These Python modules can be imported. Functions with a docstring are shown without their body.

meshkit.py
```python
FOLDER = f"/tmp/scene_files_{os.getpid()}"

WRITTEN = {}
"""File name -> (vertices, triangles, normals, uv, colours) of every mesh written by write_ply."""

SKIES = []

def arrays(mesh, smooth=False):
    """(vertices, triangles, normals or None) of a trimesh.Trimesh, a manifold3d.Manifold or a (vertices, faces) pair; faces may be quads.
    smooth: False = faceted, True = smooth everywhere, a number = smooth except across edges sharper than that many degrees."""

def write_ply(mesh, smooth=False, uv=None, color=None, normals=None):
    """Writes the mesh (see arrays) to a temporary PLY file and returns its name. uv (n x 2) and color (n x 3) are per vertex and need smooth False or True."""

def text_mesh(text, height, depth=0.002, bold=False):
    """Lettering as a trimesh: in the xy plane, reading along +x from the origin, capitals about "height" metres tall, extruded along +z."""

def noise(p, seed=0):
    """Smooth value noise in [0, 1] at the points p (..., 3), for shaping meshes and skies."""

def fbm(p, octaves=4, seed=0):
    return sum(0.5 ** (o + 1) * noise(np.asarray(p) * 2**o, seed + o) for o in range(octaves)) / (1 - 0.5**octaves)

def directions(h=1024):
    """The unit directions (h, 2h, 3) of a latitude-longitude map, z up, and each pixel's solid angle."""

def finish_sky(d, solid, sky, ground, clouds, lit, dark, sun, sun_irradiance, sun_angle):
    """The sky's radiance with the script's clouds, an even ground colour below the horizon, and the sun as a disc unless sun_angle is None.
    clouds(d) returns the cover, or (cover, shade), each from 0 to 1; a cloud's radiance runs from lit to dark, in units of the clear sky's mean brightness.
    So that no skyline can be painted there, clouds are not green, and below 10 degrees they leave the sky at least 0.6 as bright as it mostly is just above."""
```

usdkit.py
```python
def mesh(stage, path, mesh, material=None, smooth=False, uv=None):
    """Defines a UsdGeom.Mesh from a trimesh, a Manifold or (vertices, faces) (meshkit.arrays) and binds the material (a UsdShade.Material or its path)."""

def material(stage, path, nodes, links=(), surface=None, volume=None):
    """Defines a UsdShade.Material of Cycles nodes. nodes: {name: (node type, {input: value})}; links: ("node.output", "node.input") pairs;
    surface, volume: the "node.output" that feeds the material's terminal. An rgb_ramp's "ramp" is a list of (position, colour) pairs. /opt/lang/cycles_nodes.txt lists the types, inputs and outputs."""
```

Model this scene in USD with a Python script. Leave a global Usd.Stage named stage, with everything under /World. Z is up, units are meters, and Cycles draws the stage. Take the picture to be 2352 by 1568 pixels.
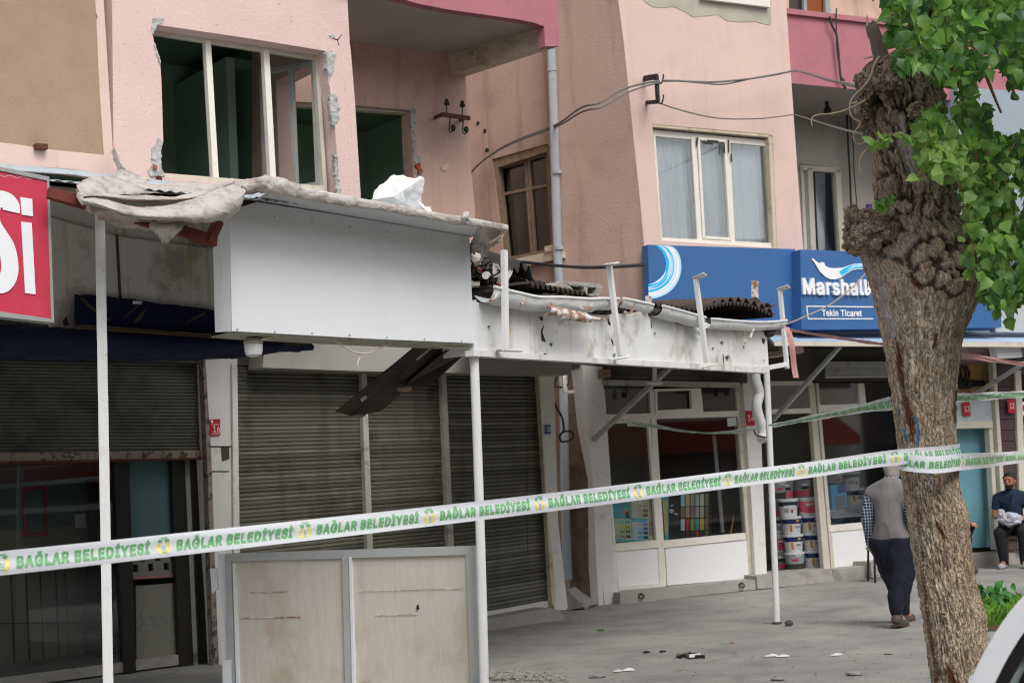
import math, random
import numpy as np
import trimesh, manifold3d, usdkit, meshkit
from shapely.geometry import Polygon, LineString, Point, box as sbox
from shapely.ops import unary_union
from shapely import affinity
from pxr import Usd, UsdGeom, UsdLux, UsdShade, Gf, Sdf, Vt

stage = Usd.Stage.CreateInMemory()
UsdGeom.SetStageUpAxis(stage, UsdGeom.Tokens.z)
UsdGeom.SetStageMetersPerUnit(stage, 1.0)
UsdGeom.Xform.Define(stage, '/World')
UsdGeom.Scope.Define(stage, '/World/Looks')
RNG = np.random.default_rng(7)
random.seed(7)

# ---------------------------------------------------------------- camera, sky, sun, exposure
EXPOSURE, SKY_STRENGTH, SUN_INT = 0.45, 0.12, 0.35
EYE = np.array([0.0, 0.0, 1.65])
ROLL, PITCH, FPX = -0.05554108, 0.09848748, 3267.0        # 50 mm lens, turned a little and tipped up
_cp, _sp, _cr, _sr = math.cos(PITCH), math.sin(PITCH), math.cos(ROLL), math.sin(ROLL)
FWD = np.array([0, _cp, _sp]); _u = np.array([0, -_sp, _cp]); _r = np.array([1.0, 0, 0])
RIGHT = _cr * _r + _sr * _u; UP = -_sr * _r + _cr * _u
cam = UsdGeom.Camera.Define(stage, '/World/camera')
cam.CreateFocalLengthAttr(50.0); cam.CreateHorizontalApertureAttr(2352 / FPX * 50.0)
cam.CreateVerticalApertureAttr(2352 / FPX * 50.0 * 682 / 1024)
cam.CreateClippingRangeAttr(Gf.Vec2f(0.05, 2000))
cam.CreateFStopAttr(5.0); cam.CreateFocusDistanceAttr(8.5)
cam.CreateExposureAttr(EXPOSURE)
UsdGeom.Xformable(cam).AddTransformOp().Set(Gf.Matrix4d(*RIGHT, 0, *UP, 0, *(-FWD), 0, *EYE, 1))

SUN_DIR = np.array([0.42, -0.62, 0.95]); SUN_DIR = SUN_DIR / np.linalg.norm(SUN_DIR)
SUN_EL = math.asin(SUN_DIR[2]); SUN_ROT = math.atan2(SUN_DIR[0], SUN_DIR[1])
dome = UsdLux.DomeLight.Define(stage, '/World/sky')
dome.GetPrim().SetCustomDataByKey('kind', 'structure')
sky = usdkit.material(stage, '/World/Looks/overcast_sky', {
    'tc': ('texture_coordinate', {}),
    'sky': ('sky_texture', {'sky_type': 'single_scattering', 'sun_disc': False, 'sun_elevation': SUN_EL, 'sun_rotation': SUN_ROT, 'aerosol_density': 3.0}),
    'grey': ('hsv', {'saturation': 0.22, 'value': 1.0}),
    'n': ('noise_texture', {'scale': 2.2, 'detail': 5, 'roughness': 0.55}),
    'r': ('rgb_ramp', {'ramp': [(0.3, (.82, .84, .87)), (0.7, (1.12, 1.11, 1.1))]}),
    'm': ('mix_color', {'blend_type': 'multiply', 'fac': 1.0, 'use_clamp': False}),
    'bg': ('background_shader', {'strength': SKY_STRENGTH})},
    [('tc.generated', 'n.vector'), ('sky.color', 'grey.color'), ('n.fac', 'r.fac'), ('grey.color', 'm.a'), ('r.color', 'm.b'), ('m.result', 'bg.color')], surface='bg.background')
UsdShade.MaterialBindingAPI.Apply(dome.GetPrim()).Bind(sky)
sun = UsdLux.DistantLight.Define(stage, '/World/sun')
sun.CreateIntensityAttr(SUN_INT); sun.CreateNormalizeAttr(True); sun.CreateAngleAttr(35.0); sun.CreateColorAttr(Gf.Vec3f(1, .97, .93))
_m = Gf.Matrix4d(); _m.SetRotate(Gf.Rotation(Gf.Vec3d(0, 0, 1), Gf.Vec3d(*SUN_DIR)))
UsdGeom.Xformable(sun).AddTransformOp().Set(_m)

# ---------------------------------------------------------------- from the photograph's view to places in the street
def ray(x, y):
    return (x - 1176) / FPX * RIGHT - (y - 784) / FPX * UP + FWD
def at_y(x, y, Y):
    d = ray(x, y); return d * (Y / d[1]) + EYE
def at_z(x, y, z=0.0):
    d = ray(x, y); return d * ((z - EYE[2]) / d[2]) + EYE
def zt(x0, y0, s):                                       # converts points measured in an enlarged detail
    return lambda *p: [((x0 + a / s) / 1.74150, (y0 + b / s) / 1.74171) for a, b in p]

class PL:
    """An upright plane of the street: along (d), up, and towards the viewer (n)."""
    def __init__(s, p, yaw=None, to=None):
        if to is not None: yaw = math.atan2(to[0] - p[0], to[1] - p[1])
        s.o = np.array([p[0], p[1], 0.0]); s.d = np.array([math.sin(yaw), math.cos(yaw), 0]); s.n = np.array([math.cos(yaw), -math.sin(yaw), 0])
        s.M = np.eye(4); s.M[:3, 0] = s.d; s.M[:3, 1] = [0, 0, 1]; s.M[:3, 2] = s.n; s.M[:3, 3] = s.o
    def off(s, k):
        q = PL.__new__(PL); q.o = s.o + s.n * k; q.d = s.d; q.n = s.n; q.M = s.M.copy(); q.M[:3, 3] = q.o; return q
    def w(s, a, z, n=0.0): return s.o + s.d * a + s.n * n + np.array([0, 0, z])
    def hit(s, x, y, k=0.0):
        d = ray(x, y); t = ((s.o + s.n * k - EYE) @ s.n) / (d @ s.n); return EYE + t * d
    def sz(s, x, y, k=0.0):
        p = s.hit(x, y, k) - s.o; return (p @ s.d, p[2])
    def put(s, mesh):
        m = mesh.copy(); m.apply_transform(s.M); return m
    def poly(s, px, k=0.0): return Polygon([s.sz(x, y, k) for x, y in px]).buffer(0)
    def slab(s, px, t, k=0.0, holes=()):
        """A flat piece whose face lies k in front of the plane and which is t thick behind that face."""
        g = px if isinstance(px, (Polygon,)) or hasattr(px, 'geoms') else s.poly(px, k)
        for h in holes: g = g.difference(h if hasattr(h, 'area') else s.poly(h, k))
        out = []
        for q in getattr(g, 'geoms', [g]):
            if q.area > 1e-7:
                m = trimesh.creation.extrude_polygon(q, t, engine='earcut'); m.apply_translation([0, 0, k - t]); out.append(m)
        return s.put(cat(out))
    def rect(s, a0, a1, z0, z1, t, k=0.0, c=0.0):
        m = cbox((abs(a1 - a0), abs(z1 - z0), t), c); m.apply_translation([(a0 + a1) / 2, (z0 + z1) / 2, k - t / 2]); return s.put(m)
    def strip(s, p0, p1, w, t, k=0.0, c=0.003):
        """A bar lying in the plane from pixel p0 to pixel p1, w wide, t deep."""
        a = np.array(s.sz(*p0, k)); b = np.array(s.sz(*p1, k)); L = np.linalg.norm(b - a)
        m = cbox((L, w, t), c); m.apply_transform(trimesh.transformations.rotation_matrix(math.atan2(b[1] - a[1], b[0] - a[0]), [0, 0, 1]))
        m.apply_translation([(a[0] + b[0]) / 2, (a[1] + b[1]) / 2, k - t / 2]); return s.put(m)

# ---------------------------------------------------------------- shapes
def cat(ms): return trimesh.util.concatenate([m for m in ms if m is not None]) if len(ms) > 1 else ms[0]
_cb = {}
def cbox(size, c=0.0):
    x, y, z = (max(v, 1e-4) / 2 for v in size)
    if c <= 0: return trimesh.creation.box((2 * x, 2 * y, 2 * z))
    c = min(c, .45 * min(x, y, z) * 2)
    P = [(sx * (x - (c if k != 0 else 0)), sy * (y - (c if k != 1 else 0)), sz * (z - (c if k != 2 else 0))) for sx in (-1, 1) for sy in (-1, 1) for sz in (-1, 1) for k in range(3)]
    return trimesh.convex.convex_hull(np.array(P))
def hull(P): return trimesh.convex.convex_hull(np.asarray(P, float))
def unit(v): v = np.asarray(v, float); return v / max(np.linalg.norm(v), 1e-12)
def bar(p0, p1, w, d, side=(1, 0, 0), c=0.003):
    """A square-edged bar from p0 to p1; w across 'side', d across the other way."""
    p0, p1 = np.asarray(p0, float), np.asarray(p1, float); ax = p1 - p0; L = np.linalg.norm(ax); ax = ax / L
    sd = np.asarray(side, float); sd = unit(sd - ax * (sd @ ax)); o = np.cross(ax, sd)
    m = cbox((w, d, L), c); M = np.eye(4); M[:3, 0] = sd; M[:3, 1] = o; M[:3, 2] = ax; M[:3, 3] = (p0 + p1) / 2
    m.apply_transform(M); return m
def prism(pts, v):
    """A flat outline in space made solid along v."""
    pts = np.asarray(pts, float); n = len(pts); v = np.asarray(v, float)
    e0 = unit(pts[1] - pts[0]); nn = np.zeros(3)
    for i in range(n): nn = nn + np.cross(pts[i] - pts[0], pts[(i + 1) % n] - pts[0])
    nn = unit(nn); e1 = np.cross(nn, e0)
    p2 = np.stack([(pts - pts[0]) @ e0, (pts - pts[0]) @ e1], 1)
    m = trimesh.creation.triangulate_polygon(Polygon(p2), engine='earcut') if n > 4 else (p2, np.array([[0, 1, 2], [0, 2, 3]])[:n - 2])
    f = np.asarray(m[1])
    a, b = pts, pts + v
    F = [*f.tolist()] + [[i + n for i in t[::-1]] for t in f.tolist()]
    for i in range(n): j = (i + 1) % n; F += [[j, i, i + n], [j, i + n, j + n]]
    out = trimesh.Trimesh(np.vstack([a, b]), np.array(F), process=False); trimesh.repair.fix_normals(out); return out
def smooth_path(pts, n):
    from scipy.interpolate import PchipInterpolator, CubicSpline
    pts = np.asarray(pts, float); t = np.r_[0, np.cumsum(np.linalg.norm(np.diff(pts, axis=0), axis=1))]
    return CubicSpline(t, pts, axis=0)(np.linspace(0, t[-1], n)) if len(pts) > 2 else pts[0] + (pts[-1] - pts[0]) * np.linspace(0, 1, n)[:, None]
def tube(pts, r, n=8, caps=True):
    pts = np.asarray(pts, float); N = len(pts); rr = np.full(N, r) if np.ndim(r) == 0 else np.interp(np.linspace(0, 1, N), np.linspace(0, 1, len(r)), r)
    T = np.gradient(pts, axis=0); T = T / np.maximum(np.linalg.norm(T, axis=1, keepdims=True), 1e-9)
    a = unit(np.cross(T[0], [0, 0, 1] if abs(T[0][2]) < .9 else [1, 0, 0])); V = []
    for i in range(N):
        a = unit(a - T[i] * (a @ T[i])); b = np.cross(T[i], a)
        th = np.arange(n) * 2 * math.pi / n
        V.append(pts[i] + rr[i] * (np.cos(th)[:, None] * a + np.sin(th)[:, None] * b))
    V = np.vstack(V); F = []
    for i in range(N - 1):
        for k in range(n):
            q = i * n + k; w = i * n + (k + 1) % n; F += [[q, w, w + n], [q, w + n, q + n]]
    if caps:
        c0, c1 = len(V), len(V) + 1; V = np.vstack([V, pts[0], pts[-1]]); e = (N - 1) * n
        for k in range(n): F += [[c0, (k + 1) % n, k], [c1, e + k, e + (k + 1) % n]]
    return trimesh.Trimesh(V, np.array(F), process=False)
def lathe(prof, n=24):
    """Revolves (radius, height) pairs about z."""
    prof = np.asarray(prof, float); th = np.arange(n) * 2 * math.pi / n
    V = np.vstack([np.stack([r * np.cos(th), r * np.sin(th), np.full(n, z)], 1) for r, z in prof]); F = []
    for i in range(len(prof) - 1):
        for k in range(n):
            q = i * n + k; w = i * n + (k + 1) % n; F += [[q, w, w + n], [q, w + n, q + n]]
    m = trimesh.Trimesh(V, np.array(F), process=False); m.merge_vertices(); m.update_faces(m.nondegenerate_faces()); return m
def grid_mesh(G, thick=0.0):
    """A sheet from an (n, m, 3) array of points, optionally with thickness."""
    n, m = G.shape[:2]; V = G.reshape(-1, 3); I = np.arange(n * m).reshape(n, m)
    q = np.stack([I[:-1, :-1], I[1:, :-1], I[1:, 1:], I[:-1, 1:]], -1).reshape(-1, 4)
    F = np.vstack([q[:, [0, 1, 2]], q[:, [0, 2, 3]]])
    if thick <= 0: return trimesh.Trimesh(V, F, process=False)
    nr = trimesh.Trimesh(V, F, process=False).vertex_normals; K = n * m
    b = np.r_[I[0, :], I[1:, -1], I[-1, -2::-1], I[-2:0:-1, 0]]; c = np.roll(b, -1)
    S = np.vstack([np.stack([b, c, c + K], 1), np.stack([b, c + K, b + K], 1)])
    out = trimesh.Trimesh(np.vstack([V, V - nr * thick]), np.vstack([F, F[:, ::-1] + K, S]), process=False)
    trimesh.repair.fix_normals(out); return out
def loft(curves, nu=60, nv=24, thick=0.004, wr=0.0, wscale=9.0, seed=0):
    """A cloth-like sheet through a list of curves (each a list of points in space)."""
    from scipy.interpolate import CubicSpline, PchipInterpolator
    C = np.stack([smooth_path(c, nu) for c in curves])
    t = np.linspace(0, 1, len(curves)); f = CubicSpline(t, C, axis=0) if len(curves) > 3 else PchipInterpolator(t, C, axis=0)
    G = f(np.linspace(0, 1, nv))
    if wr:
        nr = grid_mesh(G).vertex_normals.reshape(G.shape); q = G * np.array([wscale, wscale, wscale])
        G = G + nr * ((meshkit.fbm(q, 3, seed) - .5) * 1.0 * wr + (1 - np.abs(2 * meshkit.noise(q * 1.3 + 2 * meshkit.fbm(q, 2, seed + 2)[..., None], seed + 5) - 1))** 6 * wr * 1.1)[..., None]
    return grid_mesh(G, thick)
def jitter(px, amp=2.0, step=4.0, seed=0):
    """A picture outline with broken, uneven edges."""
    r_ = np.random.default_rng(seed); out = []
    for (x0, y0), (x1, y1) in zip(px, list(px[1:]) + [px[0]]):
        n = max(1, int(math.hypot(x1 - x0, y1 - y0) / step))
        for i in range(n): out.append((x0 + (x1 - x0) * i / n + r_.normal(0, amp) * (i > 0), y0 + (y1 - y0) * i / n + r_.normal(0, amp) * (i > 0)))
    return out
def rough(mesh, amp, scale, sub=0.0, seed=0):
    if sub: 
        v, f = trimesh.remesh.subdivide_to_size(mesh.vertices, mesh.faces, sub, max_iter=12); mesh = trimesh.Trimesh(v, f); mesh.merge_vertices()
    m = mesh.copy(); m.vertices = m.vertices + m.vertex_normals * ((meshkit.fbm(m.vertices * scale, 4, seed) - .5) * 2 * amp)[:, None]; return m
def blob(P, r, sub=3, amp=.2, scale=3.0, seed=0, squash=(1, 1, 1)):
    m = trimesh.creation.icosphere(sub); v = m.vertices; m.vertices = v * (1 + (meshkit.fbm(v * scale + seed * 7.3, 4, seed) - .5)[:, None] * 2 * amp) * r * np.array(squash) + np.asarray(P); return m
def letters(text, h, depth, bold=True, wide=1.0, slant=0.0):
    m = meshkit.text_mesh(text, h, depth, bold); M = np.eye(4); M[0, 0] = wide; M[0, 1] = slant; m.apply_transform(M); return m

def heavy(text, h, depth, stroke=6, slant=0.0):
    """Very bold lettering (Turkish letters too) as a flat extruded mesh, capitals about h tall."""
    import glob
    from PIL import Image, ImageDraw, ImageFont
    ft_ = ImageFont.truetype(glob.glob("/opt/blender-*/*/datafiles/fonts/Inter.woff2")[0], 96); x0, out = 4, []
    W = int(ft_.getlength(text)) + 16 * len(text) + 40; im = Image.new('L', (W, 190)); dr = ImageDraw.Draw(im); x = 16
    for ch in text: dr.text((x, 140), ch, 255, ft_, anchor='ls', stroke_width=stroke); x += ft_.getlength(ch) + stroke * 1.7
    on = np.pad(np.asarray(im) > 127, ((0, 0), (1, 1))).astype(np.int8); r_, s_ = np.nonzero(np.diff(on, axis=1) == 1); e_ = np.nonzero(np.diff(on, axis=1) == -1)[1]
    from shapely import box as bx_
    g = unary_union(bx_(s_, 140 - r_ - 1, e_, 140 - r_)).buffer(.6).buffer(-.6).simplify(.7); k = h / (70.0 + 2 * stroke)
    g = affinity.affine_transform(g, [k, k * slant, 0, k, 0, stroke * k]); return cat([trimesh.creation.extrude_polygon(q, depth, engine='earcut') for q in getattr(g, 'geoms', [g])])

# ---------------------------------------------------------------- things and parts
_used = {}
def path_for(parent, name):
    k = (parent, name); n = _used.get(k, 0); _used[k] = n + 1
    return f'{parent}/{name}' + (f'_{n:03d}' if n else '')
_loc = {}
def keys(p, label=None, cat_=None, group=None, kind=None):
    for k, v in (('label', label), ('category', cat_), ('group', group), ('kind', kind)):
        if v: p.SetCustomDataByKey(k, v)
def thing(name, label, category, loc=(0, 0, 0), group=None, kind=None):
    p = path_for('/World', name); x = UsdGeom.Xform.Define(stage, p); x.AddTranslateOp().Set(Gf.Vec3d(*map(float, loc)))
    _loc[p] = np.asarray(loc, float); keys(x.GetPrim(), label, category, group, kind); return p
def part(parent, name, mesh, m, smooth=False, label=None, kind=None):
    p = path_for(parent, name); top = '/'.join(parent.split('/')[:3]); L = _loc.get(top, np.zeros(3))
    if isinstance(mesh, list): mesh = cat(mesh)
    mesh = mesh.copy(); mesh.apply_translation(-L)
    g = usdkit.mesh(stage, p, mesh, m, smooth=smooth); keys(g.GetPrim(), label, None, None, kind); return p
def holder(parent, name, label=None):
    p = path_for(parent, name); x = UsdGeom.Xform.Define(stage, p); keys(x.GetPrim(), label); return p
def single(name, label, category, mesh, m, smooth=False, group=None, kind=None):
    p = path_for('/World', name)
    if isinstance(mesh, list): mesh = cat(mesh)
    loc = np.array([*mesh.bounds.mean(0)[:2], mesh.bounds[0][2]]); mm = mesh.copy(); mm.apply_translation(-loc)
    g = usdkit.mesh(stage, p, mm, m, smooth=smooth); UsdGeom.Xformable(g).AddTranslateOp().Set(Gf.Vec3d(*map(float, loc)))
    keys(g.GetPrim(), label, category, group, kind); _loc[p] = loc; return p
def copy_of(src, name, loc, rotz=0.0, label=None, category=None, group=None, tilt=(0, 0)):
    p = path_for('/World', name); x = UsdGeom.Xform.Define(stage, p)
    x.AddTranslateOp().Set(Gf.Vec3d(*map(float, loc))); x.AddRotateXYZOp().Set(Gf.Vec3f(tilt[0], tilt[1], rotz))
    x.GetPrim().GetReferences().AddInternalReference(src); x.GetPrim().SetInstanceable(True)
    keys(x.GetPrim(), label, category, group); return p

# ---------------------------------------------------------------- materials
def lin(c):
    if isinstance(c, str): c = [int(c[i:i + 2], 16) / 255 for i in (1, 3, 5)]; c = [v / 12.92 if v < .04045 else ((v + .055) / 1.055)** 2.4 for v in c]
    return tuple(float(v) for v in c)
def mat(name, base, rough=.6, var=.12, scale=2.5, dirt=None, streak=None, spots=None, bump=.0, bscale=60, metal=0.0, spec=.35, sheen=0, coat=0, stretch=(1, 1, 1), bstretch=(1, 1, 1), detail=5):
    """A procedural surface: an uneven base colour, optional dirt (colour, amount, scale), running streaks and spots, fine relief."""
    b = np.array(lin(base))
    N = {'g': ('geometry', {}), 'mp': ('mapping', {'scale': tuple(stretch)}),
         'n1': ('noise_texture', {'scale': scale, 'detail': detail, 'roughness': .6}),
         'r1': ('rgb_ramp', {'ramp': [(.28, tuple(np.clip(b * (1 - var), 0, 1))), (.5, tuple(b)), (.74, tuple(np.clip(b * (1 + var * .8), 0, .95)))]}),
         'p': ('principled_bsdf', {'roughness': rough, 'metallic': metal, 'specular_ior_level': spec, 'coat_weight': coat})}
    L = [('g.position', 'mp.vector'), ('mp.vector', 'n1.vector'), ('n1.fac', 'r1.fac')]; out = 'r1.color'
    for i, (tag, d, st) in enumerate((('dirt', dirt, (1, 1, 1)), ('streak', streak, (1, 1, .07)), ('spots', spots, (1, 1, 1)))):
        if not d: continue
        col, amt, sc = d[:3]; lo = d[3] if len(d) > 3 else .5; w = d[4] if len(d) > 4 else .18
        N[f'm{i}'] = ('mapping', {'scale': st, 'location': (3.1 * i, 1.7, .4)}); N[f'd{i}'] = ('noise_texture', {'scale': sc, 'detail': 7, 'roughness': .68})
        N[f'q{i}'] = ('map_range', {'from_min': lo, 'from_max': lo + w, 'to_min': 0.0, 'to_max': amt, 'clamp': True})
        N[f'x{i}'] = ('mix_color', {'b': lin(col)})
        L += [('g.position', f'm{i}.vector'), (f'm{i}.vector', f'd{i}.vector'), (f'd{i}.fac', f'q{i}.value'), (f'q{i}.result', f'x{i}.fac'), (out, f'x{i}.a')]; out = f'x{i}.result'
    L.append((out, 'p.base_color'))
    if bump:
        N['bm'] = ('mapping', {'scale': tuple(bstretch)}); N['bn'] = ('noise_texture', {'scale': bscale, 'detail': 6, 'roughness': .65}); N['bp'] = ('bump', {'strength': bump, 'distance': .01})
        L += [('g.position', 'bm.vector'), ('bm.vector', 'bn.vector'), ('bn.fac', 'bp.height'), ('bp.normal', 'p.normal')]
    return usdkit.material(stage, '/World/Looks/' + name, N, L, surface='p.BSDF')
def glass_pane(name, tint=(.9, .95, .93), ior=1.5, rough=.02):
    return usdkit.material(stage, '/World/Looks/' + name, {'f': ('fresnel', {'IOR': ior}), 't': ('transparent_bsdf', {'color': tint}), 'g': ('glossy_bsdf', {'color': (.95, .97, 1), 'roughness': rough}), 'm': ('mix_closure', {})},
        [('f.fac', 'm.fac'), ('t.BSDF', 'm.closure1'), ('g.BSDF', 'm.closure2')], surface='m.closure')
# ================================================================ MATERIALS OF THE SETTING
M = {}
M['pink'] = mat('pink_plaster', '#d6bbb0', .88, .05, 1.2, dirt=('#b09488', .35, 2.2, .52, .25), streak=('#a88d80', .3, 5, .56, .2), bump=.35, bscale=55)
M['pink_rough'] = mat('pink_rough_plaster', '#d8bdb4', .9, .05, 1.5, spots=('#8d7468', .55, 26, .62, .06), bump=.9, bscale=38)
M['pink_dirty'] = mat('pink_dirty_plaster', '#cfae9e', .9, .08, 1.6, dirt=('#8d7766', .55, 1.9, .5, .25), streak=('#8a7464', .5, 4, .53, .2), spots=('#5a4c44', .6, 14, .68, .06), bump=.4, bscale=45)
M['mauve'] = mat('mauve_side_plaster', '#b59a8b', .9, .08, 1.3, dirt=('#80675c', .5, 1.5, .5, .25), streak=('#85725f', .75, 3.2, .52, .16), spots=('#4a3d36', .5, 12, .69, .05), bump=.5, bscale=30)
M['mauve_outer'] = mat('dusty_corner_plaster', '#c2a797', .9, .07, 1.3, dirt=('#94796b', .45, 1.5, .52, .25), streak=('#8f7c69', .5, 2.6, .54, .16), spots=('#5a4c44', .4, 12, .69, .05), bump=.5, bscale=30)
M['tan'] = mat('tan_render', '#a48c74', .95, .09, 3.5, spots=('#85705a', .5, 40, .58, .1), bump=1.0, bscale=70)
M['fascia_pink'] = mat('rose_paint', '#ad6f75', .75, .06, 1.5, dirt=('#8c5a64', .45, 3.5, .54, .2), streak=('#a5606d', .3, 6, .54, .2), bump=.25, bscale=50)
M['soffit'] = mat('soffit_paint', '#b3aaa0', .9, .06, .9, dirt=('#7d746a', .4, 1.4, .5, .3), bump=.2, bscale=30)
M['cream_edge'] = mat('cream_plaster', '#cbbba4', .9, .08, 3, dirt=('#6d6256', .65, 5, .52, .15), bump=.4, bscale=40)
M['chip'] = mat('bare_render', '#b9b8b4', .95, .16, 18, dirt=('#7b756e', .6, 12, .5, .15), bump=1.2, bscale=60)
M['brick_bit'] = mat('brick_chip', '#a85a40', .95, .2, 25, bump=.8, bscale=70)
M['green_wall'] = mat('green_paint', '#9fb9a6', .7, .06, .8, dirt=('#4c6b55', .4, .8, .5, .3))
M['green_dark'] = mat('dark_green_paint', '#748b7b', .7, .06, .8)
M['frame_white'] = mat('white_frame', '#e2ddd2', .5, .04, 6, dirt=('#a09582', .35, 9, .58, .15), bump=.05)
M['frame_cream'] = mat('cream_frame', '#c8c1b2', .55, .06, 6, dirt=('#8f8370', .5, 8, .55, .15))
M['frame_grey'] = mat('grey_frame', '#9a9b98', .5, .05, 6, dirt=('#6d6d68', .4, 9, .55, .15))
M['wood_old'] = mat('old_timber', '#8d7763', .85, .18, 8, dirt=('#4a3d33', .6, 14, .5, .2), stretch=(1, 1, .2), bump=.4)
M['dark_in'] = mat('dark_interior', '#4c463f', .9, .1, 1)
M['white_wall'] = mat('white_painted_pillar', '#dcdad6', .8, .05, 3, dirt=('#a39b90', .5, 4.5, .57, .14), spots=('#5e564d', .7, 17, .68, .04), bump=.3, bscale=35)
M['shutter'] = mat('shutter_metal', '#646258', .5, .1, 2, dirt=('#2c2b27', .8, 1.6, .53, .16), streak=('#4a4942', .6, 5, .5, .2), spots=('#b9b6a8', .35, 30, .66, .05), metal=.25, bump=.1)
M['shutter_dark'] = mat('sooty_shutter_metal', '#5f5e57', .55, .12, 2, dirt=('#2a2926', .8, 1.6, .48, .2), spots=('#a5a296', .5, 26, .67, .04), metal=.2, bump=.1)
_sk = dict(dirt=('#2c2b27', .8, 1.6, .53, .16), streak=('#4a4942', .6, 5, .5, .2), spots=('#b9b6a8', .35, 30, .66, .05), metal=.25, bump=.1)
SHUT = [M['shutter'], mat('shutter_metal_pale', '#737166', .5, .1, 2, **_sk), mat('shutter_metal_worn', '#55534a', .5, .12, 2, **_sk)]
M['rail'] = mat('shutter_rail', '#aeaca1', .55, .08, 5, dirt=('#4f4a42', .6, 7, .54, .14), metal=.1)
M['bottom_bar'] = mat('peeling_bottom_bar', '#8d8176', .7, .15, 9, dirt=('#2d2824', .85, 12, .52, .08), spots=('#cdc8bf', .8, 16, .62, .05), bump=.3)
M['black_frame'] = mat('black_frame', '#1d1b18', .35, .15, 5, spec=.5)
M['teal'] = mat('teal_board', '#587476', .6, .05, 1.5)
M['ivory'] = mat('ivory_board', '#7f7e74', .6, .05, 1.5)
M['ornament'] = mat('grey_ornament', '#8d8d86', .6)
M['glass'] = glass_pane('window_glass', (.78, .82, .8))
M['glass_clear'] = glass_pane('clear_glass', (.96, .975, .97))
M['curtain'] = mat('net_curtain', '#eceff2', .9, .04, 2, streak=('#c9cfd6', .4, 26, .45, .2))
M['grey_sheet'] = mat('grey_sheet_metal', '#b9c2c6', .45, .06, 3, dirt=('#8b8d8c', .5, 5, .52, .15), metal=.15)
M['concrete'] = mat('concrete', '#9d9a94', .92, .1, 2.2, dirt=('#6c665e', .6, 3.2, .52, .18), spots=('#c0bcb4', .5, 30, .64, .05), bump=.5, bscale=45)
M['dirty_base'] = mat('damp_base', '#7b675a', .95, .2, 3, dirt=('#433830', .7, 3, .48, .2), spots=('#8f9098', .6, 9, .62, .06), bump=.6, bscale=30)
M['pave_old'] = mat('old_pavement_concrete', '#8c8b89', .82, .12, .9, dirt=('#7a7064', .75, .6, .5, .16), streak=('#a09d97', .5, 1.6, .55, .2), spots=('#77726b', .5, 9, .66, .07), bump=.3, bscale=60, stretch=(1, 1, 1))
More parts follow.
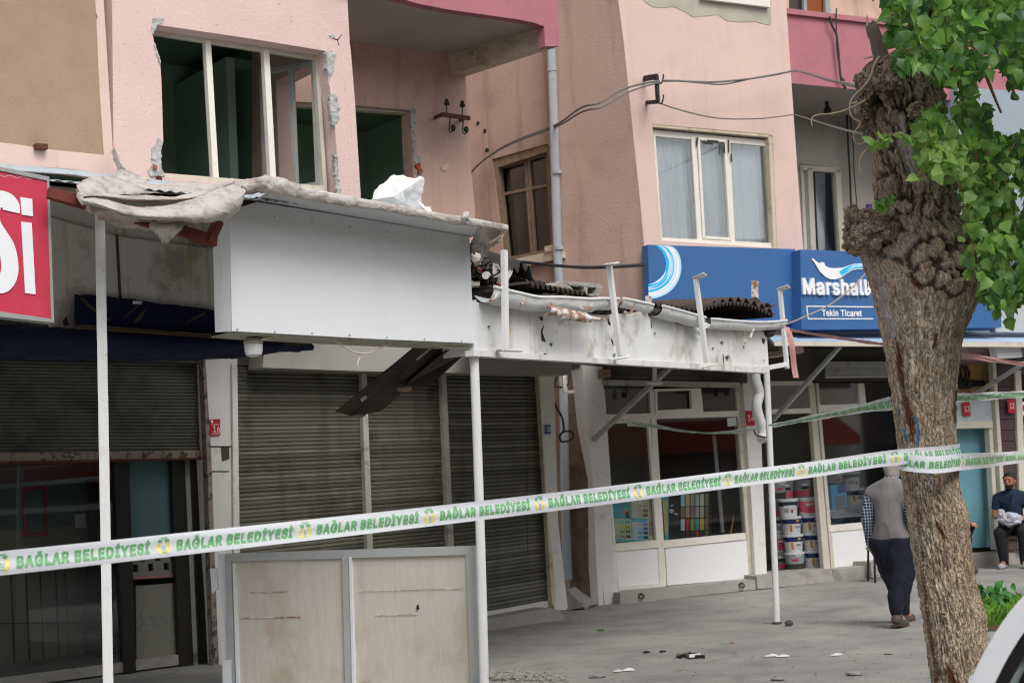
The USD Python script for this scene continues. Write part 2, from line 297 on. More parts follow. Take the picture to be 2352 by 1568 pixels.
M['pave'] = usdkit.material(stage, '/World/Looks/pavement_concrete', {'g': ('geometry', {}), 'n1': ('noise_texture', {'scale': .8, 'detail': 8, 'roughness': .65}), 'r1': ('rgb_ramp', {'ramp': [(.3, lin('#75726d')), (.45, lin('#8a8885')), (.58, lin('#96958f')), (.72, lin('#a3a099'))]}),
    'n2': ('noise_texture', {'scale': 3.5, 'detail': 7, 'roughness': .7}), 'q2': ('map_range', {'from_min': .54, 'from_max': .68, 'to_min': 0.0, 'to_max': .55, 'clamp': True}), 'x2': ('mix_color', {'b': lin('#6c6458')}),
    'n3': ('noise_texture', {'scale': 1.4, 'detail': 3}), 'va': ('vector_math', {'math_type': 'multiply_add', 'vector2': (.5, .5, .5)}), 'vo': ('voronoi_texture', {'feature': 'distance_to_edge', 'scale': .55}), 'q3': ('map_range', {'from_min': .0, 'from_max': .012, 'to_min': .3, 'to_max': 0.0, 'clamp': True}), 'x3': ('mix_color', {'b': lin('#625d56')}),
    'n4': ('noise_texture', {'scale': 55, 'detail': 4}), 'q4': ('map_range', {'from_min': .6, 'from_max': .68, 'to_min': 0.0, 'to_max': .5, 'clamp': True}), 'x4': ('mix_color', {'b': lin('#b4b1aa')}), 'q5': ('map_range', {'from_min': .4, 'from_max': .33, 'to_min': 0.0, 'to_max': .6, 'clamp': True}), 'x5': ('mix_color', {'b': lin('#5d5852')}), 'bp': ('bump', {'strength': .4, 'distance': .008}), 'p': ('principled_bsdf', {'roughness': .85, 'specular_ior_level': .25})},
    [('g.position', 'n1.vector'), ('n1.fac', 'r1.fac'), ('g.position', 'n2.vector'), ('n2.fac', 'q2.value'), ('q2.result', 'x2.fac'), ('r1.color', 'x2.a'), ('g.position', 'n3.vector'), ('n3.color', 'va.vector1'), ('g.position', 'va.vector3'), ('va.vector', 'vo.vector'), ('vo.distance', 'q3.value'), ('q3.result', 'x3.fac'), ('x2.result', 'x3.a'),
     ('g.position', 'n4.vector'), ('n4.fac', 'q4.value'), ('q4.result', 'x4.fac'), ('x3.result', 'x4.a'), ('n4.fac', 'q5.value'), ('q5.result', 'x5.fac'), ('x4.result', 'x5.a'), ('x5.result', 'p.base_color'), ('n4.fac', 'bp.height'), ('bp.normal', 'p.normal')], surface='p.BSDF')
M['asphalt'] = mat('asphalt', '#4a4a4a', .95, .15, 3, bump=.6, bscale=120)
M['earth'] = mat('planting_earth', '#5d4c3e', .95, .25, 6, bump=.9, bscale=40)
M['pvc'] = mat('grey_pvc_pipe', '#aeb3b8', .5, .04, 4, dirt=('#7e7a74', .4, 6, .56, .12))
M['teal_door'] = mat('teal_door_paint', '#6a9aa6', .5, .06, 1.5, dirt=('#4f727a', .4, 2, .52, .2))
M['lattice'] = mat('plum_cladding', '#4d3a3a', .7, .1, 4)
M['blockboard'] = mat('meter_board', '#b08c55', .8, .15, 5, dirt=('#5a452c', .6, 7, .52, .12))
M['red_plate'] = mat('red_enamel', '#b3222c', .35, .05, 5, spec=.5)
M['blue_plate'] = mat('blue_enamel', '#2f5a97', .35, .05, 5, spec=.5)
M['white_paint'] = mat('white_lettering', '#e6e6e6', .5, .02)
M['iron'] = mat('black_iron', '#26211f', .6, .2, 12, spots=('#5a3a2a', .5, 20, .6, .08))
M['rust'] = mat('rusty_iron', '#5b3024', .75, .25, 14, spots=('#2b1a15', .6, 22, .55, .1))
M['orange_cloth'] = mat('brown_curtain', '#8a4a22', .8, .1, 3)

# ---------------------------------------------------------------- the planes of the street
YA, YB = 0.87704961, 1.07810057
A = PL((-.3, 16.9), YA)                                  # shop fronts of the left building
AU = A.off(1.2)                                          # its first-floor bay, which overhangs
B = PL((1.24, 18.99), YB)                                # shop fronts of the right building
BU = B.off(1.0)
P2, P3 = np.array([-.3, 10.97]), np.array([2.65, 15.37])  # posts of the canopies
F = PL(P2, YA)                                           # front of the left canopy
C2 = PL(P2, to=P3)                                       # front of the broken canopy
bs0 = B.hit(1378, 1386)[:2]; bs1 = BU.hit(1480, 560)[:2]
BS = PL(bs0, to=bs1)                                     # side wall of the right building
if BS.n[1] > 0: BS = PL(bs1, to=bs0)

# ================================================================ GROUND
def horizontal(pts, z, t):
    g = Polygon([(p[0], p[1]) for p in pts]).buffer(0); m = trimesh.creation.extrude_polygon(g, t, engine='earcut'); m.apply_translation([0, 0, z - t]); return m
single('ground', None, None, cbox((600, 600, .5)).apply_translation([0, 0, -.38]), M['asphalt'], kind='structure')
kd = A.d; kn = A.n
K0 = np.array([2.45, 6.55, 0])                           # the kerb line, parallel to the houses
def k(a, b): return K0 + kd * a - kn * b
single('pavement', None, None, horizontal([k(-30, 0), k(60, 0), k(60, 40), k(-30, 40)], 0, .2), M['pave'], kind='structure')
kb = thing('kerb', None, None, k(0, 0), kind='structure')
for i in range(-7, 9):
    m = cbox((.99, .14, .3), .012); m.apply_transform(np.array([[kd[0], -kn[0], 0, 0], [kd[1], -kn[1], 0, 0], [0, 0, 1, 0], [0, 0, 0, 1.0]])); m.apply_translation(k(i + .5, -.07) + [0, 0, -.14]); part(kb, 'kerbstone', m, M['concrete'])

# ================================================================ LEFT BUILDING (first floor bay, recess, shops)
ba = thing('pink_apartment_building', 'dirty pink apartment block with a stripped first-floor window above closed roller shutters', 'building', A.hit(600, 1400) * [1, 1, 0])
win1 = [(360, 57), (588, 91), (748, 117.5), (755, 190), (766, 250), (770, 300), (776, 390), (781, 452), (560, 426), (380, 406), (371, 384), (369, 350), (375, 325), (371, 190), (367, 132), (354, 97), (351, 82), (353, 62)]
chipL = [(351, 44), (372, 41), (377, 48), (362, 56), (353, 62), (351, 82), (349, 60)]
bay = [(256, -160), (788, -160), (798, 0), (803, 96), (806, 120), (815, 230), (828, 440), (833, 540), (262, 470)]
part(ba, 'bay_wall', AU.slab(bay, .22, 0, [win1]), M['pink_rough'])
strip_ = [(-160, -160), (232, -160), (238, 0), (258, 325), (263, 404), (170, 389), (0, 377), (-160, 367)]
tan = [(-160, -160), (217, -160), (219, 0), (221, 30), (225, 40), (222, 48), (226, 150), (231, 240), (239, 356), (180, 350), (120, 344), (60, 335), (0, 327), (-160, 318)]
part(ba, 'pilaster_wall', AU.slab(strip_, .25, .03, [tan]), M['pink'], label='smooth pink painted border around the tan patch')
part(ba, 'render_patch', AU.slab(tan, .2, .018), M['tan'], label='rough tan unpainted render')
ax_ = AU.sz(-160, 200)[0] + .01; part(ba, 'bay_wall', AU.rect(ax_ - 7, ax_, 4.3, 9, .22, .015), M['pink'])
ax_ = A.sz(-110, 1200)[0]; part(ba, 'shop_wall', A.rect(ax_ - 7, ax_, 0, 4.4, .3, 0), M['white_wall'])
# chipped plaster round the window: rough grey lumps set into the broken edge
def chip(px, k=0.01, t=.05, pl=AU, m='chip', parent=ba, seed=1, amp=.012):
    e = pl.slab(jitter(px, 1.6, 5, seed), t, k); e = rough(e, amp * 1.6, 20, .025, seed); return part(parent, 'broken_plaster', e, M[m])
chip([(350, 60), (352, 44), (368, 40), (378, 44), (374, 52), (361, 58), (358, 70), (353, 82), (350, 78)], seed=2)
chip([(356, 98), (366, 128), (369, 150), (365, 140), (357, 112)], seed=3)
chip([(357, 330), (366, 315), (376, 325), (370, 350), (370, 392), (380, 405), (345, 404), (340, 392), (350, 378), (349, 350)], seed=4)
chip([(748, 120), (762, 116), (772, 126), (768, 160), (759, 186), (752, 160)], seed=5)
chip([(757, 216), (770, 216), (779, 240), (778, 275), (766, 292), (760, 262)], seed=6)
chip([(768, 352), (776, 362), (782, 444), (774, 450), (770, 400)], seed=7)
chip([(353, 376), (362, 380), (360, 388), (352, 386)], .03, .05, m='brick_bit', seed=8)
part(ba, 'broken_drain_stub', tube([AU.hit(361, 408, -.05), AU.hit(366, 411, .03)], .028, 12), M['rust'])
chip([(756, 82), (766, 79), (770, 86), (762, 92)], .006, .03, seed=11, amp=.004)
cr = [(764, 88), (775, 92), (785, 80)], [(775, 90), (778, 104)]
part(ba, 'wall_crack', [tube([AU.hit(x, y, .003) for x, y in c_], .004, 5) for c_ in cr], M['iron'])
# window frame set back in the reveal
sb = -.17
wf = holder(ba, 'window', 'white window frame stripped of its glass')
part(wf, 'head', AU.strip((350, 72), (742, 134), .05, .06, sb), M['frame_cream'])
part(wf, 'sill', AU.strip((372, 406), (752, 436), .075, .07, sb + .01), M['frame_cream'])
part(wf, 'jamb', AU.strip((728, 128), (748, 436), .045, .07, sb + .004), M['frame_cream'])
part(wf, 'mullion', AU.strip((478, 92), (497, 418), .062, .07, sb + .006), M['frame_white'])
part(wf, 'mullion', AU.strip((612, 113), (629, 428), .066, .07, sb + .006), M['frame_white'])
# casement swung inwards, hinged at the right jamb
h0, h1 = AU.hit(726, 137, sb - .06), AU.hit(745, 430, sb - .06)
sw = unit(-AU.n * .82 - AU.d * .42); W_ = .66
sash = lambda a, b, z0, z1, n, m_, w=.055: part(wf, n, bar(h0 * [1, 1, 0] + sw * a + [0, 0, z0], h0 * [1, 1, 0] + sw * b + [0, 0, z1], w, .05, np.cross(sw, [0, 0, 1]) if a != b else sw), M[m_])
zt_, zb_ = h0[2], h1[2]
sash(.0, W_, zt_ - .03, zt_ - .03, 'casement_rail', 'frame_grey'); sash(.0, W_, zb_ + .03, zb_ + .03, 'casement_rail', 'frame_grey')
sash(.03, .03, zb_, zt_, 'casement_stile', 'frame_grey'); sash(W_ * .46, W_ * .46, zb_, zt_, 'casement_stile', 'frame_grey'); sash(W_, W_, zb_, zt_, 'casement_stile', 'frame_grey')
# bay side wall with its own opening, and the green room behind
z_lo, z_hi = AU.hit(600, 560)[2], 9.0
c0 = AU.sz(826, 420)[0]
side = PL(AU.w(c0, 0)[:2], to=(AU.w(c0, 0) - AU.n)[:2])  # runs back from the bay corner
sgn = 1
sp = sbox(.225, z_lo, 1.5, z_hi).difference(sbox(.35, 4.55, 1.25, 6.15))
m = trimesh.creation.extrude_polygon(sp, .2, engine='earcut'); m.apply_translation([0, 0, -.1 - .1 * (1 if side.n @ A.d < 0 else -1) * -1]); part(ba, 'bay_side_wall', side.put(m), M['pink'])
aL = AU.sz(256, 300)[0]
def room(parent, pl, a0, a1, z0, z1, d0, d1, mw, mf, mc, name='room', right=True):
    """An empty room behind a facade: floor, ceiling, back and two side walls."""
    part(parent, name + '_back_wall', pl.rect(a0 - .1, a1 + .1, z0 - .1, z1 + .1, .1, -d1), mw)
    part(parent, name + '_side_wall', pl.rect(a0 - .1, a0, z0 - .1, z1 + .1, d1 - d0, -d0), mw)
    if right: part(parent, name + '_side_wall', pl.rect(a1, a1 + .1, z0 - .1, z1 + .1, d1 - d0, -d0), mw)
    part(parent, name + '_floor', pl.rect(a0, a1, z0 - .1, z0, d1 - d0, -d0), mf)
    part(parent, name + '_ceiling', pl.rect(a0, a1, z1, z1 + .1, d1 - d0, -d0), mc)
room(ba, AU, aL - 1.2, c0 - .1, 4.0, 6.75, .24, 3.0, M['green_wall'], M['green_dark'], M['green_dark'], right=False)
part(ba, 'room_side_wall', AU.rect(c0 - .12, c0 - .02, 4.0, 6.85, 1.6, -1.5), M['green_wall'])
part(ba, 'room_partition', AU.rect(aL + 1.0, aL + 1.28, 4.0, 6.75, .3, -2.2), M['green_wall'])
part(ba, 'shelf_rail', AU.rect(aL - 1.0, aL + 1.0, 5.15, 5.23, .02, -2.97), M['green_dark'])
# recessed wall with the stripped balcony doorway
RW = A.off(-.3)
door1 = [(640, 231), (817, 242), (944, 253), (945, 300), (950, 400), (958, 540), (655, 540), (661, 410), (656, 330)]
rw = [(600, -100), (1030, -100), (1066, 120), (1073, 240), (1080, 330), (1083, 400), (1090, 470), (1093, 560), (600, 560)]
part(ba, 'recess_wall', RW.slab(rw, .2, 0, [door1]), M['pink_dirty'])
part(ba, 'doorway_lining', [RW.strip((944, 256), (957, 500), .05, .12, -.07), RW.strip((640, 234), (943, 256), .05, .12, -.07)], M['frame_cream'])
chip([(943, 250), (952, 246), (957, 252), (956, 290), (950, 305), (944, 290)], pl=RW, seed=12)
chip([(947, 306), (954, 310), (958, 352), (952, 356)], pl=RW, seed=13)
chip([(950, 354), (965, 356), (973, 400), (969, 418), (958, 405), (952, 380)], pl=RW, seed=14)
chip([(956, 376), (967, 374), (971, 396), (962, 400)], .03, .04, pl=RW, m='brick_bit', seed=15)
chip([(1016, 382), (1022, 374), (1030, 380), (1028, 390), (1018, 392)], .012, .04, pl=RW, m='cream_edge', seed=16, amp=.006)
aD = RW.sz(640, 300)[0]; aE = RW.sz(1090, 400)[0]
part(ba, 'end_wall', RW.rect(aE - .2, aE, 2.6, 9, 3.0, -.2), M['pink_dirty'])
room(ba, RW, aD - .4, aE - .2, 4.2, 6.4, .22, 2.0, M['green_wall'], M['green_dark'], M['green_dark'], 'inner_room', False)
part(ba, 'inner_room_side_wall', RW.rect(aE - .26, aE - .21, 4.1, 6.5, 3.1, -.22), M['green_wall'])
# balcony over the recess: soffit, edge beam, rose parapet
zs = RW.hit(900, 108)[2]
fb = A.off(1.15)
sof = [RW.hit(790, 95), RW.hit(1029, 121), fb.hit(1251, 60), fb.hit(1176, 43), fb.hit(930, 0), fb.hit(800, -28)]
for p in sof: p[2] = (p[2] * 2 + zs) / 3
part(ba, 'balcony_soffit', prism(sof, [0, 0, .14]), M['soffit'])
bm_ = [RW.hit(1028, 121), RW.hit(1035, 171), RW.hit(1070, 176), fb.hit(1251, 58), fb.hit(1252, 107), fb.hit(1283, 107)]
bm_ += [bm_[2] + [0, 0, .35], bm_[5] + [0, 0, .3]]
part(ba, 'balcony_beam', hull(bm_), M['cream_edge'])
part(ba, 'balcony_parapet', fb.slab([(700, -160), (1290, -160), (1281, 0), (1285, 106), (1252, 107), (1250, 61), (1225, 52), (1195, 46), (1176, 43), (1028, 22), (960, 9), (930, 0), (800, -28), (700, -48)], .12, .13), M['fascia_pink'])
# wall bracket with insulators
wb = thing('insulator_bracket', 'rusty iron wall bracket carrying four dark insulators', 'bracket', RW.hit(1040, 270))
part(wb, 'arm', [bar(RW.hit(998, 271, .01), RW.hit(1016, 263, .3), .045, .02, (0, 0, 1)), bar(RW.hit(1014, 263, .3), RW.hit(1079, 272, .3), .05, .035, (0, 0, 1)), bar(RW.hit(1056, 276, .02), RW.hit(1060, 277, .3), .04, .03, (0, 0, 1))], M['rust'])
for (x0, y0), (x1, y1) in (((1026, 264), (1026, 236)), ((1062, 268), (1062, 240))):
    s_ = part(wb, 'upright_pin', tube([RW.hit(x0, y0, .3), RW.hit(x1, y1, .3)], .008, 6), M['iron'])
    c_ = lathe([(0, -.035), (.03, -.03), (.035, 0), (.022, .01), (.025, .03), (.012, .045), (0, .045)], 12); c_.apply_translation(RW.hit(x1, y1, .3)); part(wb, 'insulator', c_, M['iron'], smooth=50)
for x0, x1, y1, x2, y2 in ((1031, 1034, 303, 1041, 296), (1062, 1066, 308, 1071, 300)):
    part(wb, 'hanging_hook', tube(smooth_path([RW.hit(x0, 270, .3), RW.hit(x0 + 1, 292, .3), RW.hit(x1, y1, .3), RW.hit(x2, y1 - 2, .3), RW.hit(x2, y2 - 6, .3)], 20), .008, 6), M['iron'])
    part(wb, 'insulator', blob(RW.hit(x2, y2 - 2, .3), .03, 2, .1, squash=(1, 1, 1.4)), M['iron'], smooth=True)

# ---------------------------------------------------------------- its ground floor
a0, a1 = A.sz(-160, 1200)[0], A.sz(1310, 1200)[0]
pier = lambda px, k=.06, t=.4, m='white_wall', n='pier': part(ba, n, A.slab(px, t, k), M[m])
pier([(468, 826), (545, 822), (551, 1270), (556, 1620), (508, 1620), (496, 1380), (486, 1240), (474, 1000)])
part(ba, 'pier_recess', A.slab([(508, 1026), (526, 1024), (527, 1053), (510, 1059)], .01, .066), M['dark_in'])
part(ba, 'pier_joint', [A.strip((476, 1025), (534, 1025), .012, .008, .068), A.strip((478, 1082), (526, 1082), .01, .008, .068)], M['iron'])
part(ba, 'pier_edge', A.slab([(466, 826), (472, 826), (486, 1060), (494, 1300), (506, 1620), (494, 1620), (484, 1330), (476, 1060)], .1, .07), M['bottom_bar'], label='black flaking edge of the white pier')
part(ba, 'conduit', A.strip((537, 835), (541, 1270), .035, .03, .1), M['white_wall'])
pier([(1236, 855), (1272, 858), (1282, 1200), (1290, 1270), (1304, 1394), (1300, 1400), (1276, 1400), (1268, 1385), (1258, 1200), (1246, 1000)], .08)
part(ba, 'peeling_edge', A.slab([(1236, 858), (1240, 858), (1248, 1020), (1258, 1180), (1264, 1230), (1272, 1300), (1276, 1400), (1268, 1385), (1252, 1130)], .05, .1), M['cream_edge'])
mid = lambda px, n='shutter_mullion': part(ba, n, A.slab(px, .08, .07), M['rail'])
mid([(830, 856), (842, 856), (857, 1262), (844, 1262)]); mid([(1014, 860), (1025, 860), (1043, 1262), (1030, 1262)])
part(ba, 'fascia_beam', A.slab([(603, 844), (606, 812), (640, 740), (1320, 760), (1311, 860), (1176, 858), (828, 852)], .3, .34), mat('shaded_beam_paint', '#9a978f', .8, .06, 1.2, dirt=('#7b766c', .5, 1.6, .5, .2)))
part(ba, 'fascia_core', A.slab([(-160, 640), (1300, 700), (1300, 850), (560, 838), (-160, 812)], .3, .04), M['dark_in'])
def slats(parent, pl, pxq, n, m, k=0.0, depth=.012, name='slat'):
    """A roller shutter: n curved slats between the four corners (left-top, right-top, right-bottom, left-bottom)."""
    c = [np.array(pl.sz(x, y, k)) for x, y in pxq]
    for i in range(n):
        u0, u1 = i / n, (i + 1) / n
        L0, L1, R0, R1 = (c[0] + (c[3] - c[0]) * u0, c[0] + (c[3] - c[0]) * u1, c[1] + (c[2] - c[1]) * u0, c[1] + (c[2] - c[1]) * u1)
        jt = RNG.normal(0, .002); m_ = m if not isinstance(m, list) else m[int(RNG.choice(len(m), p=[.6, .22, .18]))]
        V, Fc = [], []
        for (p, q) in ((L0, L1), (R0, R1)):
            for t, dz in ((0, 0), (.12, depth * .75), (.45, depth), (.8, depth * .6), (.94, 0), (1.0, -.004), (1.0, -.012), (0, -.012)):
                x = p + (q - p) * t; V.append([x[0], x[1], dz + k + jt])
        for j in range(8): a_, b_ = j, (j + 1) % 8; Fc += [[a_, b_, b_ + 8], [a_, b_ + 8, a_ + 8]]
        for j in range(1, 7): Fc += [[0, j + 1, j], [8, 8 + j, 9 + j]]
        mm = trimesh.Trimesh(np.array(V), np.array(Fc), process=False); part(parent, name, pl.put(mm), m_)
sh = holder(ba, 'roller_shutter', 'half-raised sooty roller shutter with a peeling bottom bar'); slats(sh, A, [(-120, 800), (466, 812), (466, 1040), (-120, 1042)], 30, M['shutter_dark'], -.1)
part(sh, 'bottom_bar', A.slab([(-120, 1041), (462, 1034), (464, 1050), (-120, 1063)], .05, -.07), M['bottom_bar'])
part(sh, 'bottom_angle', A.slab([(-120, 1063), (466, 1050), (470, 1054), (-120, 1070)], .06, -.05), M['rust'])
sh = holder(ba, 'roller_shutter'); slats(sh, A, [(545, 838), (832, 846), (853, 1425), (553, 1475)], 66, SHUT)
sh = holder(ba, 'roller_shutter'); slats(sh, A, [(840, 848), (1016, 853), (1042, 1395), (852, 1425)], 64, SHUT)
sh = holder(ba, 'roller_shutter'); slats(sh, A, [(1023, 852), (1238, 858), (1262, 1379), (1042, 1418)], 62, SHUT)
part(sh, 'bottom_bar', A.slab([(1030, 1420), (1262, 1378), (1262, 1393), (1030, 1438)], .05, .03), M['white_wall'])
part(ba, 'shutter_threshold', A.slab([(420, 1620), (1120, 1421), (1262, 1395), (1285, 1400), (1300, 1425), (1120, 1470), (420, 1700)], .6, .3), M['concrete'])
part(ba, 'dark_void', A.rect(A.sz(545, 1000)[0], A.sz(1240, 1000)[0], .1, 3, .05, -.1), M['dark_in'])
# the shop behind the raised shutter
g0, g1 = A.sz(-150, 1100)[0], A.sz(470, 1100)[0]
M['shop_panel'] = mat('shop_panel', '#8d8c80', .6, .05, 1.2)
room(ba, A, g0 - .6, g1 + .05, .12, 3.0, .2, 1.3, M['shop_panel'], M['concrete'], M['dark_in'], 'shop')
for x in (25, 60, 92, 128, 150): part(ba, 'panel_joint', A.strip((x, 1310), (x + 14, 1640), .012, .01, -1.285), M['dark_in'])
part(ba, 'panel_joint', A.strip((-60, 1432), (262, 1428), .01, .01, -1.285), M['dark_in'])
part(ba, 'dark_drape', A.slab([(200, 1100), (262, 1090), (280, 1640), (222, 1640), (226, 1490), (196, 1500), (188, 1420), (198, 1330), (204, 1240)], .02, -.9), M['black_frame'])
part(ba, 'red_frame', A.slab([(52, 1118), (106, 1116), (110, 1230), (56, 1232)], .02, -1.24, [[(58, 1124), (101, 1122), (104, 1224), (62, 1226)]]), M['red_plate'])
part(ba, 'wall_notice', A.slab([(172, 1180), (196, 1178), (198, 1210), (174, 1212)], .01, -1.24), M['white_paint'])
part(ba, 'shop_upper_wall', A.rect(g0 - .5, g1, 1.45, 2.9, .02, -1.26), M['teal'])
part(ba, 'shop_glass', A.slab([(-150, 1068), (262, 1060), (292, 1640), (-150, 1700)], .01, -.22), M['glass_clear'])
post = lambda px, n='door_post', m='black_frame', k=-.18, t=.1: part(ba, n, A.slab(px, t, k), M[m])
post([(262, 1058), (296, 1055), (316, 1640), (290, 1640)]); post([(394, 1050), (424, 1048), (450, 1640), (418, 1640)])
post([(437, 1048), (474, 1045), (502, 1640), (462, 1640)]); post([(424, 1050), (436, 1050), (462, 1640), (450, 1640)], 'door_edge', 'frame_grey', -.2, .05)
dr = [(296, 1060), (396, 1055), (420, 1640), (316, 1640)]
part(ba, 'door_leaf', A.slab([(312, 1345), (408, 1338), (418, 1535), (314, 1540)], .04, -.26), M['ivory'])
part(ba, 'door_leaf_upper', A.slab([(296, 1060), (396, 1055), (406, 1272), (304, 1275)], .04, -.26), M['teal'])
part(ba, 'door_grille', A.slab([(304, 1275), (406, 1270), (409, 1325), (306, 1330)], .04, -.26, [[(x, y), (x + 12, y - 1), (x + 13, y + 16), (x + 1, y + 17)] for x, y in ((321, 1273), (356, 1271), (391, 1269), (305, 1296), (340, 1294), (376, 1292))]), M['ivory'])
part(ba, 'door_band', A.slab([(306, 1326), (408, 1319), (409, 1322), (306, 1330)], .01, -.25), M['fascia_pink'])
orn = []
for x, y, r_, t0, t1 in ((330, 1410, 14, 0, 6), (352, 1412, 9, 1, 7), (372, 1418, 11, 3, 9), (330, 1436, 12, 2, 7), (356, 1428, 8, 0, 5), (385, 1424, 7, 2, 8), (345, 1450, 10, 3, 6), (375, 1440, 8, 4, 7)):
    orn.append(tube([A.hit(x + r_ * (1 - .1 * q) * math.cos(t0 + (t1 - t0) * q / 14), y + r_ * (1 - .05 * q) * math.sin(t0 + (t1 - t0) * q / 14), -.256) for q in range(15)], .006, 5))
part(ba, 'door_ornament', orn, M['ornament'])
# number plates
np_ = thing('number_plate', 'red enamel house number plate 16 on the white pier', 'plate', A.hit(493, 982, .08), 'house number plates')
part(np_, 'plate', A.slab([(481.5, 963), (505.5, 961.5), (506, 999), (483, 1000)], .008, .078), M['red_plate'])
def on_plane(pl, mesh, x, y, k, s=1.0):
    """Sets lettering made in the xy plane on a wall, its origin at pixel (x, y)."""
    a, z = pl.sz(x, y, k); q = mesh.copy(); q.apply_scale(s); q.apply_translation([a, z, k]); return pl.put(q)
def plate_text(parent, pl, t, x, y, h, k, m, wide=.8, bold=False, slant=0.0): return part(parent, 'lettering', on_plane(pl, letters(t, h, .003, bold, wide, slant), x, y, k), m)
plate_text(np_, A, '16', 488.5, 992, .062, .079, M['white_paint'])
for q_ in (((486, 975), (504, 974)), ((486.5, 996), (504.5, 995))): part(np_, 'border', A.strip(*q_, .006, .002, .08), M['white_paint'])
part(np_, 'emblem', on_plane(A, trimesh.creation.cylinder(.014, .003), 487, 968, .079), M['white_paint'])
bp = thing('number_plate', 'small blue enamel number plate on the right white pier', 'plate', A.hit(1259, 986, .1), 'house number plates')
part(bp, 'plate', A.slab([(1252.5, 976), (1265, 975), (1265.5, 996), (1253, 997)], .008, .1), M['blue_plate'])
part(bp, 'lettering', on_plane(A, letters('10', .05, .003, False, .7), 1256, 990, .101), M['white_paint'])
# ================================================================ RIGHT BUILDING
bb = thing('corner_apartment_building', 'pink apartment block with a white three-light window over glazed shop fronts', 'building', B.hit(1640, 1340) * [1, 1, 0])
# side wall in the light well: two pieces, the outer one drawn to the slightly leaning corner
sw_win = [(1130, 366), (1256, 330), (1260, 333), (1276, 585), (1160, 610)]
part(bb, 'side_wall', BS.slab([(900, -160), (1256, -160), (1264, 100), (1276, 450), (1290, 760), (1300, 860), (1310, 1360), (1180, 1300), (900, 1250)], .25, 0, [sw_win]), M['mauve'])
L_ = [BS.hit(x, y) for x, y in ((1256, -160), (1264, 100), (1276, 450), (1290, 760))]
R_ = [BU.hit(x, y) for x, y in ((1404, -160), (1433, 100), (1469, 450), (1496, 760))]
ncol = 14
G = np.stack([[L_[i] + (R_[i] - L_[i]) * t for t in np.linspace(0, 1, ncol)] for i in range(4)])

G = np.concatenate([G[i] + (G[i + 1] - G[i]) * t for i in range(3) for t in ([0, .25, .5, .75] if i < 2 else [0, .25, .5, .75, 1])]).reshape(-1, ncol, 3)
ow = grid_mesh(G, .2); part(bb, 'side_wall_outer', ow, M['mauve_outer'], label='side wall of the overhanging corner, with dark vertical stains')
part(bb, 'side_wall_low', BS.slab([(1300, 860), (1350, 850), (1388, 1392), (1310, 1360)], .2, 0), M['dirty_base'], label='damp peeling brown foot of the side wall')
part(bb, 'overhang_soffit', prism([BS.hit(1290, 762), BU.hit(1496, 762), BU.hit(1850, 770), B.hit(1850, 790)], [0, 0, .12]), M['soffit'])
# its old timber window, set in
sf = holder(bb, 'timber_window', 'weathered timber window with four dark panes'); kk = -.12
part(sf, 'lining', BS.slab([(1126, 362), (1258, 326), (1278, 590), (1158, 615)], .1, -.02, [[(1143, 385), (1256, 348), (1271, 578), (1164, 598)]]), M['wood_old'])
for p0, p1, w in (((1147, 380), (1166, 600), .05), ((1206, 365), (1222, 594), .05), ((1213, 363), (1229, 592), .045), ((1254, 352), (1270, 582), .05)): part(sf, 'stile', BS.strip(p0, p1, w, .05, kk), M['wood_old'])
for p0, p1, w in (((1146, 384), (1256, 351), .06), ((1154, 446), (1262, 424), .045), ((1166, 597), (1272, 576), .08)): part(sf, 'rail', BS.strip(p0, p1, w, .045, kk + .006), M['wood_old'])
for q in ([(1150, 386), (1208, 369), (1214, 432), (1156, 446)], [(1216, 367), (1256, 355), (1260, 421), (1222, 432)], [(1156, 448), (1214, 436), (1224, 588), (1167, 598)], [(1222, 434), (1262, 426), (1270, 578), (1230, 588)]): part(sf, 'pane', BS.slab(q, .006, kk - .03), M['glass'])
part(sf, 'ledge', [BS.slab([(1155, 600), (1290, 572), (1291, 592), (1158, 622)], .2, .08), rough(BS.slab([(1250, 566), (1275, 560), (1276, 576), (1252, 580)], .05, .1), .01, 20, .05)], M['cream_edge'])
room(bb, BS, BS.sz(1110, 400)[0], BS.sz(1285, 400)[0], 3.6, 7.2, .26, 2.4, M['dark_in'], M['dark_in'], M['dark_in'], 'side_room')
for x, y in ((1117, 302), (1122, 345), (1101, 284)): part(bb, 'wall_hole', blob(BS.hit(x, y, -.03), .045, 2, .3, seed=x), M['iron'])
# front of the bay
win2 = [(1498, 285), (1762, 308), (1775, 311), (1785, 570), (1520, 552)]
bay2 = [(1404, -160), (1796, -160), (1805, 0), (1812, 100), (1822, 250), (1832, 400), (1845, 572), (1860, 780), (1500, 775), (1496, 760), (1480, 560), (1469, 450), (1433, 100), (1420, 0)]
part(bb, 'bay_wall', BU.slab(bay2, .2, 0, [win2]), M['pink'])
part(bb, 'render_patch', BU.slab([(1472, -60), (1478, 2), (1498, 16), (1528, 18), (1545, 15), (1575, 28), (1592, 40), (1620, 37), (1650, 34), (1668, 48), (1700, 51), (1735, 50), (1764, 58), (1772, 55), (1768, -60)], .01, .006), mat('grey_green_render', '#b4ad9d', .92, .08, 3, dirt=('#98948a', .5, 4, .5, .15), bump=.4))
part(bb, 'upper_sill', BU.slab([(1610, -30), (1768, -14), (1769, 17), (1630, 0), (1612, -4)], .12, .07), M['frame_white'])
part(bb, 'upper_glass', BU.slab([(1612, -160), (1760, -160), (1766, -10), (1614, -28)], .02, .012), M['glass'])
w2 = holder(bb, 'window', 'white three-light window with grey net curtains'); kw = -.08
part(w2, 'head', BU.strip((1497, 305), (1770, 330), .085, .07, kw), M['frame_white'])
part(w2, 'sill', BU.strip((1518, 553), (1780, 566), .09, .09, kw + .03), M['frame_white'])
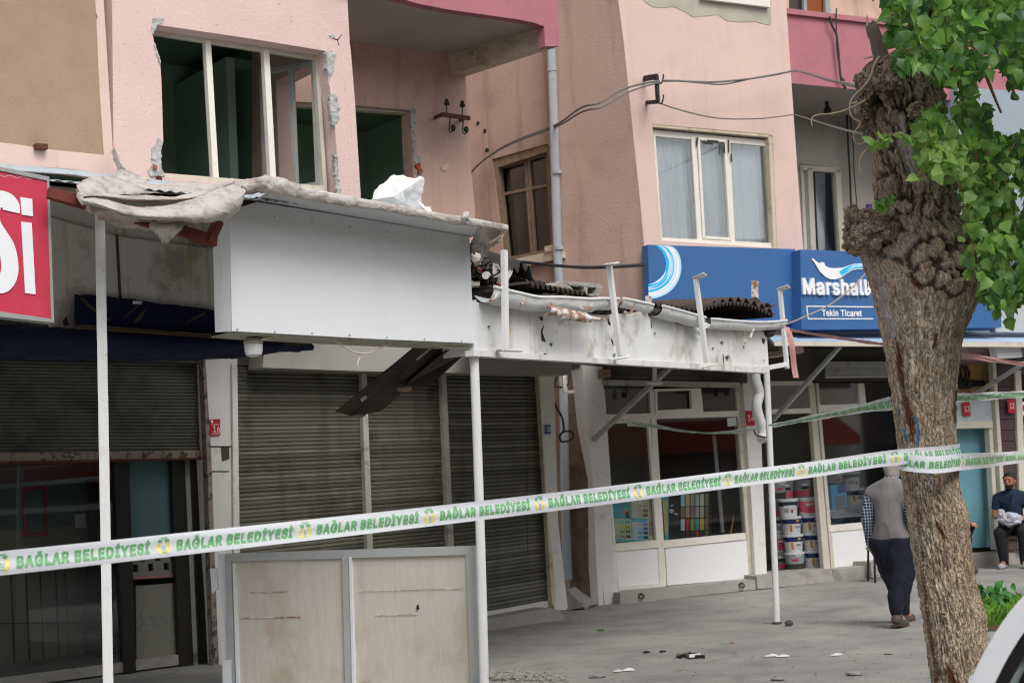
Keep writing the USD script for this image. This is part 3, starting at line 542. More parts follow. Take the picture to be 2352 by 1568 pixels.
for p0, p1, w, n in (((1503, 305), (1519, 552), .035, 'jamb'), ((1593, 310), (1608, 553), .075, 'mullion'), ((1672, 318), (1684, 555), .075, 'mullion'), ((1762, 326), (1776, 560), .06, 'jamb')): part(w2, n, BU.strip(p0, p1, w, .07, kw + .004), M['frame_white'])
sh_ = holder(bb, 'window_sash', 'slim opening casement with peeling film')
for p0, p1 in (((1604, 318), (1669, 324)), ((1617, 545), (1682, 549)), ((1605, 318), (1618, 548)), ((1666, 324), (1679, 549))): part(sh_, 'sash_rail', BU.strip(p0, p1, .04, .05, kw + .02), M['frame_white'])
for q in ([(1506, 308), (1590, 315), (1602, 548), (1522, 544)], [(1604, 320), (1668, 325), (1680, 548), (1616, 545)], [(1680, 324), (1758, 330), (1772, 556), (1690, 551)]): part(w2, 'pane', BU.slab(q, .006, kw - .02), M['glass_clear'])
cu = []
a_, b_ = BU.sz(1496, 300)[0], BU.sz(1790, 300)[0]
for i, (u0, u1) in enumerate(((0, .33), (.33, .62), (.62, 1.0))):
    n = 60; xs = np.linspace(a_ + (b_ - a_) * u0, a_ + (b_ - a_) * u1, n); zs_ = np.linspace(4.4, 6.4, 6)
    G = np.stack([[BU.w(x, z, kw - .16 + .012 * math.sin(x * 70 + i) + .008 * math.sin(x * 31)) for x in xs] for z in zs_]); part(w2, 'net_curtain', grid_mesh(G, .002), M['curtain'])
part(bb, 'window_reveal', [BU.slab([(1765, 308), (1776, 311), (1786, 572), (1777, 570)], .1, -.006), BU.slab([(1497, 284), (1776, 310), (1776, 316), (1498, 291)], .1, -.006)], M['cream_edge'])
for q in ([(1600, 316), (1604, 316), (1603, 330), (1599, 338)], [(1625, 321), (1650, 323), (1649, 328), (1624, 326)], [(1672, 320), (1675, 322), (1676, 350), (1673, 352)], [(1662, 325), (1665, 330), (1666, 352), (1661, 350)], [(1678, 352), (1681, 354), (1682, 372), (1679, 372)]): part(bb, 'peeling_sealant', BU.slab(q, .004, kw + .032), M['iron'])
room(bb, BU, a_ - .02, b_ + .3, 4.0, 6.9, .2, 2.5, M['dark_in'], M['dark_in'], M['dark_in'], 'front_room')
aJ = BU.sz(1845, 500)[0]; part(bb, 'bay_return_wall', BU.rect(aJ - .2, aJ, 3.2, 9, 1.6, -.2), M['pink'])
# the recess on its right with two balconies
BR = B.off(-.6); BP = B.off(.75)
rec = M['white_wall']
part(bb, 'balcony_back_wall', BR.slab([(1790, 250), (2420, 300), (2420, 760), (1810, 760)], .2, 0, [[(1836, 376), (1926, 385), (1942, 640), (1850, 640)]]), mat('pale_grey_plaster', '#b7b1a6', .9, .05, 1.2, dirt=('#8d877c', .4, 2, .52, .2)))
part(bb, 'upper_back_wall', BR.slab([(1790, -160), (2420, -120), (2420, 110), (1790, 80)], .2, 0, [[(1812, -120), (1900, -120), (1902, 60), (1812, 60)]]), M['pink_dirty'])
part(bb, 'upper_curtain', BR.slab([(1850, -140), (1897, -140), (1899, 60), (1852, 60)], .02, -.06), M['orange_cloth'])
part(bb, 'upper_window_dark', BR.slab([(1805, -140), (1850, -140), (1852, 60), (1806, 60)], .02, -.1), M['dark_in'])
part(bb, 'upper_window_frame', [BR.strip((1846, -140), (1851, 40), .06, .06, .02), BR.strip((1897, -140), (1903, 40), .1, .06, .02)], M['frame_grey'])
part(bb, 'balcony_parapet', BP.slab([(1780, 26), (1815, 30), (2100, 62), (2420, 96), (2420, 262), (2100, 219), (1826, 192), (1780, 188)], .12, 0), M['fascia_pink'])
part(bb, 'parapet_coping', BP.slab([(1780, 17), (1815, 20), (2100, 53), (2420, 88), (2420, 98), (2100, 64), (1815, 32), (1780, 28)], .22, .05), M['fascia_pink'])
pa_, pb_ = BP.sz(1780, 190)[0], BP.sz(2420, 262)[0]; zq = BP.hit(1900, 200)[2]
part(bb, 'balcony_soffit', B.rect(pa_, pb_, zq, zq + .15, 1.34, .74), M['soffit'])
part(bb, 'pendant_lamp', [tube([B.w(B.sz(1890, 250)[0], zq, .1), B.w(B.sz(1890, 250)[0], zq - .1, .1)], .03, 8), blob(B.w(B.sz(1890, 250)[0], zq - .14, .1), .06, 2, .05)], M['iron'])
dfr = holder(bb, 'balcony_door', 'cream framed balcony door with a dark pane')
for p0, p1, w in (((1861, 385), (1872, 640), .1), ((1925, 388), (1940, 640), .11), ((1838, 384), (1930, 391), .08), ((1842, 380), (1852, 640), .04)): part(dfr, 'frame_bar', BR.strip(p0, p1, w, .08, .04), M['frame_cream'])
part(dfr, 'pane', BR.slab([(1872, 392), (1924, 396), (1940, 640), (1884, 640)], .01, -.02), M['glass'])
part(dfr, 'curtain', BR.slab([(1838, 386), (1862, 388), (1876, 640), (1850, 640)], .02, -.05), M['curtain'])
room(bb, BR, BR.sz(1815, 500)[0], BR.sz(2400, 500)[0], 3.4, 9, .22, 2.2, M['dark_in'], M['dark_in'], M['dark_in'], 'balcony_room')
part(bb, 'balcony_slab', B.rect(pa_, pb_, 3.72, 3.9, 1.5, .7), M['concrete'])
part(bb, 'purple_pipe', tube([BR.hit(1996, 470, .1), BR.hit(2002, 590, .1)], .05, 10), mat('violet_pipe', '#5b4a78', .5))
# ---------------------------------------------------------------- drainpipe down the side wall
dp = holder(bb, 'drainpipe', 'grey plastic drainpipe')
pip = smooth_path([BS.hit(x, y, .09) for x, y in ((1262, -60), (1267, 120), (1274, 340), (1280, 560), (1286, 700), (1293, 860), (1296, 1000), (1305, 1330))], 60)
part(dp, 'pipe', tube(pip, .062, 14), M['pvc'], smooth=40)
for x, y in ((1268, 161), (1279, 396), (1283, 570)): part(dp, 'collar', tube([BS.hit(x, y - 4, .09), BS.hit(x + .3, y + 4, .09)], .07, 14), M['pvc'], smooth=40)
# ---------------------------------------------------------------- ground floor of the right building
pr = lambda px, k=.05, t=.4, m='white_wall', n='pier', **q: part(bb, n, B.slab(px, t, k), M[m], **q)
e_ = B.slab([(1337, 838), (1384, 842), (1398, 1100), (1412, 1320), (1420, 1352), (1430, 1384), (1376, 1390), (1370, 1300), (1362, 1100), (1348, 980)], .45, .06); part(bb, 'pier', e_, M['white_wall'])
pr([(1704, 850), (1741, 852), (1748, 1000), (1762, 1330), (1736, 1334), (1726, 1150)])
part(bb, 'header', B.slab([(1330, 700), (2420, 760), (2420, 860), (1330, 845)], .3, .0), M['dark_in'])
sh = holder(bb, 'roller_shutter', 'rolled-up dark green shutter above the paint shop window'); slats(sh, B, [(1384, 838), (1716, 846), (1716, 880), (1384, 872)], 8, M['shutter_dark'], .05)
part(sh, 'bottom_bar', B.slab([(1386, 872), (1700, 878), (1700, 890), (1386, 884)], .06, .08), M['rail'])
part(bb, 'header_block', B.slab([(1378, 848), (1402, 848), (1403, 866), (1379, 870)], .2, .12), M['wood_old'])
kf = -.02
for px in ([(1381, 895), (1389, 895), (1420, 1356), (1411, 1358)], [(1492, 893), (1504, 893), (1531, 1345), (1516, 1348)]): part(bb, 'shop_frame_stile', B.slab(px, .09, kf), M['frame_white'])
for px in ([(1384, 952), (1696, 943), (1696, 956), (1385, 965)], [(1411, 1248), (1515, 1239), (1515, 1257), (1412, 1266)], [(1522, 1241), (1712, 1223), (1714, 1238), (1523, 1258)], [(1421, 1346), (1520, 1338), (1521, 1347), (1421, 1356)]): part(bb, 'shop_frame_rail', B.slab(px, .085, kf + .006), M['frame_white'])
part(bb, 'shop_frame_jamb', B.slab([(1690, 890), (1706, 890), (1737, 1330), (1722, 1332)], .1, kf - .004), M['frame_cream'])
part(bb, 'transom_light', B.slab([(1504, 893), (1610, 891), (1616, 948), (1507, 951)], .05, kf + .015, [[(1510, 898), (1587, 896), (1589, 938), (1511, 942)]]), M['frame_white'], label='inner frame of the opening fanlight')
part(bb, 'door_sash', B.slab([(1386, 966), (1493, 962), (1514, 1242), (1410, 1250)], .05, kf + .012, [[(1393, 972), (1488, 970), (1508, 1240), (1414, 1248)]]), M['frame_white'])
for q in ([(1388, 893), (1493, 891), (1496, 950), (1390, 953)], [(1509, 897), (1588, 895), (1590, 940), (1510, 943)], [(1602, 892), (1692, 890), (1694, 945), (1604, 948)], [(1392, 970), (1489, 968), (1510, 1242), (1413, 1250)], [(1506, 962), (1694, 957), (1712, 1226), (1523, 1243)]): part(bb, 'shop_pane', B.slab(q, .008, kf - .04), M['glass_clear'])
part(bb, 'kick_panel', B.slab([(1414, 1266), (1514, 1258), (1519, 1340), (1421, 1348)], .03, kf - .01), M['white_paint']); part(bb, 'kick_panel', B.slab([(1528, 1258), (1716, 1239), (1726, 1327), (1533, 1344)], .03, kf - .01), M['white_paint'])
def plinth(px0, px1, px2, px3, kf_=.22, name='shop_step'):
    e = B.slab([px0, px1, px2, px3], .6, kf_); part(bb, name, rough(e, .012, 5, .12, 3), M['concrete'])
plinth((1424, 1360), (1736, 1330), (1742, 1352), (1424, 1388)); plinth((1738, 1322), (1912, 1306), (1916, 1336), (1740, 1352), .25); plinth((1914, 1307), (2000, 1298), (2004, 1328), (1916, 1335), .22); plinth((2000, 1290), (2420, 1256), (2424, 1290), (2002, 1326), .35)
part(bb, 'threshold_mound', rough(hull([B.hit(1302, 1352, .3), B.hit(1320, 1346, .1), B.hit(1372, 1386, .2), B.hit(1340, 1392, .45), at_z(1290, 1402), at_z(1375, 1390), at_z(1345, 1398)]), .03, 4, .08, 2), M['concrete'])
for (x, y) in ((1473, 1368), (1704, 1343)): part(bb, 'step_ring', trimesh.creation.torus(.034, .01, major_sections=14, minor_sections=6).apply_transform(trimesh.transformations.rotation_matrix(1.2, [1, 0, .4])).apply_translation(B.hit(x, y, .24)), M['iron'])
for x, y in ((1434, 907), (1669, 901)):
    part(bb, 'padlock', [cbox((.07, .035, .08), .01).apply_translation(B.hit(x, y, .06)), trimesh.creation.torus(.032, .009, major_sections=12, minor_sections=6).apply_transform(trimesh.transformations.rotation_matrix(1.57, [1, 0, 0])).apply_translation(B.hit(x + 1, y - 8, .06))], M['iron'])
# open doorway of the paint shop
for px in ([(1858, 880), (1870, 880), (1908, 1310), (1893, 1312)], [(1874, 880), (1880, 880), (1918, 1308), (1910, 1309)]): part(bb, 'shop_frame_stile', B.slab(px, .08, kf), M['frame_cream'])
for px in ([(1762, 873), (1866, 875), (1866, 884), (1762, 884)], [(1764, 940), (1862, 937), (1864, 948), (1765, 951)], [(1882, 930), (1986, 926), (2080, 922), (2080, 938), (1986, 942), (1882, 946)], [(1904, 1206), (2080, 1190), (2082, 1205), (1906, 1221)]): part(bb, 'shop_frame_rail', B.slab(px, .08, kf + .004), M['frame_white'])
part(bb, 'shop_frame_stile', B.slab([(1972, 880), (1985, 880), (1990, 930), (1976, 930)], .08, kf), M['frame_white'])
part(bb, 'shop_pane', B.slab([(1882, 945), (2080, 938), (2102, 1192), (1904, 1208)], .008, kf - .03), M['glass_clear']); part(bb, 'shop_pane', B.slab([(1880, 882), (1973, 880), (1976, 928), (1882, 932)], .008, kf - .03), M['glass_clear'])
part(bb, 'shop_pane', B.slab([(1986, 880), (2090, 880), (2092, 924), (1990, 928)], .008, kf - .03), M['glass_clear']); part(bb, 'shop_pane', B.slab([(1766, 884), (1860, 884), (1863, 938), (1768, 941)], .008, kf - .03), M['glass_clear'])
part(bb, 'kick_panel', B.slab([(1905, 1221), (2082, 1205), (2092, 1290), (1914, 1306)], .03, kf - .01), M['white_paint'])
sh = holder(bb, 'roller_shutter', 'rolled grey shutter drum above the doorway'); slats(sh, B, [(1896, 830), (2090, 830), (2090, 866), (1896, 868)], 7, M['rail'], .25, .02)
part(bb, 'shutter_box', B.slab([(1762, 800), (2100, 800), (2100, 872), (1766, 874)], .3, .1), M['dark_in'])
sA, sB = B.sz(1392, 1200)[0], B.sz(2160, 1200)[0]
room(bb, B, sA, sB, .16, 3.3, .14, 2.2, mat('shop_interior', '#8f8e82', .9, .1, 1), M['concrete'], M['soffit'], 'shop')
part(bb, 'shop_partition', B.rect(B.sz(1722, 1200)[0], B.sz(1750, 1200)[0], .16, 3.2, 3.0, -.16), M['dark_in'])
# number plates
for i, (x, y, t, pl, lb) in enumerate(((1723, 960, '14', B.off(.06), 'red number plate 14 on the white pier beside the paint shop window'), (2220, 939, '13', B.off(.42), 'red number plate on the pale lintel over the teal door'), (2323, 932, '12', B.off(.47), 'red number plate on the dark plum cladding'))):
    q = thing('number_plate', lb, 'plate', pl.hit(x, y), 'house number plates'); a_, z_ = pl.sz(x, y, .01); s_ = .1
    part(q, 'plate', pl.rect(a_ - .075, a_ + .075, z_ - .105, z_ + .105, .008, .012), M['red_plate']); part(q, 'lettering', on_plane(pl.off(0), letters(t, .085, .003, False, .75).apply_translation([-.045, -.04, 0]), x, y, .013), M['white_paint'])
# ---------------------------------------------------------------- teal door and dark shop further along
pr([(2100, 972), (2278, 975), (2288, 1275), (2120, 1285)], .1, .1, 'dark_in', 'doorway_back')
part(bb, 'teal_door', B.slab([(2120, 984), (2272, 984), (2287, 1255), (2130, 1262)], .05, .18), M['teal_door'])
part(bb, 'door_lintel', B.slab([(2120, 910), (2276, 907), (2279, 968), (2122, 972)], .3, .4), M['grey_sheet']); part(bb, 'lintel_trim', B.slab([(2118, 970), (2280, 966), (2281, 982), (2119, 985)], .34, .43), M['frame_cream'])
part(bb, 'door_jamb', B.slab([(2272, 982), (2280, 982), (2296, 1262), (2287, 1262)], .1, .4), M['frame_cream'])
part(bb, 'meter_board', B.slab([(2120, 838), (2276, 834), (2281, 906), (2122, 908)], .05, .2), M['blockboard'])
part(bb, 'meter_cables', [tube(smooth_path([B.hit(2190 + i * 9, 838, .22), B.hit(2200 + i * 7, 862 + i * 4, .23), B.hit(2212 - i * 6, 885, .24), B.hit(2230 + i * 10, 884, .22), B.hit(2262, 878 + 3 * i, .22)], 16), .018, 6) for i in range(4)] + [blob(B.hit(2222, 882, .23), .05, 2, .2)], M['iron'])
part(bb, 'dark_gap', B.slab([(2276, 800), (2300, 800), (2312, 1262), (2290, 1262)], .1, .15), M['dark_in'])
for px in ([(2280, 830), (2287, 830), (2312, 1190), (2303, 1190)], [(2332, 850), (2345, 850), (2362, 1260), (2346, 1260)]): part(bb, 'shop_front_post', B.slab(px, .1, .46), M['frame_cream'])
for i in range(16):
    y = 838 + i * 25; part(bb, 'cladding_board', B.slab([(2288 + i * 1.55, y), (2336 + i * .85, y), (2337 + i * .85, y + 23.5), (2289.4 + i * 1.55, y + 23.5)], .03, .42 + (i % 2) * .006), M['lattice'])
part(bb, 'right_shop_wall', B.slab([(2286, 820), (2420, 820), (2440, 1262), (2300, 1262)], .1, .38), M['dark_in'])
part(bb, 'right_shop_glass', B.slab([(2345, 860), (2420, 860), (2440, 1250), (2362, 1250)], .01, .42), M['glass'])
part(bb, 'price_sticker', [B.slab([(2334, 922), (2400, 922), (2360, 970)], .004, .436), B.slab([(2352, 975), (2380, 975), (2384, 1040), (2355, 1040)], .004, .436)], M['white_paint'])
part(bb, 'sticker_print', [B.slab([(2343, 930), (2372, 930), (2358, 955)], .003, .44), B.slab([(2353, 985), (2378, 985), (2379, 1000), (2354, 1000)], .003, .44)], M['red_plate'])
part(bb, 'wall_mass', [B.rect(B.sz(2100, 1200)[0], B.sz(2440, 1200)[0] + 6, 3.0, 3.9, .3, .1), B.rect(B.sz(2440, 1200)[0], B.sz(2440, 1200)[0] + 12, 0, 12, .3, .3)], M['pink_dirty'])
part(bb, 'pale_wing', B.slab([(2200, 200), (2352, 210), (2700, 280), (2700, 760), (2210, 700)], .3, .9), mat('pale_wing_render', '#97a2ab', .85, .06, 1.0, dirt=('#97a1aa', .4, 1.5, .5, .2)))
for i, (x, y) in enumerate(((2300, 470), (2330, 560), (2300, 600))): part(bb, 'wing_window', B.slab([(x, y), (x + 40, y + 4), (x + 42, y + 60), (x + 2, y + 56)], .03, .92), M['glass'])
# ---------------------------------------------------------------- signs of the paint shop
M['sign_blue'] = mat('sign_blue', '#3a659a', .4, .04, .8, dirt=('#27518a', .4, 1.2, .5, .3), spec=.4)
M['sky_stripe'] = mat('cyan_stripe', '#27b4ee', .4, .03); M['pale_stripe'] = mat('pale_blue_stripe', '#b9e0f2', .4, .03)
M['white_sign'] = mat('white_print', '#e9ecee', .4, .02)
ks = .16
s1 = thing('blue_shop_sign', 'plain blue sign board with a cyan and white swirl at its left edge', 'sign', BU.hit(1650, 735, ks))
part(s1, 'board', BU.slab([(1488, 562), (1826, 572), (1832, 742), (1494, 738)], .14, ks), M['sign_blue'])
z1 = zt(2048, 683, 2.2959)
def stripe(pl, parent, px, k, m, name='swirl_stripe'):
    part(parent, name, pl.slab(px, .003, k), M[m])
def band(pts0, pts1): return list(pts0) + list(pts1)[::-1]
def arc(c, r0, r1, t0, t1, n=24, ex=1.0):
    return [(c[0] + (r0 + (r1 - r0) * i / n) * math.cos(t0 + (t1 - t0) * i / n), c[1] + (r0 + (r1 - r0) * i / n) * ex * math.sin(t0 + (t1 - t0) * i / n)) for i in range(n + 1)]
O_in = z1((1318, 682), (1365, 730), (1405, 800), (1412, 880), (1395, 940), (1350, 995), (1300, 1025), (1252, 1040))
O_out = z1((1425, 690), (1505, 720), (1545, 800), (1555, 880), (1535, 990), (1470, 1090), (1380, 1150), (1256, 1176))
def between(u): return smooth_path([np.array(a) * (1 - u) + np.array(b) * u for a, b in zip(O_in, O_out)], 30)
for u0, u1, m_, kk_ in ((0, .2, 'sky_stripe', .003), (.2, .42, 'pale_stripe', .0035), (.42, .56, 'sky_stripe', .004), (.56, .86, 'white_sign', .0045), (.86, 1.0, 'pale_stripe', .005)):
    stripe(BU, s1, [tuple(p) for p in between(u0)] + [tuple(p) for p in between(u1)][::-1], ks + kk_, m_)
for u0, u1, w_, m_, f0, f1 in ((.02, .12, 1, 'white_sign', 16, 29), (.44, .5, 1, 'pale_stripe', 4, 20), (.2, .3, 1, 'white_sign', 2, 12), (.66, .72, 1, 'pale_stripe', 5, 26), (.22, .34, 1, 'sky_stripe', 16, 29)):
    a__, b__ = between(u0), between(u1); n_ = f1 - f0; mid_ = between((u0 + u1) / 2)
    w__ = np.sin(np.linspace(0, math.pi, n_))[:, None]
    stripe(BU, s1, [tuple(p) for p in mid_[f0:f1] + (a__[f0:f1] - mid_[f0:f1]) * w__] + [tuple(p) for p in (mid_[f0:f1] + (b__[f0:f1] - mid_[f0:f1]) * w__)[::-1]], ks + .007, m_)
s2 = thing('blue_shop_sign', 'blue sign box lettered with a white shop name beneath a wave emblem', 'sign', BU.hit(1940, 756, .3)); k2 = .34
part(s2, 'box', BU.slab([(1838, 573), (2300, 590), (2300, 752), (1841, 757)], .33, k2), M['sign_blue'])
z3 = zt(3072, 683, 2.2959)
wv = z3((400, 810), (412, 803), (440, 828), (470, 850), (490, 838), (515, 842), (525, 870), (560, 890), (620, 895), (690, 888), (750, 868), (800, 852), (880, 852), (882, 880), (880, 905), (820, 905), (770, 915), (720, 945), (670, 982), (620, 997), (570, 995), (530, 975), (480, 930), (450, 880), (425, 840))
stripe(BU, s2, wv, k2 + .012, 'white_sign', 'wave_emblem'); 
stripe(BU, s2, z3((655, 925), (700, 895), (750, 872), (800, 858), (878, 858), (878, 896), (820, 895), (770, 905), (720, 935), (680, 962)), k2 + .016, 'sky_stripe', 'wave_emblem_blue')
stripe(BU, s2, z3((720, 925), (780, 870), (860, 862), (876, 880), (800, 885), (760, 905)), k2 + .02, 'pale_stripe', 'wave_emblem_light')
def fit_text(parent, pl, t, x0, x1, y0, y1, k, m, depth=.02, bold=True, name='lettering', slant=0.0):
    """Lettering that starts at (x0, y1), ends at x1 and is y1 - y0 tall, on a wall."""
    a, z = pl.sz(x0, y1, k); a1_, zb2 = pl.sz(x1, y1, k); _, zt2 = pl.sz(x0, y0, k)
    g = heavy(t, zt2 - z, depth, 4 if len(t) < 10 else 3, slant); w_ = g.bounds[1][0] - g.bounds[0][0]; g.apply_translation([-g.bounds[0][0], 0, 0]); g.apply_scale([(a1_ - a) / w_, 1, 1])
    g.apply_transform(trimesh.transformations.rotation_matrix(math.atan2(zb2 - z, a1_ - a) * 0, [0, 0, 1])); g.apply_translation([a, z, k]); return part(parent, name, pl.put(g), M[m])
fit_text(s2, BU, 'Marshall', 1842, 1992, 639, 676.5, k2 + .002, 'white_sign', .035)
stripe(BU, s2, z3((915, 1020), (935, 1010), (950, 1040), (935, 1060), (925, 1075), (950, 1075), (950, 1100), (930, 1140), (915, 1145), (930, 1100), (912, 1095), (925, 1050)), k2 + .03, 'white_sign', 'lettering_mark')
fit_text(s2, BU, 'Tekin Ticaret', 1888, 1979, 711, 726, k2 + .002, 'white_sign', .008)
for p0, p1 in (((1853, 703), (2006, 705)), ((1857, 732), (2006, 732)), ((1853, 703), (1857, 733))): part(s2, 'name_border', BU.strip(p0, p1, .016, .006, k2 + .006, .001), M['white_sign'])
fas = B.off(1.45)
aw = thing('shop_awning', 'long pale blue sheet awning on grey struts over the paint shop', 'awning', B.hit(1900, 900) * [1, 1, 0])
top_l, top_r = B.hit(1380, 742, .35), B.hit(2440, 752, .55)
bl_, br_ = fas.hit(1380, 765), fas.hit(2440, 792)
fr = [fas.hit(1372 + (2440 - 1372) * t, 776 + 12 * t) for t in (0, .5, 1)]
M['awning'] = mat('pale_awning_sheet', '#a9bcd6', .5, .04, 1.5, dirt=('#8693a5', .4, 2, .52, .2))
G = np.stack([[fas.hit(1372 + 1068 * t, 782 + 5 * t, 0) for t in np.linspace(0, 1, 30)], [fas.hit(1372 + 1068 * t, 770 + 2 * t, -.5) for t in np.linspace(0, 1, 30)], [fas.hit(1372 + 1068 * t, 750 + 3 * t, -1.05) for t in np.linspace(0, 1, 30)]])
part(aw, 'sheet', grid_mesh(G, .012), M['awning'])
part(aw, 'front_bar', fas.slab([(1372, 782), (2440, 786), (2440, 797), (1372, 792)], .06, .02), M['frame_cream'])
for (x0, y0), (x1, y1) in (((1363, 1010), (1545, 838)), ((1775, 965), (1930, 794)), ((2196, 932), (2356, 832))):
    part(aw, 'strut', bar(B.hit(x0, y0, .07), fas.hit(x1, y1, -.05), .055, .055, B.d), M['frame_grey'])
part(aw, 'hanger', [fas.strip((1505, 842), (1505, 880), .05, .03, .02), fas.strip((1496, 879), (1524, 879), .03, .1, .04)], M['frame_white'])
sb3 = thing('light_box_sign', 'blank white box hanging under the pale awning beyond the tree', 'sign', B.hit(2315, 820, 1.2))
part(sb3, 'box', B.slab([(2288, 796), (2344, 794), (2348, 820), (2292, 823)], .14, 1.3), M['white_sign'])
sb4 = thing('shop_sign_panel', 'white sign panel above the awning at the right edge', 'sign', B.hit(2330, 760, .7))
part(sb4, 'panel', B.slab([(2284, 700), (2440, 690), (2440, 765), (2286, 762)], .1, 1.2), mat('grey_white_sign', '#b4b9bc', .5, .04)); part(sb4, 'cap', B.slab([(2282, 694), (2440, 684), (2440, 690), (2283, 700)], .12, 1.22), M['iron'])
# ================================================================ CANOPIES AND SIGNS OVER THE LEFT SHOPS
M['white_post'] = mat('white_painted_post', '#d9d9d8', .5, .04, 5, dirt=('#9a948b', .3, 6, .57, .14), spots=('#7a4a32', .75, 30, .665, .03), bump=.1)
M['white_panel'] = mat('white_sheet_panel', '#dcdee0', .45, .025, .8, streak=('#c3cad2', .3, 4, .52, .3), dirt=('#c2bfb8', .3, 1.2, .56, .25))
M['white_fascia'] = mat('dirty_white_fascia', '#d8d8d6', .6, .05, 1.5, dirt=('#978f83', .75, 2.6, .53, .14), streak=('#b08f60', .6, 7, .57, .1), spots=('#6a6158', .8, 16, .685, .03), bump=.2, bscale=20)
M['gutter'] = mat('gutter_metal', '#c9cac8', .5, .07, 3, dirt=('#8d877e', .6, 5, .55, .14), spots=('#8a5028', .8, 13, .66, .05), bump=.2, bscale=25)
M['gutter_rust'] = mat('rusted_gutter', '#d8d6d2', .65, .1, 5, dirt=('#8c5a33', .9, 9, .44, .1), spots=('#3f2d22', .9, 18, .6, .06), bump=.5, bscale=40)
M['bitumen'] = mat('bitumen_sheet', '#39342f', .85, .25, 6, dirt=('#5c544c', .6, 9, .54, .16), bump=.5, bscale=30)
M['brown_sheet'] = mat('brown_corrugated_sheet', '#4e4039', .7, .15, 4, dirt=('#7a6a60', .5, 7, .55, .14), bump=.3)
M['red_oxide'] = mat('red_oxide_steel', '#6b3227', .7, .15, 7, dirt=('#3d1c15', .5, 9, .55, .14))
M['tarp'] = mat('dirty_tarpaulin', '#c2bbb5', .6, .06, 3, dirt=('#877a6f', .75, 5.5, .49, .16), streak=('#94877c', .6, 9, .53, .12), spots=('#4f443b', .7, 20, .645, .05), bump=.9, bscale=34, bstretch=(1, 1, 2.2))
M['sack'] = mat('white_sack', '#e0dfde', .6, .04, 5, dirt=('#c4c0bb', .35, 6, .55, .16), bump=.06)
M['red_sign'] = mat('red_sign_face', '#c23850', .4, .05, 1.3, dirt=('#dd7f8d', .35, 2.5, .55, .2), streak=('#c2506a', .3, 6, .55, .2))
M['blue_cloth'] = mat('navy_awning_cloth', '#0d1736', .9, .12, 4, dirt=('#0a1330', .5, 3, .5, .2), bump=.2)
M['gold'] = mat('ochre_print', '#473c26', .85, .1, 8)
M['plank'] = mat('dark_wet_board', '#3b342d', .75, .25, 5, dirt=('#191613', .7, 6, .48, .2), bump=.3)
M['cable_white'] = mat('cream_cable', '#c9c1ae', .5, .05); M['cable_black'] = mat('black_cable', '#2b2c30', .5, .05); M['cable_grey'] = mat('grey_cable', '#6f6b66', .6, .05); M['cable_beige'] = mat('beige_cable', '#a8977c', .6, .08, 8)
M['bulb'] = mat('opal_glass', '#d6d6d4', .25, .02, spec=.5)

M['stone_dark'] = mat('dark_cement', '#5a544d', .95, .2, 20, bump=.6)
# ---------------------------------------------------------------- left canopy
c1 = thing('shop_canopy', 'sheet-roofed canopy on a square white post with a rust-red steel frame', 'canopy', F.hit(245, 1400) * [1, 1, 0])
p1t, p1b = F.hit(229, 478), F.hit(246, 1430); p1b = p1b + (p1b - p1t) * (p1b[2] / (p1t[2] - p1b[2])); 
part(c1, 'post', bar(p1b, p1t + (p1t - p1b) * .02, .062, .062, unit(F.d + F.n * .45), .006), M['white_post'])
rl = F.sz(-200, 500)[0] - 5.0; rr = F.sz(1163, 520, .42)[0]
def roofpt(a, kq):
    """The canopy roof: rises from the eave (k = .4) back to the wall under the window."""
    return F.w(a, 3.62 + (.42 - kq) * .2, kq)
nn = 120; xs = np.linspace(rl, rr, nn)
G = np.stack([[roofpt(a, kq) + [0, 0, .006 * math.sin(a * 2 * math.pi / .076)] for a in np.linspace(rl, rr, 900)] for kq in (.12, -1.5, -3.3)])
part(c1, 'roof_sheet', grid_mesh(G, .004), M['grey_sheet'])
part(c1, 'wall_flashing', AU.slab([(-160, 360), (0, 376), (170, 390), (263, 402), (600, 440), (840, 470), (840, 485), (600, 458), (262, 416), (170, 401), (0, 389), (-160, 374)], .02, .07), M['grey_sheet'])
part(c1, 'eave_beam', F.strip((114, 441), (500, 552), .07, .05, .28), M['red_oxide'])
part(c1, 'eave_beam', F.strip((440, 540), (500, 556), .055, .05, .2), M['red_oxide'])
part(c1, 'bracket_arm', F.strip((486, 556), (508, 508), .05, .1, .3), M['red_oxide'])
part(c1, 'soffit_board', prism([F.hit(588, 464, .0), F.hit(1078, 546, .0), F.hit(1160, 524, .40), F.hit(650, 428, .40)], [0, 0, .02]), M['white_panel'])
part(c1, 'ceiling', grid_mesh(np.stack([[roofpt(a, kq) - [0, 0, .05] for a in np.linspace(rl, rr - .3, 12)] for kq in (.0, -1.5, -3.3, -4.4)]), .02), M['soffit'])
bw = PL(F.w(0, 0, -1.35)[:2], YA)
part(c1, 'rear_panel', bw.slab([(118, 500), (118, 752), (168, 752), (172, 684), (520, 716), (620, 730), (620, 590), (272, 544)], .05, 0), M['white_fascia'])
part(c1, 'rear_panel_upper', bw.slab([(100, 430), (118, 512), (272, 541), (620, 587), (620, 480)], .05, -.03), M['white_fascia'])
part(c1, 'panel_joint', bw.strip((269, 540), (277, 690), .022, .01, .008), M['dark_in'])
part(c1, 'broken_corner', [rough(bw.slab([(145, 736), (153, 728), (156, 738), (160, 744), (150, 748)], .03, .02), .01, 20, .04)], M['iron'])
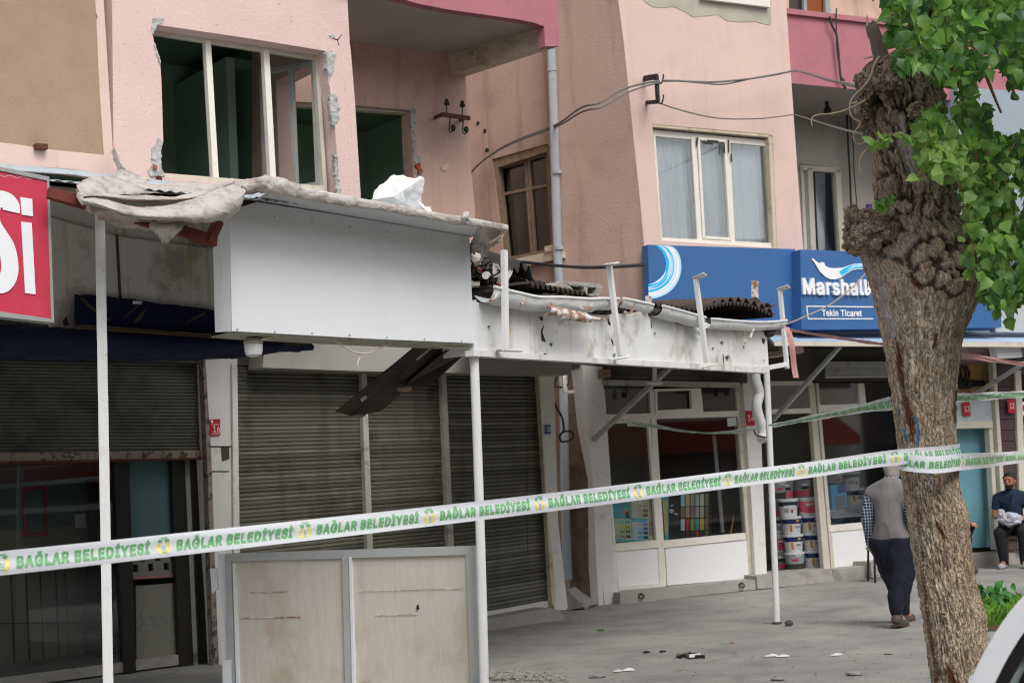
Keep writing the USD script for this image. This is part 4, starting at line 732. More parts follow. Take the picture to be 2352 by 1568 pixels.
# the blue fabric awning rolled under it
ba_ = thing('fabric_awning', 'navy blue fabric awning with ochre print hanging in the shade below the canopy', 'awning', bw.hit(300, 760))
part(ba_, 'valance', loft([[bw.hit(x, y, .05) for x, y in ((171, 677), (250, 682), (330, 692), (420, 704), (620, 724))], [bw.hit(x, y, .09) for x, y in ((172, 712), (250, 716), (330, 724), (420, 734), (620, 752))], [bw.hit(x, y, .06) for x, y in ((174, 745), (250, 748), (330, 755), (420, 762), (620, 778))]], 60, 14, .006, .012, 5, 3), M['blue_cloth'])
part(ba_, 'roll', loft([[bw.hit(x, y, .02) for x, y in ((-160, 748), (120, 752), (300, 760), (500, 772), (718, 786))], [bw.hit(x, y, .2) for x, y in ((-160, 770), (120, 774), (300, 780), (500, 787), (719, 793))], [bw.hit(x, y, .1) for x, y in ((-160, 800), (120, 806), (300, 811), (500, 806), (716, 799))], [bw.hit(x, y, -.2) for x, y in ((-160, 818), (120, 823), (300, 826), (470, 825), (650, 806))]], 90, 26, .01, .02, 4, 9), M['blue_cloth'])
part(ba_, 'trim', tube(smooth_path([bw.hit(x, y, .2) for x, y in ((176, 752), (330, 762), (500, 775), (640, 788), (712, 789))], 40), .012, 6), M['gold'])
for px in ([(183, 684), (190, 684), (222, 712), (216, 712)], [(196, 700), (202, 699), (256, 735), (250, 738)], [(318, 700), (326, 698), (290, 728), (283, 728)], [(330, 712), (338, 710), (318, 740), (304, 742)], [(430, 738), (470, 716), (472, 722), (424, 746)]): part(ba_, 'print_stroke', bw.slab(px, .004, .14), M['gold'])
part(ba_, 'tape_patch', bw.slab([(305, 691), (327, 692), (325, 698), (306, 698)], .004, .13), M['white_panel'])
# white sign box
w1 = thing('blank_sign_box', 'large blank white sign box under the canopy edge', 'sign', F.hit(800, 780, .05))
part(w1, 'front_panel', F.slab([(527, 488), (545, 478), (590, 464), (838, 503), (1078, 543), (1089, 788), (838, 777), (588, 763), (533, 760)], .02, .05), M['white_panel'])
e0, e1 = F.hit(527, 500, .045), F.hit(532, 761, .045)
part(w1, 'end_panel', prism([F.hit(527, 478, .045), F.hit(532.5, 761, .045), F.hit(494, 763, -.13), F.hit(489, 558, -.13), F.hit(513, 505, -.02)], F.d * .015), M['white_panel'])
part(w1, 'bottom_lip', F.slab([(533, 761), (588, 764), (838, 778), (1089, 789), (1089, 793), (838, 782), (588, 768), (533, 764)], .3, .03), M['rail'])
for i_ in range(7):
    for tq, (ya_, yb_) in ((0, (478, 548)), (1, (758, 785))): part(w1, 'rivet', blob(F.hit(545 + i_ * 86, ya_ + (yb_ - ya_) * i_ / 6 + (8 if tq == 0 else -2), .052), .007, 1, 0, squash=(1, 1, 1)), M['rail'])
for px in ([(700, 560), (740, 556), (742, 640), (704, 660)], [(905, 600), (960, 596), (965, 700), (900, 690)]): pass
part(w1, 'gap_strip', F.slab([(545, 470), (590, 452), (838, 494), (1078, 536), (1079, 546), (838, 507), (590, 468), (545, 482)], .02, .02), M['dark_in'])
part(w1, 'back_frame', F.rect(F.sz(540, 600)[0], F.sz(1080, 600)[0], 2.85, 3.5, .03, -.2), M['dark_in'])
# red sign with white letters
KR = .12
r1 = thing('red_shop_sign', 'red sign board in a grey frame with large white letters at the left edge', 'sign', F.hit(60, 730, KR))
part(r1, 'panel', F.slab([(-190, 350), (0, 391), (109, 414), (119, 733), (0, 716), (-190, 690)], .03, KR), M['red_sign'])
part(r1, 'frame', F.slab([(-190, 338), (0, 383), (113, 406), (124.5, 741), (0, 727), (-190, 702)], .1, KR - .012 + .02, [[(-190, 352), (0, 392), (108, 415), (118, 732), (0, 715), (-190, 689)]]), M['frame_grey'])
part(r1, 'case', F.slab([(-190, 345), (0, 388), (111, 410), (122, 738), (0, 724), (-190, 698)], .12, KR - .04), M['frame_grey'])
def sign_letter(px, hole=None): part(r1, 'letter', F.slab(px, .006, KR + .007, hole or ()), M['white_sign'])
sign_letter([(49, 509), (73, 512), (82, 676), (58, 673)]); sign_letter([(47, 452.5), (74, 457), (76, 497), (50, 493)])
S_mid = [(28, 486), (25, 468), (10, 458), (-8, 460), (-18, 480), (-16, 512), (0, 540), (16, 566), (24, 600), (22, 634), (4, 654), (-16, 646), (-24, 620), (-25, 600)]
sm = smooth_path(np.array([(x, y, 0) for x, y in S_mid]), 60)[:, :2]
part(r1, 'letter', F.slab(unary_union([LineString([F.sz(x - 2, y, KR + .007) for x, y in sm]).buffer(.052, cap_style='flat')]), .006, KR + .007), M['white_sign'])
# tarpaulin: the long roll on the eave and the folds hanging at its left end
z4 = zt(200, 650, 2.6133)
def fold(pts, k): return [F.hit(x, y, kq) for (x, y), kq in zip(z4(*pts), np.interp(np.linspace(0, 1, len(pts)), np.linspace(0, 1, len(k)), k))]
tp = thing('tarpaulin', 'dirty white tarpaulin bunched in sagging folds over the canopy corner and eave', 'tarpaulin', F.hit(400, 470, .45))
part(tp, 'fold', loft([fold([(300, 240), (420, 165), (560, 155), (760, 200), (1000, 235), (1300, 220), (1700, 240)], [.1, -.5, -.7]), fold([(285, 270), (400, 215), (560, 190), (800, 215), (1050, 260), (1300, 290), (1680, 290)], [.35, .05, -.2]), fold([(330, 330), (450, 330), (620, 330), (850, 335), (1050, 325), (1280, 330), (1640, 300)], [.4, .2, 0])], 80, 26, .004, .01, 7, 1), M['tarp'], smooth=60)
part(tp, 'fold', loft([fold([(370, 335), (560, 320), (800, 345), (1050, 350), (1250, 365), (1500, 320), (1760, 240), (1910, 165)], [.42, .3, .1]), fold([(350, 355), (560, 350), (800, 375), (1050, 385), (1280, 385), (1550, 350), (1800, 260), (1930, 190)], [.52, .45, .2]), fold([(360, 375), (560, 360), (800, 400), (1050, 410), (1300, 405), (1560, 380), (1820, 300), (1945, 215)], [.4, .3, .12])], 90, 22, .004, .007, 8, 2), M['tarp'], smooth=60)
part(tp, 'fold', loft([fold([(340, 385), (480, 375), (700, 420), (950, 462), (1250, 445), (1520, 385), (1800, 270), (2010, 210)], [.5, .42, .3]), fold([(345, 395), (500, 420), (720, 480), (960, 520), (1260, 510), (1560, 455), (1850, 350), (2040, 290)], [.6, .58, .48]), fold([(355, 405), (520, 450), (740, 520), (980, 565), (1300, 580), (1600, 570), (1880, 480), (2040, 330)], [.62, .62, .5]), fold([(365, 430), (540, 480), (760, 545), (1000, 590), (1330, 612), (1660, 620), (1850, 590), (1990, 470)], [.5, .45, .4])], 110, 34, .004, .009, 7, 3), M['tarp'], smooth=60)
part(tp, 'fold', loft([fold([(300, 250), (280, 290), (280, 340), (300, 400), (340, 440)], [.1, .35, .5]), fold([(345, 240), (340, 290), (345, 340), (355, 380), (370, 420)], [.2, .45, .52]), fold([(380, 260), (375, 300), (372, 340), (370, 365), (380, 400)], [.15, .3, .4])], 40, 16, .006, .014, 10, 4), M['tarp'], smooth=60)
part(tp, 'fold', loft([fold([(350, 410), (520, 480), (740, 545), (1000, 590), (1250, 615), (1500, 625)], [.45, .4, .35]), fold([(380, 450), (540, 540), (740, 600), (950, 625), (1200, 640), (1440, 640)], [.42, .3, .15]), fold([(420, 480), (560, 590), (720, 670), (900, 680), (1130, 670), (1400, 690)], [.3, .15, .05])], 80, 26, .006, .028, 6, 5), M['tarp'], smooth=60)
part(tp, 'fold', loft([fold([(1050, 620), (1120, 625), (1200, 655), (1300, 635), (1400, 625)], [.42, .4]), fold([(1045, 660), (1100, 690), (1190, 690), (1290, 680), (1390, 680)], [.46, .5, .44]), fold([(1080, 720), (1130, 770), (1190, 810), (1270, 770), (1370, 710)], [.4, .45]), fold([(1170, 780), (1200, 820), (1222, 840), (1262, 800), (1310, 750)], [.36, .4])], 40, 26, .006, .012, 9, 6), M['tarp'], smooth=60)
part(tp, 'fold', loft([fold([(1700, 240), (1900, 200), (2100, 185), (2250, 185), (2360, 195)], [-.1, .1]), fold([(1850, 300), (2000, 265), (2150, 240), (2280, 220), (2400, 215)], [.25, .35]), fold([(1960, 350), (2050, 335), (2150, 325), (2230, 300), (2350, 270)], [.4, .42])], 50, 20, .006, .014, 8, 7), M['tarp'], smooth=60)
part(tp, 'scrap', loft([[AU.hit(x, y, .2) for x, y in ((262, 340), (268, 352), (280, 378), (292, 392))], [AU.hit(x, y, .12) for x, y in ((256, 348), (260, 360), (266, 380), (272, 398))]], 24, 8, .006, .01, 9, 8), M['tarp'], smooth=60)
part(tp, 'fold', loft([fold([(740, 95), (880, 120), (980, 170), (1040, 180)], [-.8, -.7]), fold([(690, 140), (800, 170), (920, 210), (1010, 215)], [-.6, -.5]), fold([(770, 190), (850, 215), (940, 238), (1030, 230)], [-.5, -.4])], 40, 14, .006, .02, 9, 9), M['tarp'], smooth=60)
rp = [F.hit(x, y, .42) for x, y in ((560, 436), (610, 424), (660, 433), (720, 449), (800, 463), (900, 478), (1000, 497), (1080, 510), (1163, 524))]
rq = smooth_path(rp, 240); rad = np.interp(np.linspace(0, 1, 240), [0, .07, .13, .2, .5, .8, 1], [.025, .05, .05, .034, .024, .027, .02])
rm = tube(rq, .05, 26); rv = rm.vertices; ring = np.r_[np.repeat(np.arange(240), 26), 0, 239]; cen = np.vstack([np.repeat(rq, 26, axis=0), rq[:1], rq[-1:]])
dv = rv - cen; lump = .8 + .5 * meshkit.fbm(rv * [17, 17, 12], 4, 3) + .3 * (1 - np.abs(2 * meshkit.fbm(rv * [10, 10, 22] + (rq[np.clip(ring, 0, 239)] * 6), 3, 8) - 1))** 3; rm.vertices = cen + dv / .05 * (rad[ring] * lump)[:, None]
part(tp, 'eave_roll', rm, M['tarp'], smooth=60)
part(tp, 'hanging_end', loft([[F.hit(x, y, kq) for x, y, kq in ((1100, 512, .4), (1130, 516, .42), (1163, 522, .42))], [F.hit(x, y, kq) for x, y, kq in ((1086, 550, .05), (1110, 556, .2), (1140, 545, .35))], [F.hit(x, y, kq) for x, y, kq in ((1082, 585, .0), (1092, 575, .08), (1112, 566, .2))]], 30, 20, .006, .02, 9, 11), M['tarp'], smooth=60)
part(tp, 'hanging_end', loft([[F.hit(x, y, kq) for x, y, kq in ((1158, 536, .4), (1130, 556, .25), (1098, 572, .1))], [F.hit(x, y, kq) for x, y, kq in ((1152, 548, .42), (1128, 566, .28), (1106, 588, .12))], [F.hit(x, y, kq) for x, y, kq in ((1140, 560, .36), (1118, 578, .2), (1100, 606, .08))]], 30, 14, .006, .016, 9, 12), M['tarp'], smooth=60)
part(tp, 'tie_end', loft([[F.hit(x, y, .46) for x, y in ((1064, 490), (1070, 486), (1078, 488))], [F.hit(x, y, .5) for x, y in ((1063, 500), (1071, 497), (1076, 498))], [F.hit(x, y, .46) for x, y in ((1066, 512), (1072, 508), (1086, 520))]], 16, 10, .005, .008, 14, 13), M['tarp'], smooth=60)
# crumpled sack on the roof
z5 = zt(1024, 683, 2.2959)
sk = [F.hit(x, y, -.25) for x, y in z5((1045, 270), (1100, 200), (1185, 105), (1270, 48), (1330, 90), (1385, 150), (1430, 155), (1470, 200), (1490, 270), (1490, 370), (1300, 360), (1150, 310))]
inner = np.mean(sk, axis=0) + F.n * .12; bk = np.mean(sk, axis=0) - F.n * .2
sh1 = hull(np.vstack([sk, [inner, inner + [.12, .05, .1], inner - [.1, .1, .06], bk, bk + [.1, .1, -.1]]])); v_, f_ = trimesh.remesh.subdivide_to_size(sh1.vertices, sh1.faces, .03); sh1 = trimesh.Trimesh(v_, f_); sh1.merge_vertices()
q_ = sh1.vertices * 7; sh1.vertices = sh1.vertices + sh1.vertex_normals * ((1 - np.abs(2 * meshkit.fbm(q_, 3, 4) - 1)) * .07 - .05)[:, None]
skp = single('white_sack', 'crumpled bright white sack lying on the canopy roof below the bare doorway', 'sack', sh1, M['sack'], smooth=14)
part(skp, 'loose_corner', loft([[F.hit(x, y, -.15) for x, y in z5((1490, 270), (1540, 320), (1600, 335))], [F.hit(x, y, -.1) for x, y in z5((1490, 310), (1540, 350), (1610, 380))]], 16, 8, .005, .01, 12, 3), M['sack'], smooth=40)
# lamp, cable and hanging ceiling boards under the sign
lp = thing('jar_lamp', 'white glass jar lamp hanging under the blank sign box', 'lamp', F.hit(582, 790, -.1))
g_ = lathe([(0, -.085), (.03, -.083), (.055, -.07), (.064, -.04), (.066, .005), (.06, .01), (0, .012)], 20); g_.apply_translation(F.hit(582, 792, -.1)); part(lp, 'glass_jar', g_, M['bulb'], smooth=40)
g_ = lathe([(.068, .008), (.07, .02), (.05, .045), (0, .05)], 18); g_.apply_translation(F.hit(582, 792, -.1)); part(lp, 'cap', g_, M['rail'], smooth=40)
part(lp, 'bracket', F.strip((583, 777), (640, 773), .02, .02, -.1), M['iron'])
cb = smooth_path([F.hit(x, y, -.02) for x, y in ((600, 780), (630, 773), (680, 769), (735, 774), (760, 777), (790, 796), (828, 811), (860, 806), (885, 792), (905, 785), (960, 786), (1000, 790), (1020, 796), (1050, 798), (1068, 797))], 120)
single('lamp_cable', 'cream cable looping along the bottom of the blank sign box', 'cable', [tube(cb, .008, 7), tube(smooth_path([F.hit(829, 811, -.02), F.hit(827, 818, -.03), F.hit(822, 830, -.02), F.hit(823, 846, -.02)], 16), .006, 6), blob(F.hit(1066, 797, -.02), .02, 1, .3)], M['cable_white'], smooth=60)
hb = thing('hanging_ceiling_boards', 'dark broken ceiling boards dangling from the canopy behind the white post', 'boards', F.hit(940, 860, -.6))
dn = unit(F.n * .3 + np.array([0, 0, -1]))
def board(px, k0, k1, t=.02, n='board'):
    P_ = [F.hit(x, y, k0 if i < 2 else k1) for i, (x, y) in enumerate(px)]; part(hb, n, rough(prism(P_, -F.n * t), .004, 9, .12, len(px)), M['plank'])
board([(955, 795), (988, 797), (806, 953), (773, 944)], -.25, -.9); board([(989, 797), (1020, 798), (836, 956), (807, 954)], -.27, -.92); board([(1021, 798), (1044, 799), (880, 940), (866, 946), (838, 951)], -.28, -.93); board([(1024, 805), (1078, 800), (1074, 808), (985, 888), (930, 892), (928, 886)], -.2, -.6)
part(hb, 'splintered_end', blob(F.hit(930, 893, -.55), .04, 2, .4, seed=3, squash=(1.5, 1, .6)), M['wood_old']); part(hb, 'splintered_end', blob(F.hit(820, 955, -.86), .03, 2, .4, seed=4, squash=(2, 1, .5)), M['wood_old'])
part(hb, 'batten', [F.strip((958, 826), (1006, 786), .014, .012, -.2), F.strip((830, 920), (842, 909), .03, .006, -.72)], M['rail'])
# beige sheet-metal gate standing between the post and the shutters
def lvl(x, y, z): return at_z(x, y, z)
gR = F.hit(1089, 1256, -.12); gL = lvl(517, 1272, gR[2] + .02)
GP = PL(gL[:2], to=gR[:2])
gt = thing('sheet_metal_gate', 'stained beige two-panel sheet metal gate standing in front of the shutters', 'gate', GP.hit(800, 1700) * [1, 1, 0])
M['gate_frame'] = mat('gate_frame_paint', '#a9aba9', .6, .05, 3, dirt=('#7d98a8', .5, 2.4, .53, .14), spots=('#5c5750', .6, 18, .68, .04))
M['gate_sheet'] = mat('beige_ribbed_sheet', '#c2bdb0', .6, .05, 1.5, dirt=('#94744a', .6, 1.7, .53, .2), streak=('#b4ad9e', .45, 22, .47, .16), spots=('#55493a', .6, 22, .7, .03), bump=.15, bscale=120, bstretch=(1, 1, .03))
part(gt, 'top_rail', GP.slab([(517, 1271), (1089, 1253), (1090, 1273), (518, 1289)], .05, 0), M['gate_frame'])
part(gt, 'stile', GP.slab([(1070, 1272), (1090, 1272), (1106, 1700), (1084, 1700)], .05, .002), M['gate_frame']); part(gt, 'stile', GP.slab([(517, 1289), (530, 1289), (545, 1700), (528, 1700)], .05, .002), M['gate_frame'])
part(gt, 'middle_stile', GP.slab([(785, 1275), (800, 1275), (812, 1700), (796, 1700)], .05, .004), M['gate_frame']); part(gt, 'bead', GP.slab([(801, 1278), (806, 1278), (818, 1700), (812, 1700)], .03, .01), M['white_panel']); part(gt, 'bead', GP.slab([(534, 1292), (539, 1292), (552, 1700), (546, 1700)], .03, .008), M['white_panel'])
def ribbed(px, n):
    c = [np.array(GP.sz(x, y, -.02)) for x, y in px]; V, Fc = [], []
    for i in range(n * 2 + 1):
        t = i / (n * 2); a = c[0] + (c[1] - c[0]) * t; b = c[3] + (c[2] - c[3]) * t; z_ = -.02 + (.0006 if i % 2 else -.0006)
        V += [[*a, z_], [*b, z_]]
    for i in range(n * 2): Fc += [[2 * i, 2 * i + 1, 2 * i + 3], [2 * i, 2 * i + 3, 2 * i + 2]]
    part(gt, 'ribbed_sheet', GP.put(trimesh.Trimesh(np.array(V), np.array(Fc), process=False)), M['gate_sheet'])
ribbed([(539, 1285), (786, 1278), (798, 1700), (551, 1700)], 60); ribbed([(806, 1275), (1072, 1270), (1086, 1700), (817, 1700)], 66)
for (x0, y0), (x1, y1), w_ in (((552, 1419), (690, 1416), .008), ((575, 1360), (660, 1358), .004), ((825, 1357), (1066, 1351), .003), ((860, 1413), (960, 1410), .005)): part(gt, 'rust_line', rough(GP.strip((x0, y0), (x1, y1), w_, .003, -.013, .001), .0012, 60, .02), M['gutter_rust'])
part(gt, 'keyhole', GP.slab([(957, 1389), (961, 1387), (963, 1398), (956, 1399)], .004, -.012), M['iron'])
# white folded strips beside the gate
fsx = thing('folded_trim_strip', 'bent white metal trim strip beside the left end of the beige gate', 'trim', A.hit(500, 1600) * [1, 1, 0])
part(fsx, 'strip', GP.slab([(500, 1272), (516, 1272), (528, 1440), (520, 1432), (530, 1700), (512, 1700), (508, 1420)], .02, -.03), M['white_panel']); part(fsx, 'torn_flange', GP.slab([(482, 1305), (497, 1304), (500, 1350), (487, 1362)], .02, -.02), M['white_panel']); part(fsx, 'lower_plate', GP.slab([(512, 1516), (530, 1514), (534, 1700), (514, 1700)], .02, .01), M['white_panel'])

# ---------------------------------------------------------------- the broken canopy between the two posts
c2 = thing('broken_canopy', 'wrecked white canopy with torn gutter, bare uprights and a round post at each end', 'canopy', C2.hit(1430, 860) * [1, 1, 0])
q2t, q2b = C2.hit(1088, 800, -.02), C2.hit(1112, 1568, -.02); q2b = q2b + (q2b - q2t) * (q2b[2] / (q2t[2] - q2b[2]))
part(c2, 'post', tube(smooth_path([q2b, (q2b + q2t) / 2 + [.006, 0, 0], q2t], 24), .036, 18), M['white_post'], smooth=40)
q3t = at_y(1761, 858, P3[1])
part(c2, 'post', tube([np.array([*P3, 0]), q3t], .034, 16), M['white_post'], smooth=40)
part(c2, 'post_foot', [blob([*P3, .01], .055, 2, .3, squash=(1, 1, .35)), blob(at_z(1812, 1430, .03), .042, 2, .4, seed=2, squash=(1, 1, .8))], M['stone_dark'])
part(c2, 'old_downpipe', [tube(smooth_path([C2.hit(x, y, -.3) for x, y in ((1734, 860), (1737, 880), (1743, 905), (1738, 930), (1744, 960), (1749, 1010))], 30), [.058, .06, .056, .058, .057, .056], 14), ], M['white_post'], smooth=40)
part(c2, 'downpipe_stay', tube([C2.hit(1760, 1004, -.25), C2.hit(1738, 1000, -.2), C2.hit(1732, 990, -.15)], .01, 6), M['iron'])
z6 = zt(1860, 1000, 3.92); z7 = zt(2400, 1050, 2.94)
top = [(1092, 688)] + z6((110, 800), (350, 850), (700, 840), (1100, 880), (1290, 900), (1300, 1000), (1340, 960), (1800, 960), (2000, 1010), (2330, 1010)) + z7((170, 640), (240, 600), (400, 590), (560, 560), (610, 640), (740, 660), (960, 740), (1180, 730), (1240, 700), (1390, 770), (1620, 780), (1800, 760), (1960, 830))
part(c2, 'fascia_panel', C2.slab(top + [(1766, 846), (1430, 832), (1090, 812)], .06, .0), M['white_fascia'])
part(c2, 'bottom_angle', C2.slab([(1087, 803), (1430, 826), (1767, 843), (1768, 857), (1430, 837), (1088, 817)], .08, .05), M['white_fascia'])
part(c2, 'end_cover', C2.slab([(1084, 690), (1094, 688), (1098, 812), (1089, 815)], .3, .02), M['white_panel'])
def jag(n, px0, px1, amp, seed):
    r_ = np.random.default_rng(seed); return [(px0[0] + (px1[0] - px0[0]) * i / n, px0[1] + (px1[1] - px0[1]) * i / n + r_.normal(0, amp)) for i in range(n + 1)]
for i, px in enumerate((z6((1165, 1050), (1215, 1035), (1225, 1110), (1190, 1100)), z6((1195, 1260), (1240, 1180), (1215, 1290), (1270, 1440), (1205, 1420)), z6((2240, 1080), (2290, 1180), (2250, 1160)), z6((2290, 1380), (2320, 1420), (2330, 1480)), z7((100, 660), (125, 720), (115, 740)), z7((130, 890), (160, 980), (140, 930)), z7((600, 650), (612, 770), (604, 770)), z7((1905, 890), (1945, 900), (1930, 960), (1910, 940)), z7((1680, 985), (1700, 990), (1696, 1010)), z7((1445, 1080), (1455, 1080), (1462, 1200), (1458, 1200)))):
    if len(px) >= 3: part(c2, 'tear', C2.slab(px, .004, .004), M['iron'])
rt_ = np.random.default_rng(17)
for i in range(9):
    x = rt_.uniform(1110, 1755); f_ = (x - 1090) / 675; yb = 812 + 40 * f_; yt = 715 + 55 * f_; y = yb - 8 - abs(rt_.normal(0, 9)) if i % 2 else rt_.uniform(yt + 15, yb - 10); s_ = rt_.uniform(2, 7)
    part(c2, 'tear', C2.slab(jitter([(x, y), (x + s_, y - s_ * .4), (x + s_ * .7, y + s_ * rt_.uniform(.3, 2.2))], 1, 2, i), .003, .0035), M['stone_dark' if i % 3 else 'dirty_base'])
    part(c2, 'paint_flake', loft([[C2.hit(x + s_ * .6, y - s_ * .6, .004), C2.hit(x + s_ * 1.3, y + s_ * .6, .004)], [C2.hit(x + s_, y - s_ * .8, .03), C2.hit(x + s_ * 1.9, y + s_ * .4, .025)]], 4, 4, .002), M['white_panel'])
# torn gutter: a half-round trough hung along the top edge
def trough(px, r0=.07, name='gutter', m='gutter', t0=-2.75, t1=.15, kq=.06, hole_seed=None):
    c = smooth_path([C2.hit(x, y, kq) for x, y in px], 40); T = np.gradient(c, axis=0); rows = []
    for j in range(40):
        w_ = []
        for q in range(15):
            th = t0 + (t1 - t0) * q / 14; rr_ = r0 * (1 + .12 * (meshkit.noise(np.array([j * .35, q * .4, len(px)])) - .5))
            w_.append(c[j] + C2.n * (rr_ * math.cos(th)) + np.array([0, 0, rr_ * math.sin(th)]))
        rows.append(w_)
    part(c2, name, grid_mesh(np.array(rows), .003), M[m], smooth=50)
    part(c2, 'gutter_lip', tube(c + C2.n * r0 + [0, 0, .008], .013, 8), M['white_post'], smooth=50)
lipA = z6((295, 560), (450, 600), (620, 640), (800, 680), (980, 715), (1300, 720), (1600, 735), (1960, 740)); trough([(x, y + 8) for x, y in lipA], .1)
lipB = z6((1980, 742), (2120, 744), (2290, 745)); trough([(x, y + 7) for x, y in lipB], .085)
lipC = z7((200, 415), (330, 440), (560, 490)); trough([(x, y + 5) for x, y in lipC], .065, t0=-1.6)
lipD = z7((640, 505), (800, 545), (1000, 600), (1150, 640)); trough([(x, y + 5) for x, y in lipD], .088)
lipE = z7((1230, 655), (1480, 675), (1700, 690), (1950, 688), (2120, 672)); trough([(x, y + 5) for x, y in lipE], .08)
rp_ = [C2.hit(x, y, .16) for x, y in z6((1300, 890), (1500, 900), (1700, 950), (1900, 1010), (2110, 1080))]
rb_ = [C2.hit(x, y, .2) for x, y in z6((1250, 1010), (1480, 1060), (1680, 1110), (1850, 1120), (2100, 1100))]
rm_ = [(a + b) / 2 + C2.n * .05 for a, b in zip(rp_, rb_)]
part(c2, 'fallen_gutter_piece', loft([rp_, rm_, rb_], 50, 14, .006, .012, 12, 5), M['gutter_rust'], smooth=40, label='rusty gutter piece hanging loose on the white panel')
for px in (z6((1330, 760), (1345, 830), (1270, 890)), z6((965, 750), (940, 800), (880, 850)), z6((500, 650), (480, 730), (400, 790)), z6((1975, 780), (1985, 850), (1900, 930), (1800, 890)), z7((405, 490), (395, 540), (350, 590), (290, 580))): part(c2, 'gutter_strap', tube(smooth_path([C2.hit(x, y, .15) for x, y in px], 16), .01, 6), M['gutter_rust'])
for i, (x, y, r_) in enumerate([*[(a, b, .05) for a, b in z6((2200, 950), (2050, 930), (1700, 900))], *[(a, b, .05) for a, b in z7((250, 530), (500, 530), (1080, 690), (1330, 720), (1900, 760), (1980, 800))], *[(a, b, .06) for a, b in z7((600, 590), (1960, 830))]]): part(c2, 'rotten_edge', blob(C2.hit(x, y, .0), r_, 2, .5, 3, i, (1.6, 1, .7)), M['bitumen'])
part(c2, 'loose_tie_rod', [tube([C2.hit(*z7((1820, 740))[0], .1), C2.hit(*z7((1765, 890))[0], .12), C2.hit(*z7((1690, 945))[0], .05)], .012, 6), tube([C2.hit(*z7((1685, 770))[0], .05), C2.hit(*z7((1700, 920))[0], .05)], .01, 6)], M['gutter_rust'])
part(c2, 'peeled_flap', [loft([[C2.hit(x, y, .02) for x, y in z7((1105, 745), (1150, 745), (1185, 740))], [C2.hit(x, y, .1) for x, y in z7((1120, 780), (1170, 800), (1190, 820))], [C2.hit(x, y, .03) for x, y in z7((1160, 850), (1180, 865), (1195, 850))]], 14, 10, .004, .008, 14, 2)], M['white_panel'])
# bare square uprights that once carried a sign
for i, ((x0, y0), (x1, y1), cap, brk) in enumerate((((1163.5, 574), (1167, 806), None, ((1140, 804), (1200, 806))), ((1404, 610), (1430, 818), ((1391, 607), (1418, 604)), ((1412, 824), (1446, 818))), ((1603, 640), (1628, 832), ((1594, 641), (1620, 629)), ((1615, 842), (1648, 836))), ((1796, 666), (1812, 846), ((1787, 667), (1812, 657)), None))):
    kq = .2 if i < 3 else .06
    part(c2, 'upright', C2.strip((x0, y0), (x1, y1), .046, .046, kq, .004), M['white_post'])
    if cap: part(c2, 'upright_cap', bar(C2.hit(*cap[0], kq - .05), C2.hit(*cap[1], kq + .1), .06, .012, C2.n), M['white_post'])
    if brk: part(c2, 'upright_foot', bar(C2.hit(*brk[0], .06), C2.hit(*brk[1], kq), .05, .012, C2.n), M['white_fascia'])
part(c2, 'upright_foot', C2.strip((1768, 844), (1810, 836), .05, .04, .05), M['white_post']); part(c2, 'upright_arm', C2.strip((1756, 752), (1805, 748), .05, .04, .03), M['white_post'])
part(c2, 'inner_stub', bar(C2.hit(1734, 645, -1.0), C2.hit(1734, 705, -1.0), .07, .07, C2.d), M['gutter_rust']); part(c2, 'inner_stub', bar(C2.hit(1489, 680, -.5), C2.hit(1490, 706, -.5), .05, .05, C2.d), M['gutter_rust']); part(c2, 'stub_binding', blob(C2.hit(1733, 700, -1.0), .1, 2, .3, squash=(.8, .8, 1)), M['bitumen'])
# roof of the broken canopy
qa, qb = C2.sz(1095, 700)[0], C2.sz(1768, 740)[0]; z0_ = C2.hit(1430, 690)[2]
def corr(px0, px1, dn_, depth, n_w, amp=.03, k0=-.05, m='bitumen', sag=(0, 0, 0), name='corrugated_sheet'):
    """A corrugated roof sheet whose wavy edge runs from px0 to px1 and which reaches back from there."""
    p, q = C2.hit(*px0, k0), C2.hit(*px1, k0); n_ = n_w * 10 + 1; rows = []
    for d_ in np.linspace(0, 1, 6):
        rows.append([p + (q - p) * t - C2.n * depth * d_ + [0, 0, dn_ * d_ + amp * math.sin(t * n_w * 2 * math.pi) + sag[0] * math.sin(math.pi * t) + sag[1] * t * d_] for t in np.linspace(0, 1, n_)])
    part(c2, name, grid_mesh(np.array(rows), .008), M[m], smooth=50)
u6 = lambda x, y: z6((x, y))[0]; u7 = lambda x, y: z7((x, y))[0]
corr(u6(1000, 540), u6(1930, 700), .05, 1.2, 12, .022, -.1, sag=(0, 0)); corr(u6(760, 450), u6(1450, 590), .12, 1.6, 9, .025, -.42, sag=(0, 0)); corr(u6(740, 400), u6(1100, 470), .2, .5, 3, .04, -.3, sag=(.1, 0), m='bitumen')
corr(u7(640, 500), u7(1180, 580), .05, 1.4, 9, .025, -.2); corr(u7(1200, 560), u7(2040, 630), .05, 1.2, 20, .02, -.12, 'bitumen', sag=(.1, 0)); corr(u7(1220, 530), u7(2065, 600), .1, 1.8, 9, .03, -.4, 'brown_sheet', sag=(.12, .1)); corr(u7(1560, 535), u7(2060, 500), .1, .9, 4, .03, -.5, 'brown_sheet')
part(c2, 'roof_board', [bar(C2.hit(1200, 695, -.1), C2.hit(1330, 701, -.1), .02, .2, (0, 0, 1))], M['wood_old'])
zq2 = C2.hit(1430, 760)[2] + .1
part(c2, 'roof_deck', prism([C2.w(qa, zq2 + .05, -.08), C2.w(qb, zq2 + .05, -.08), B.w(B.sz(1760, 900)[0], zq2 + .2, .35), B.w(B.sz(1395, 900)[0], zq2 + .2, .35), A.w(A.sz(1280, 900)[0], zq2 + .2, .4), A.w(A.sz(1090, 900)[0] - .4, zq2 + .2, .4)], [0, 0, .05]), M['bitumen'])
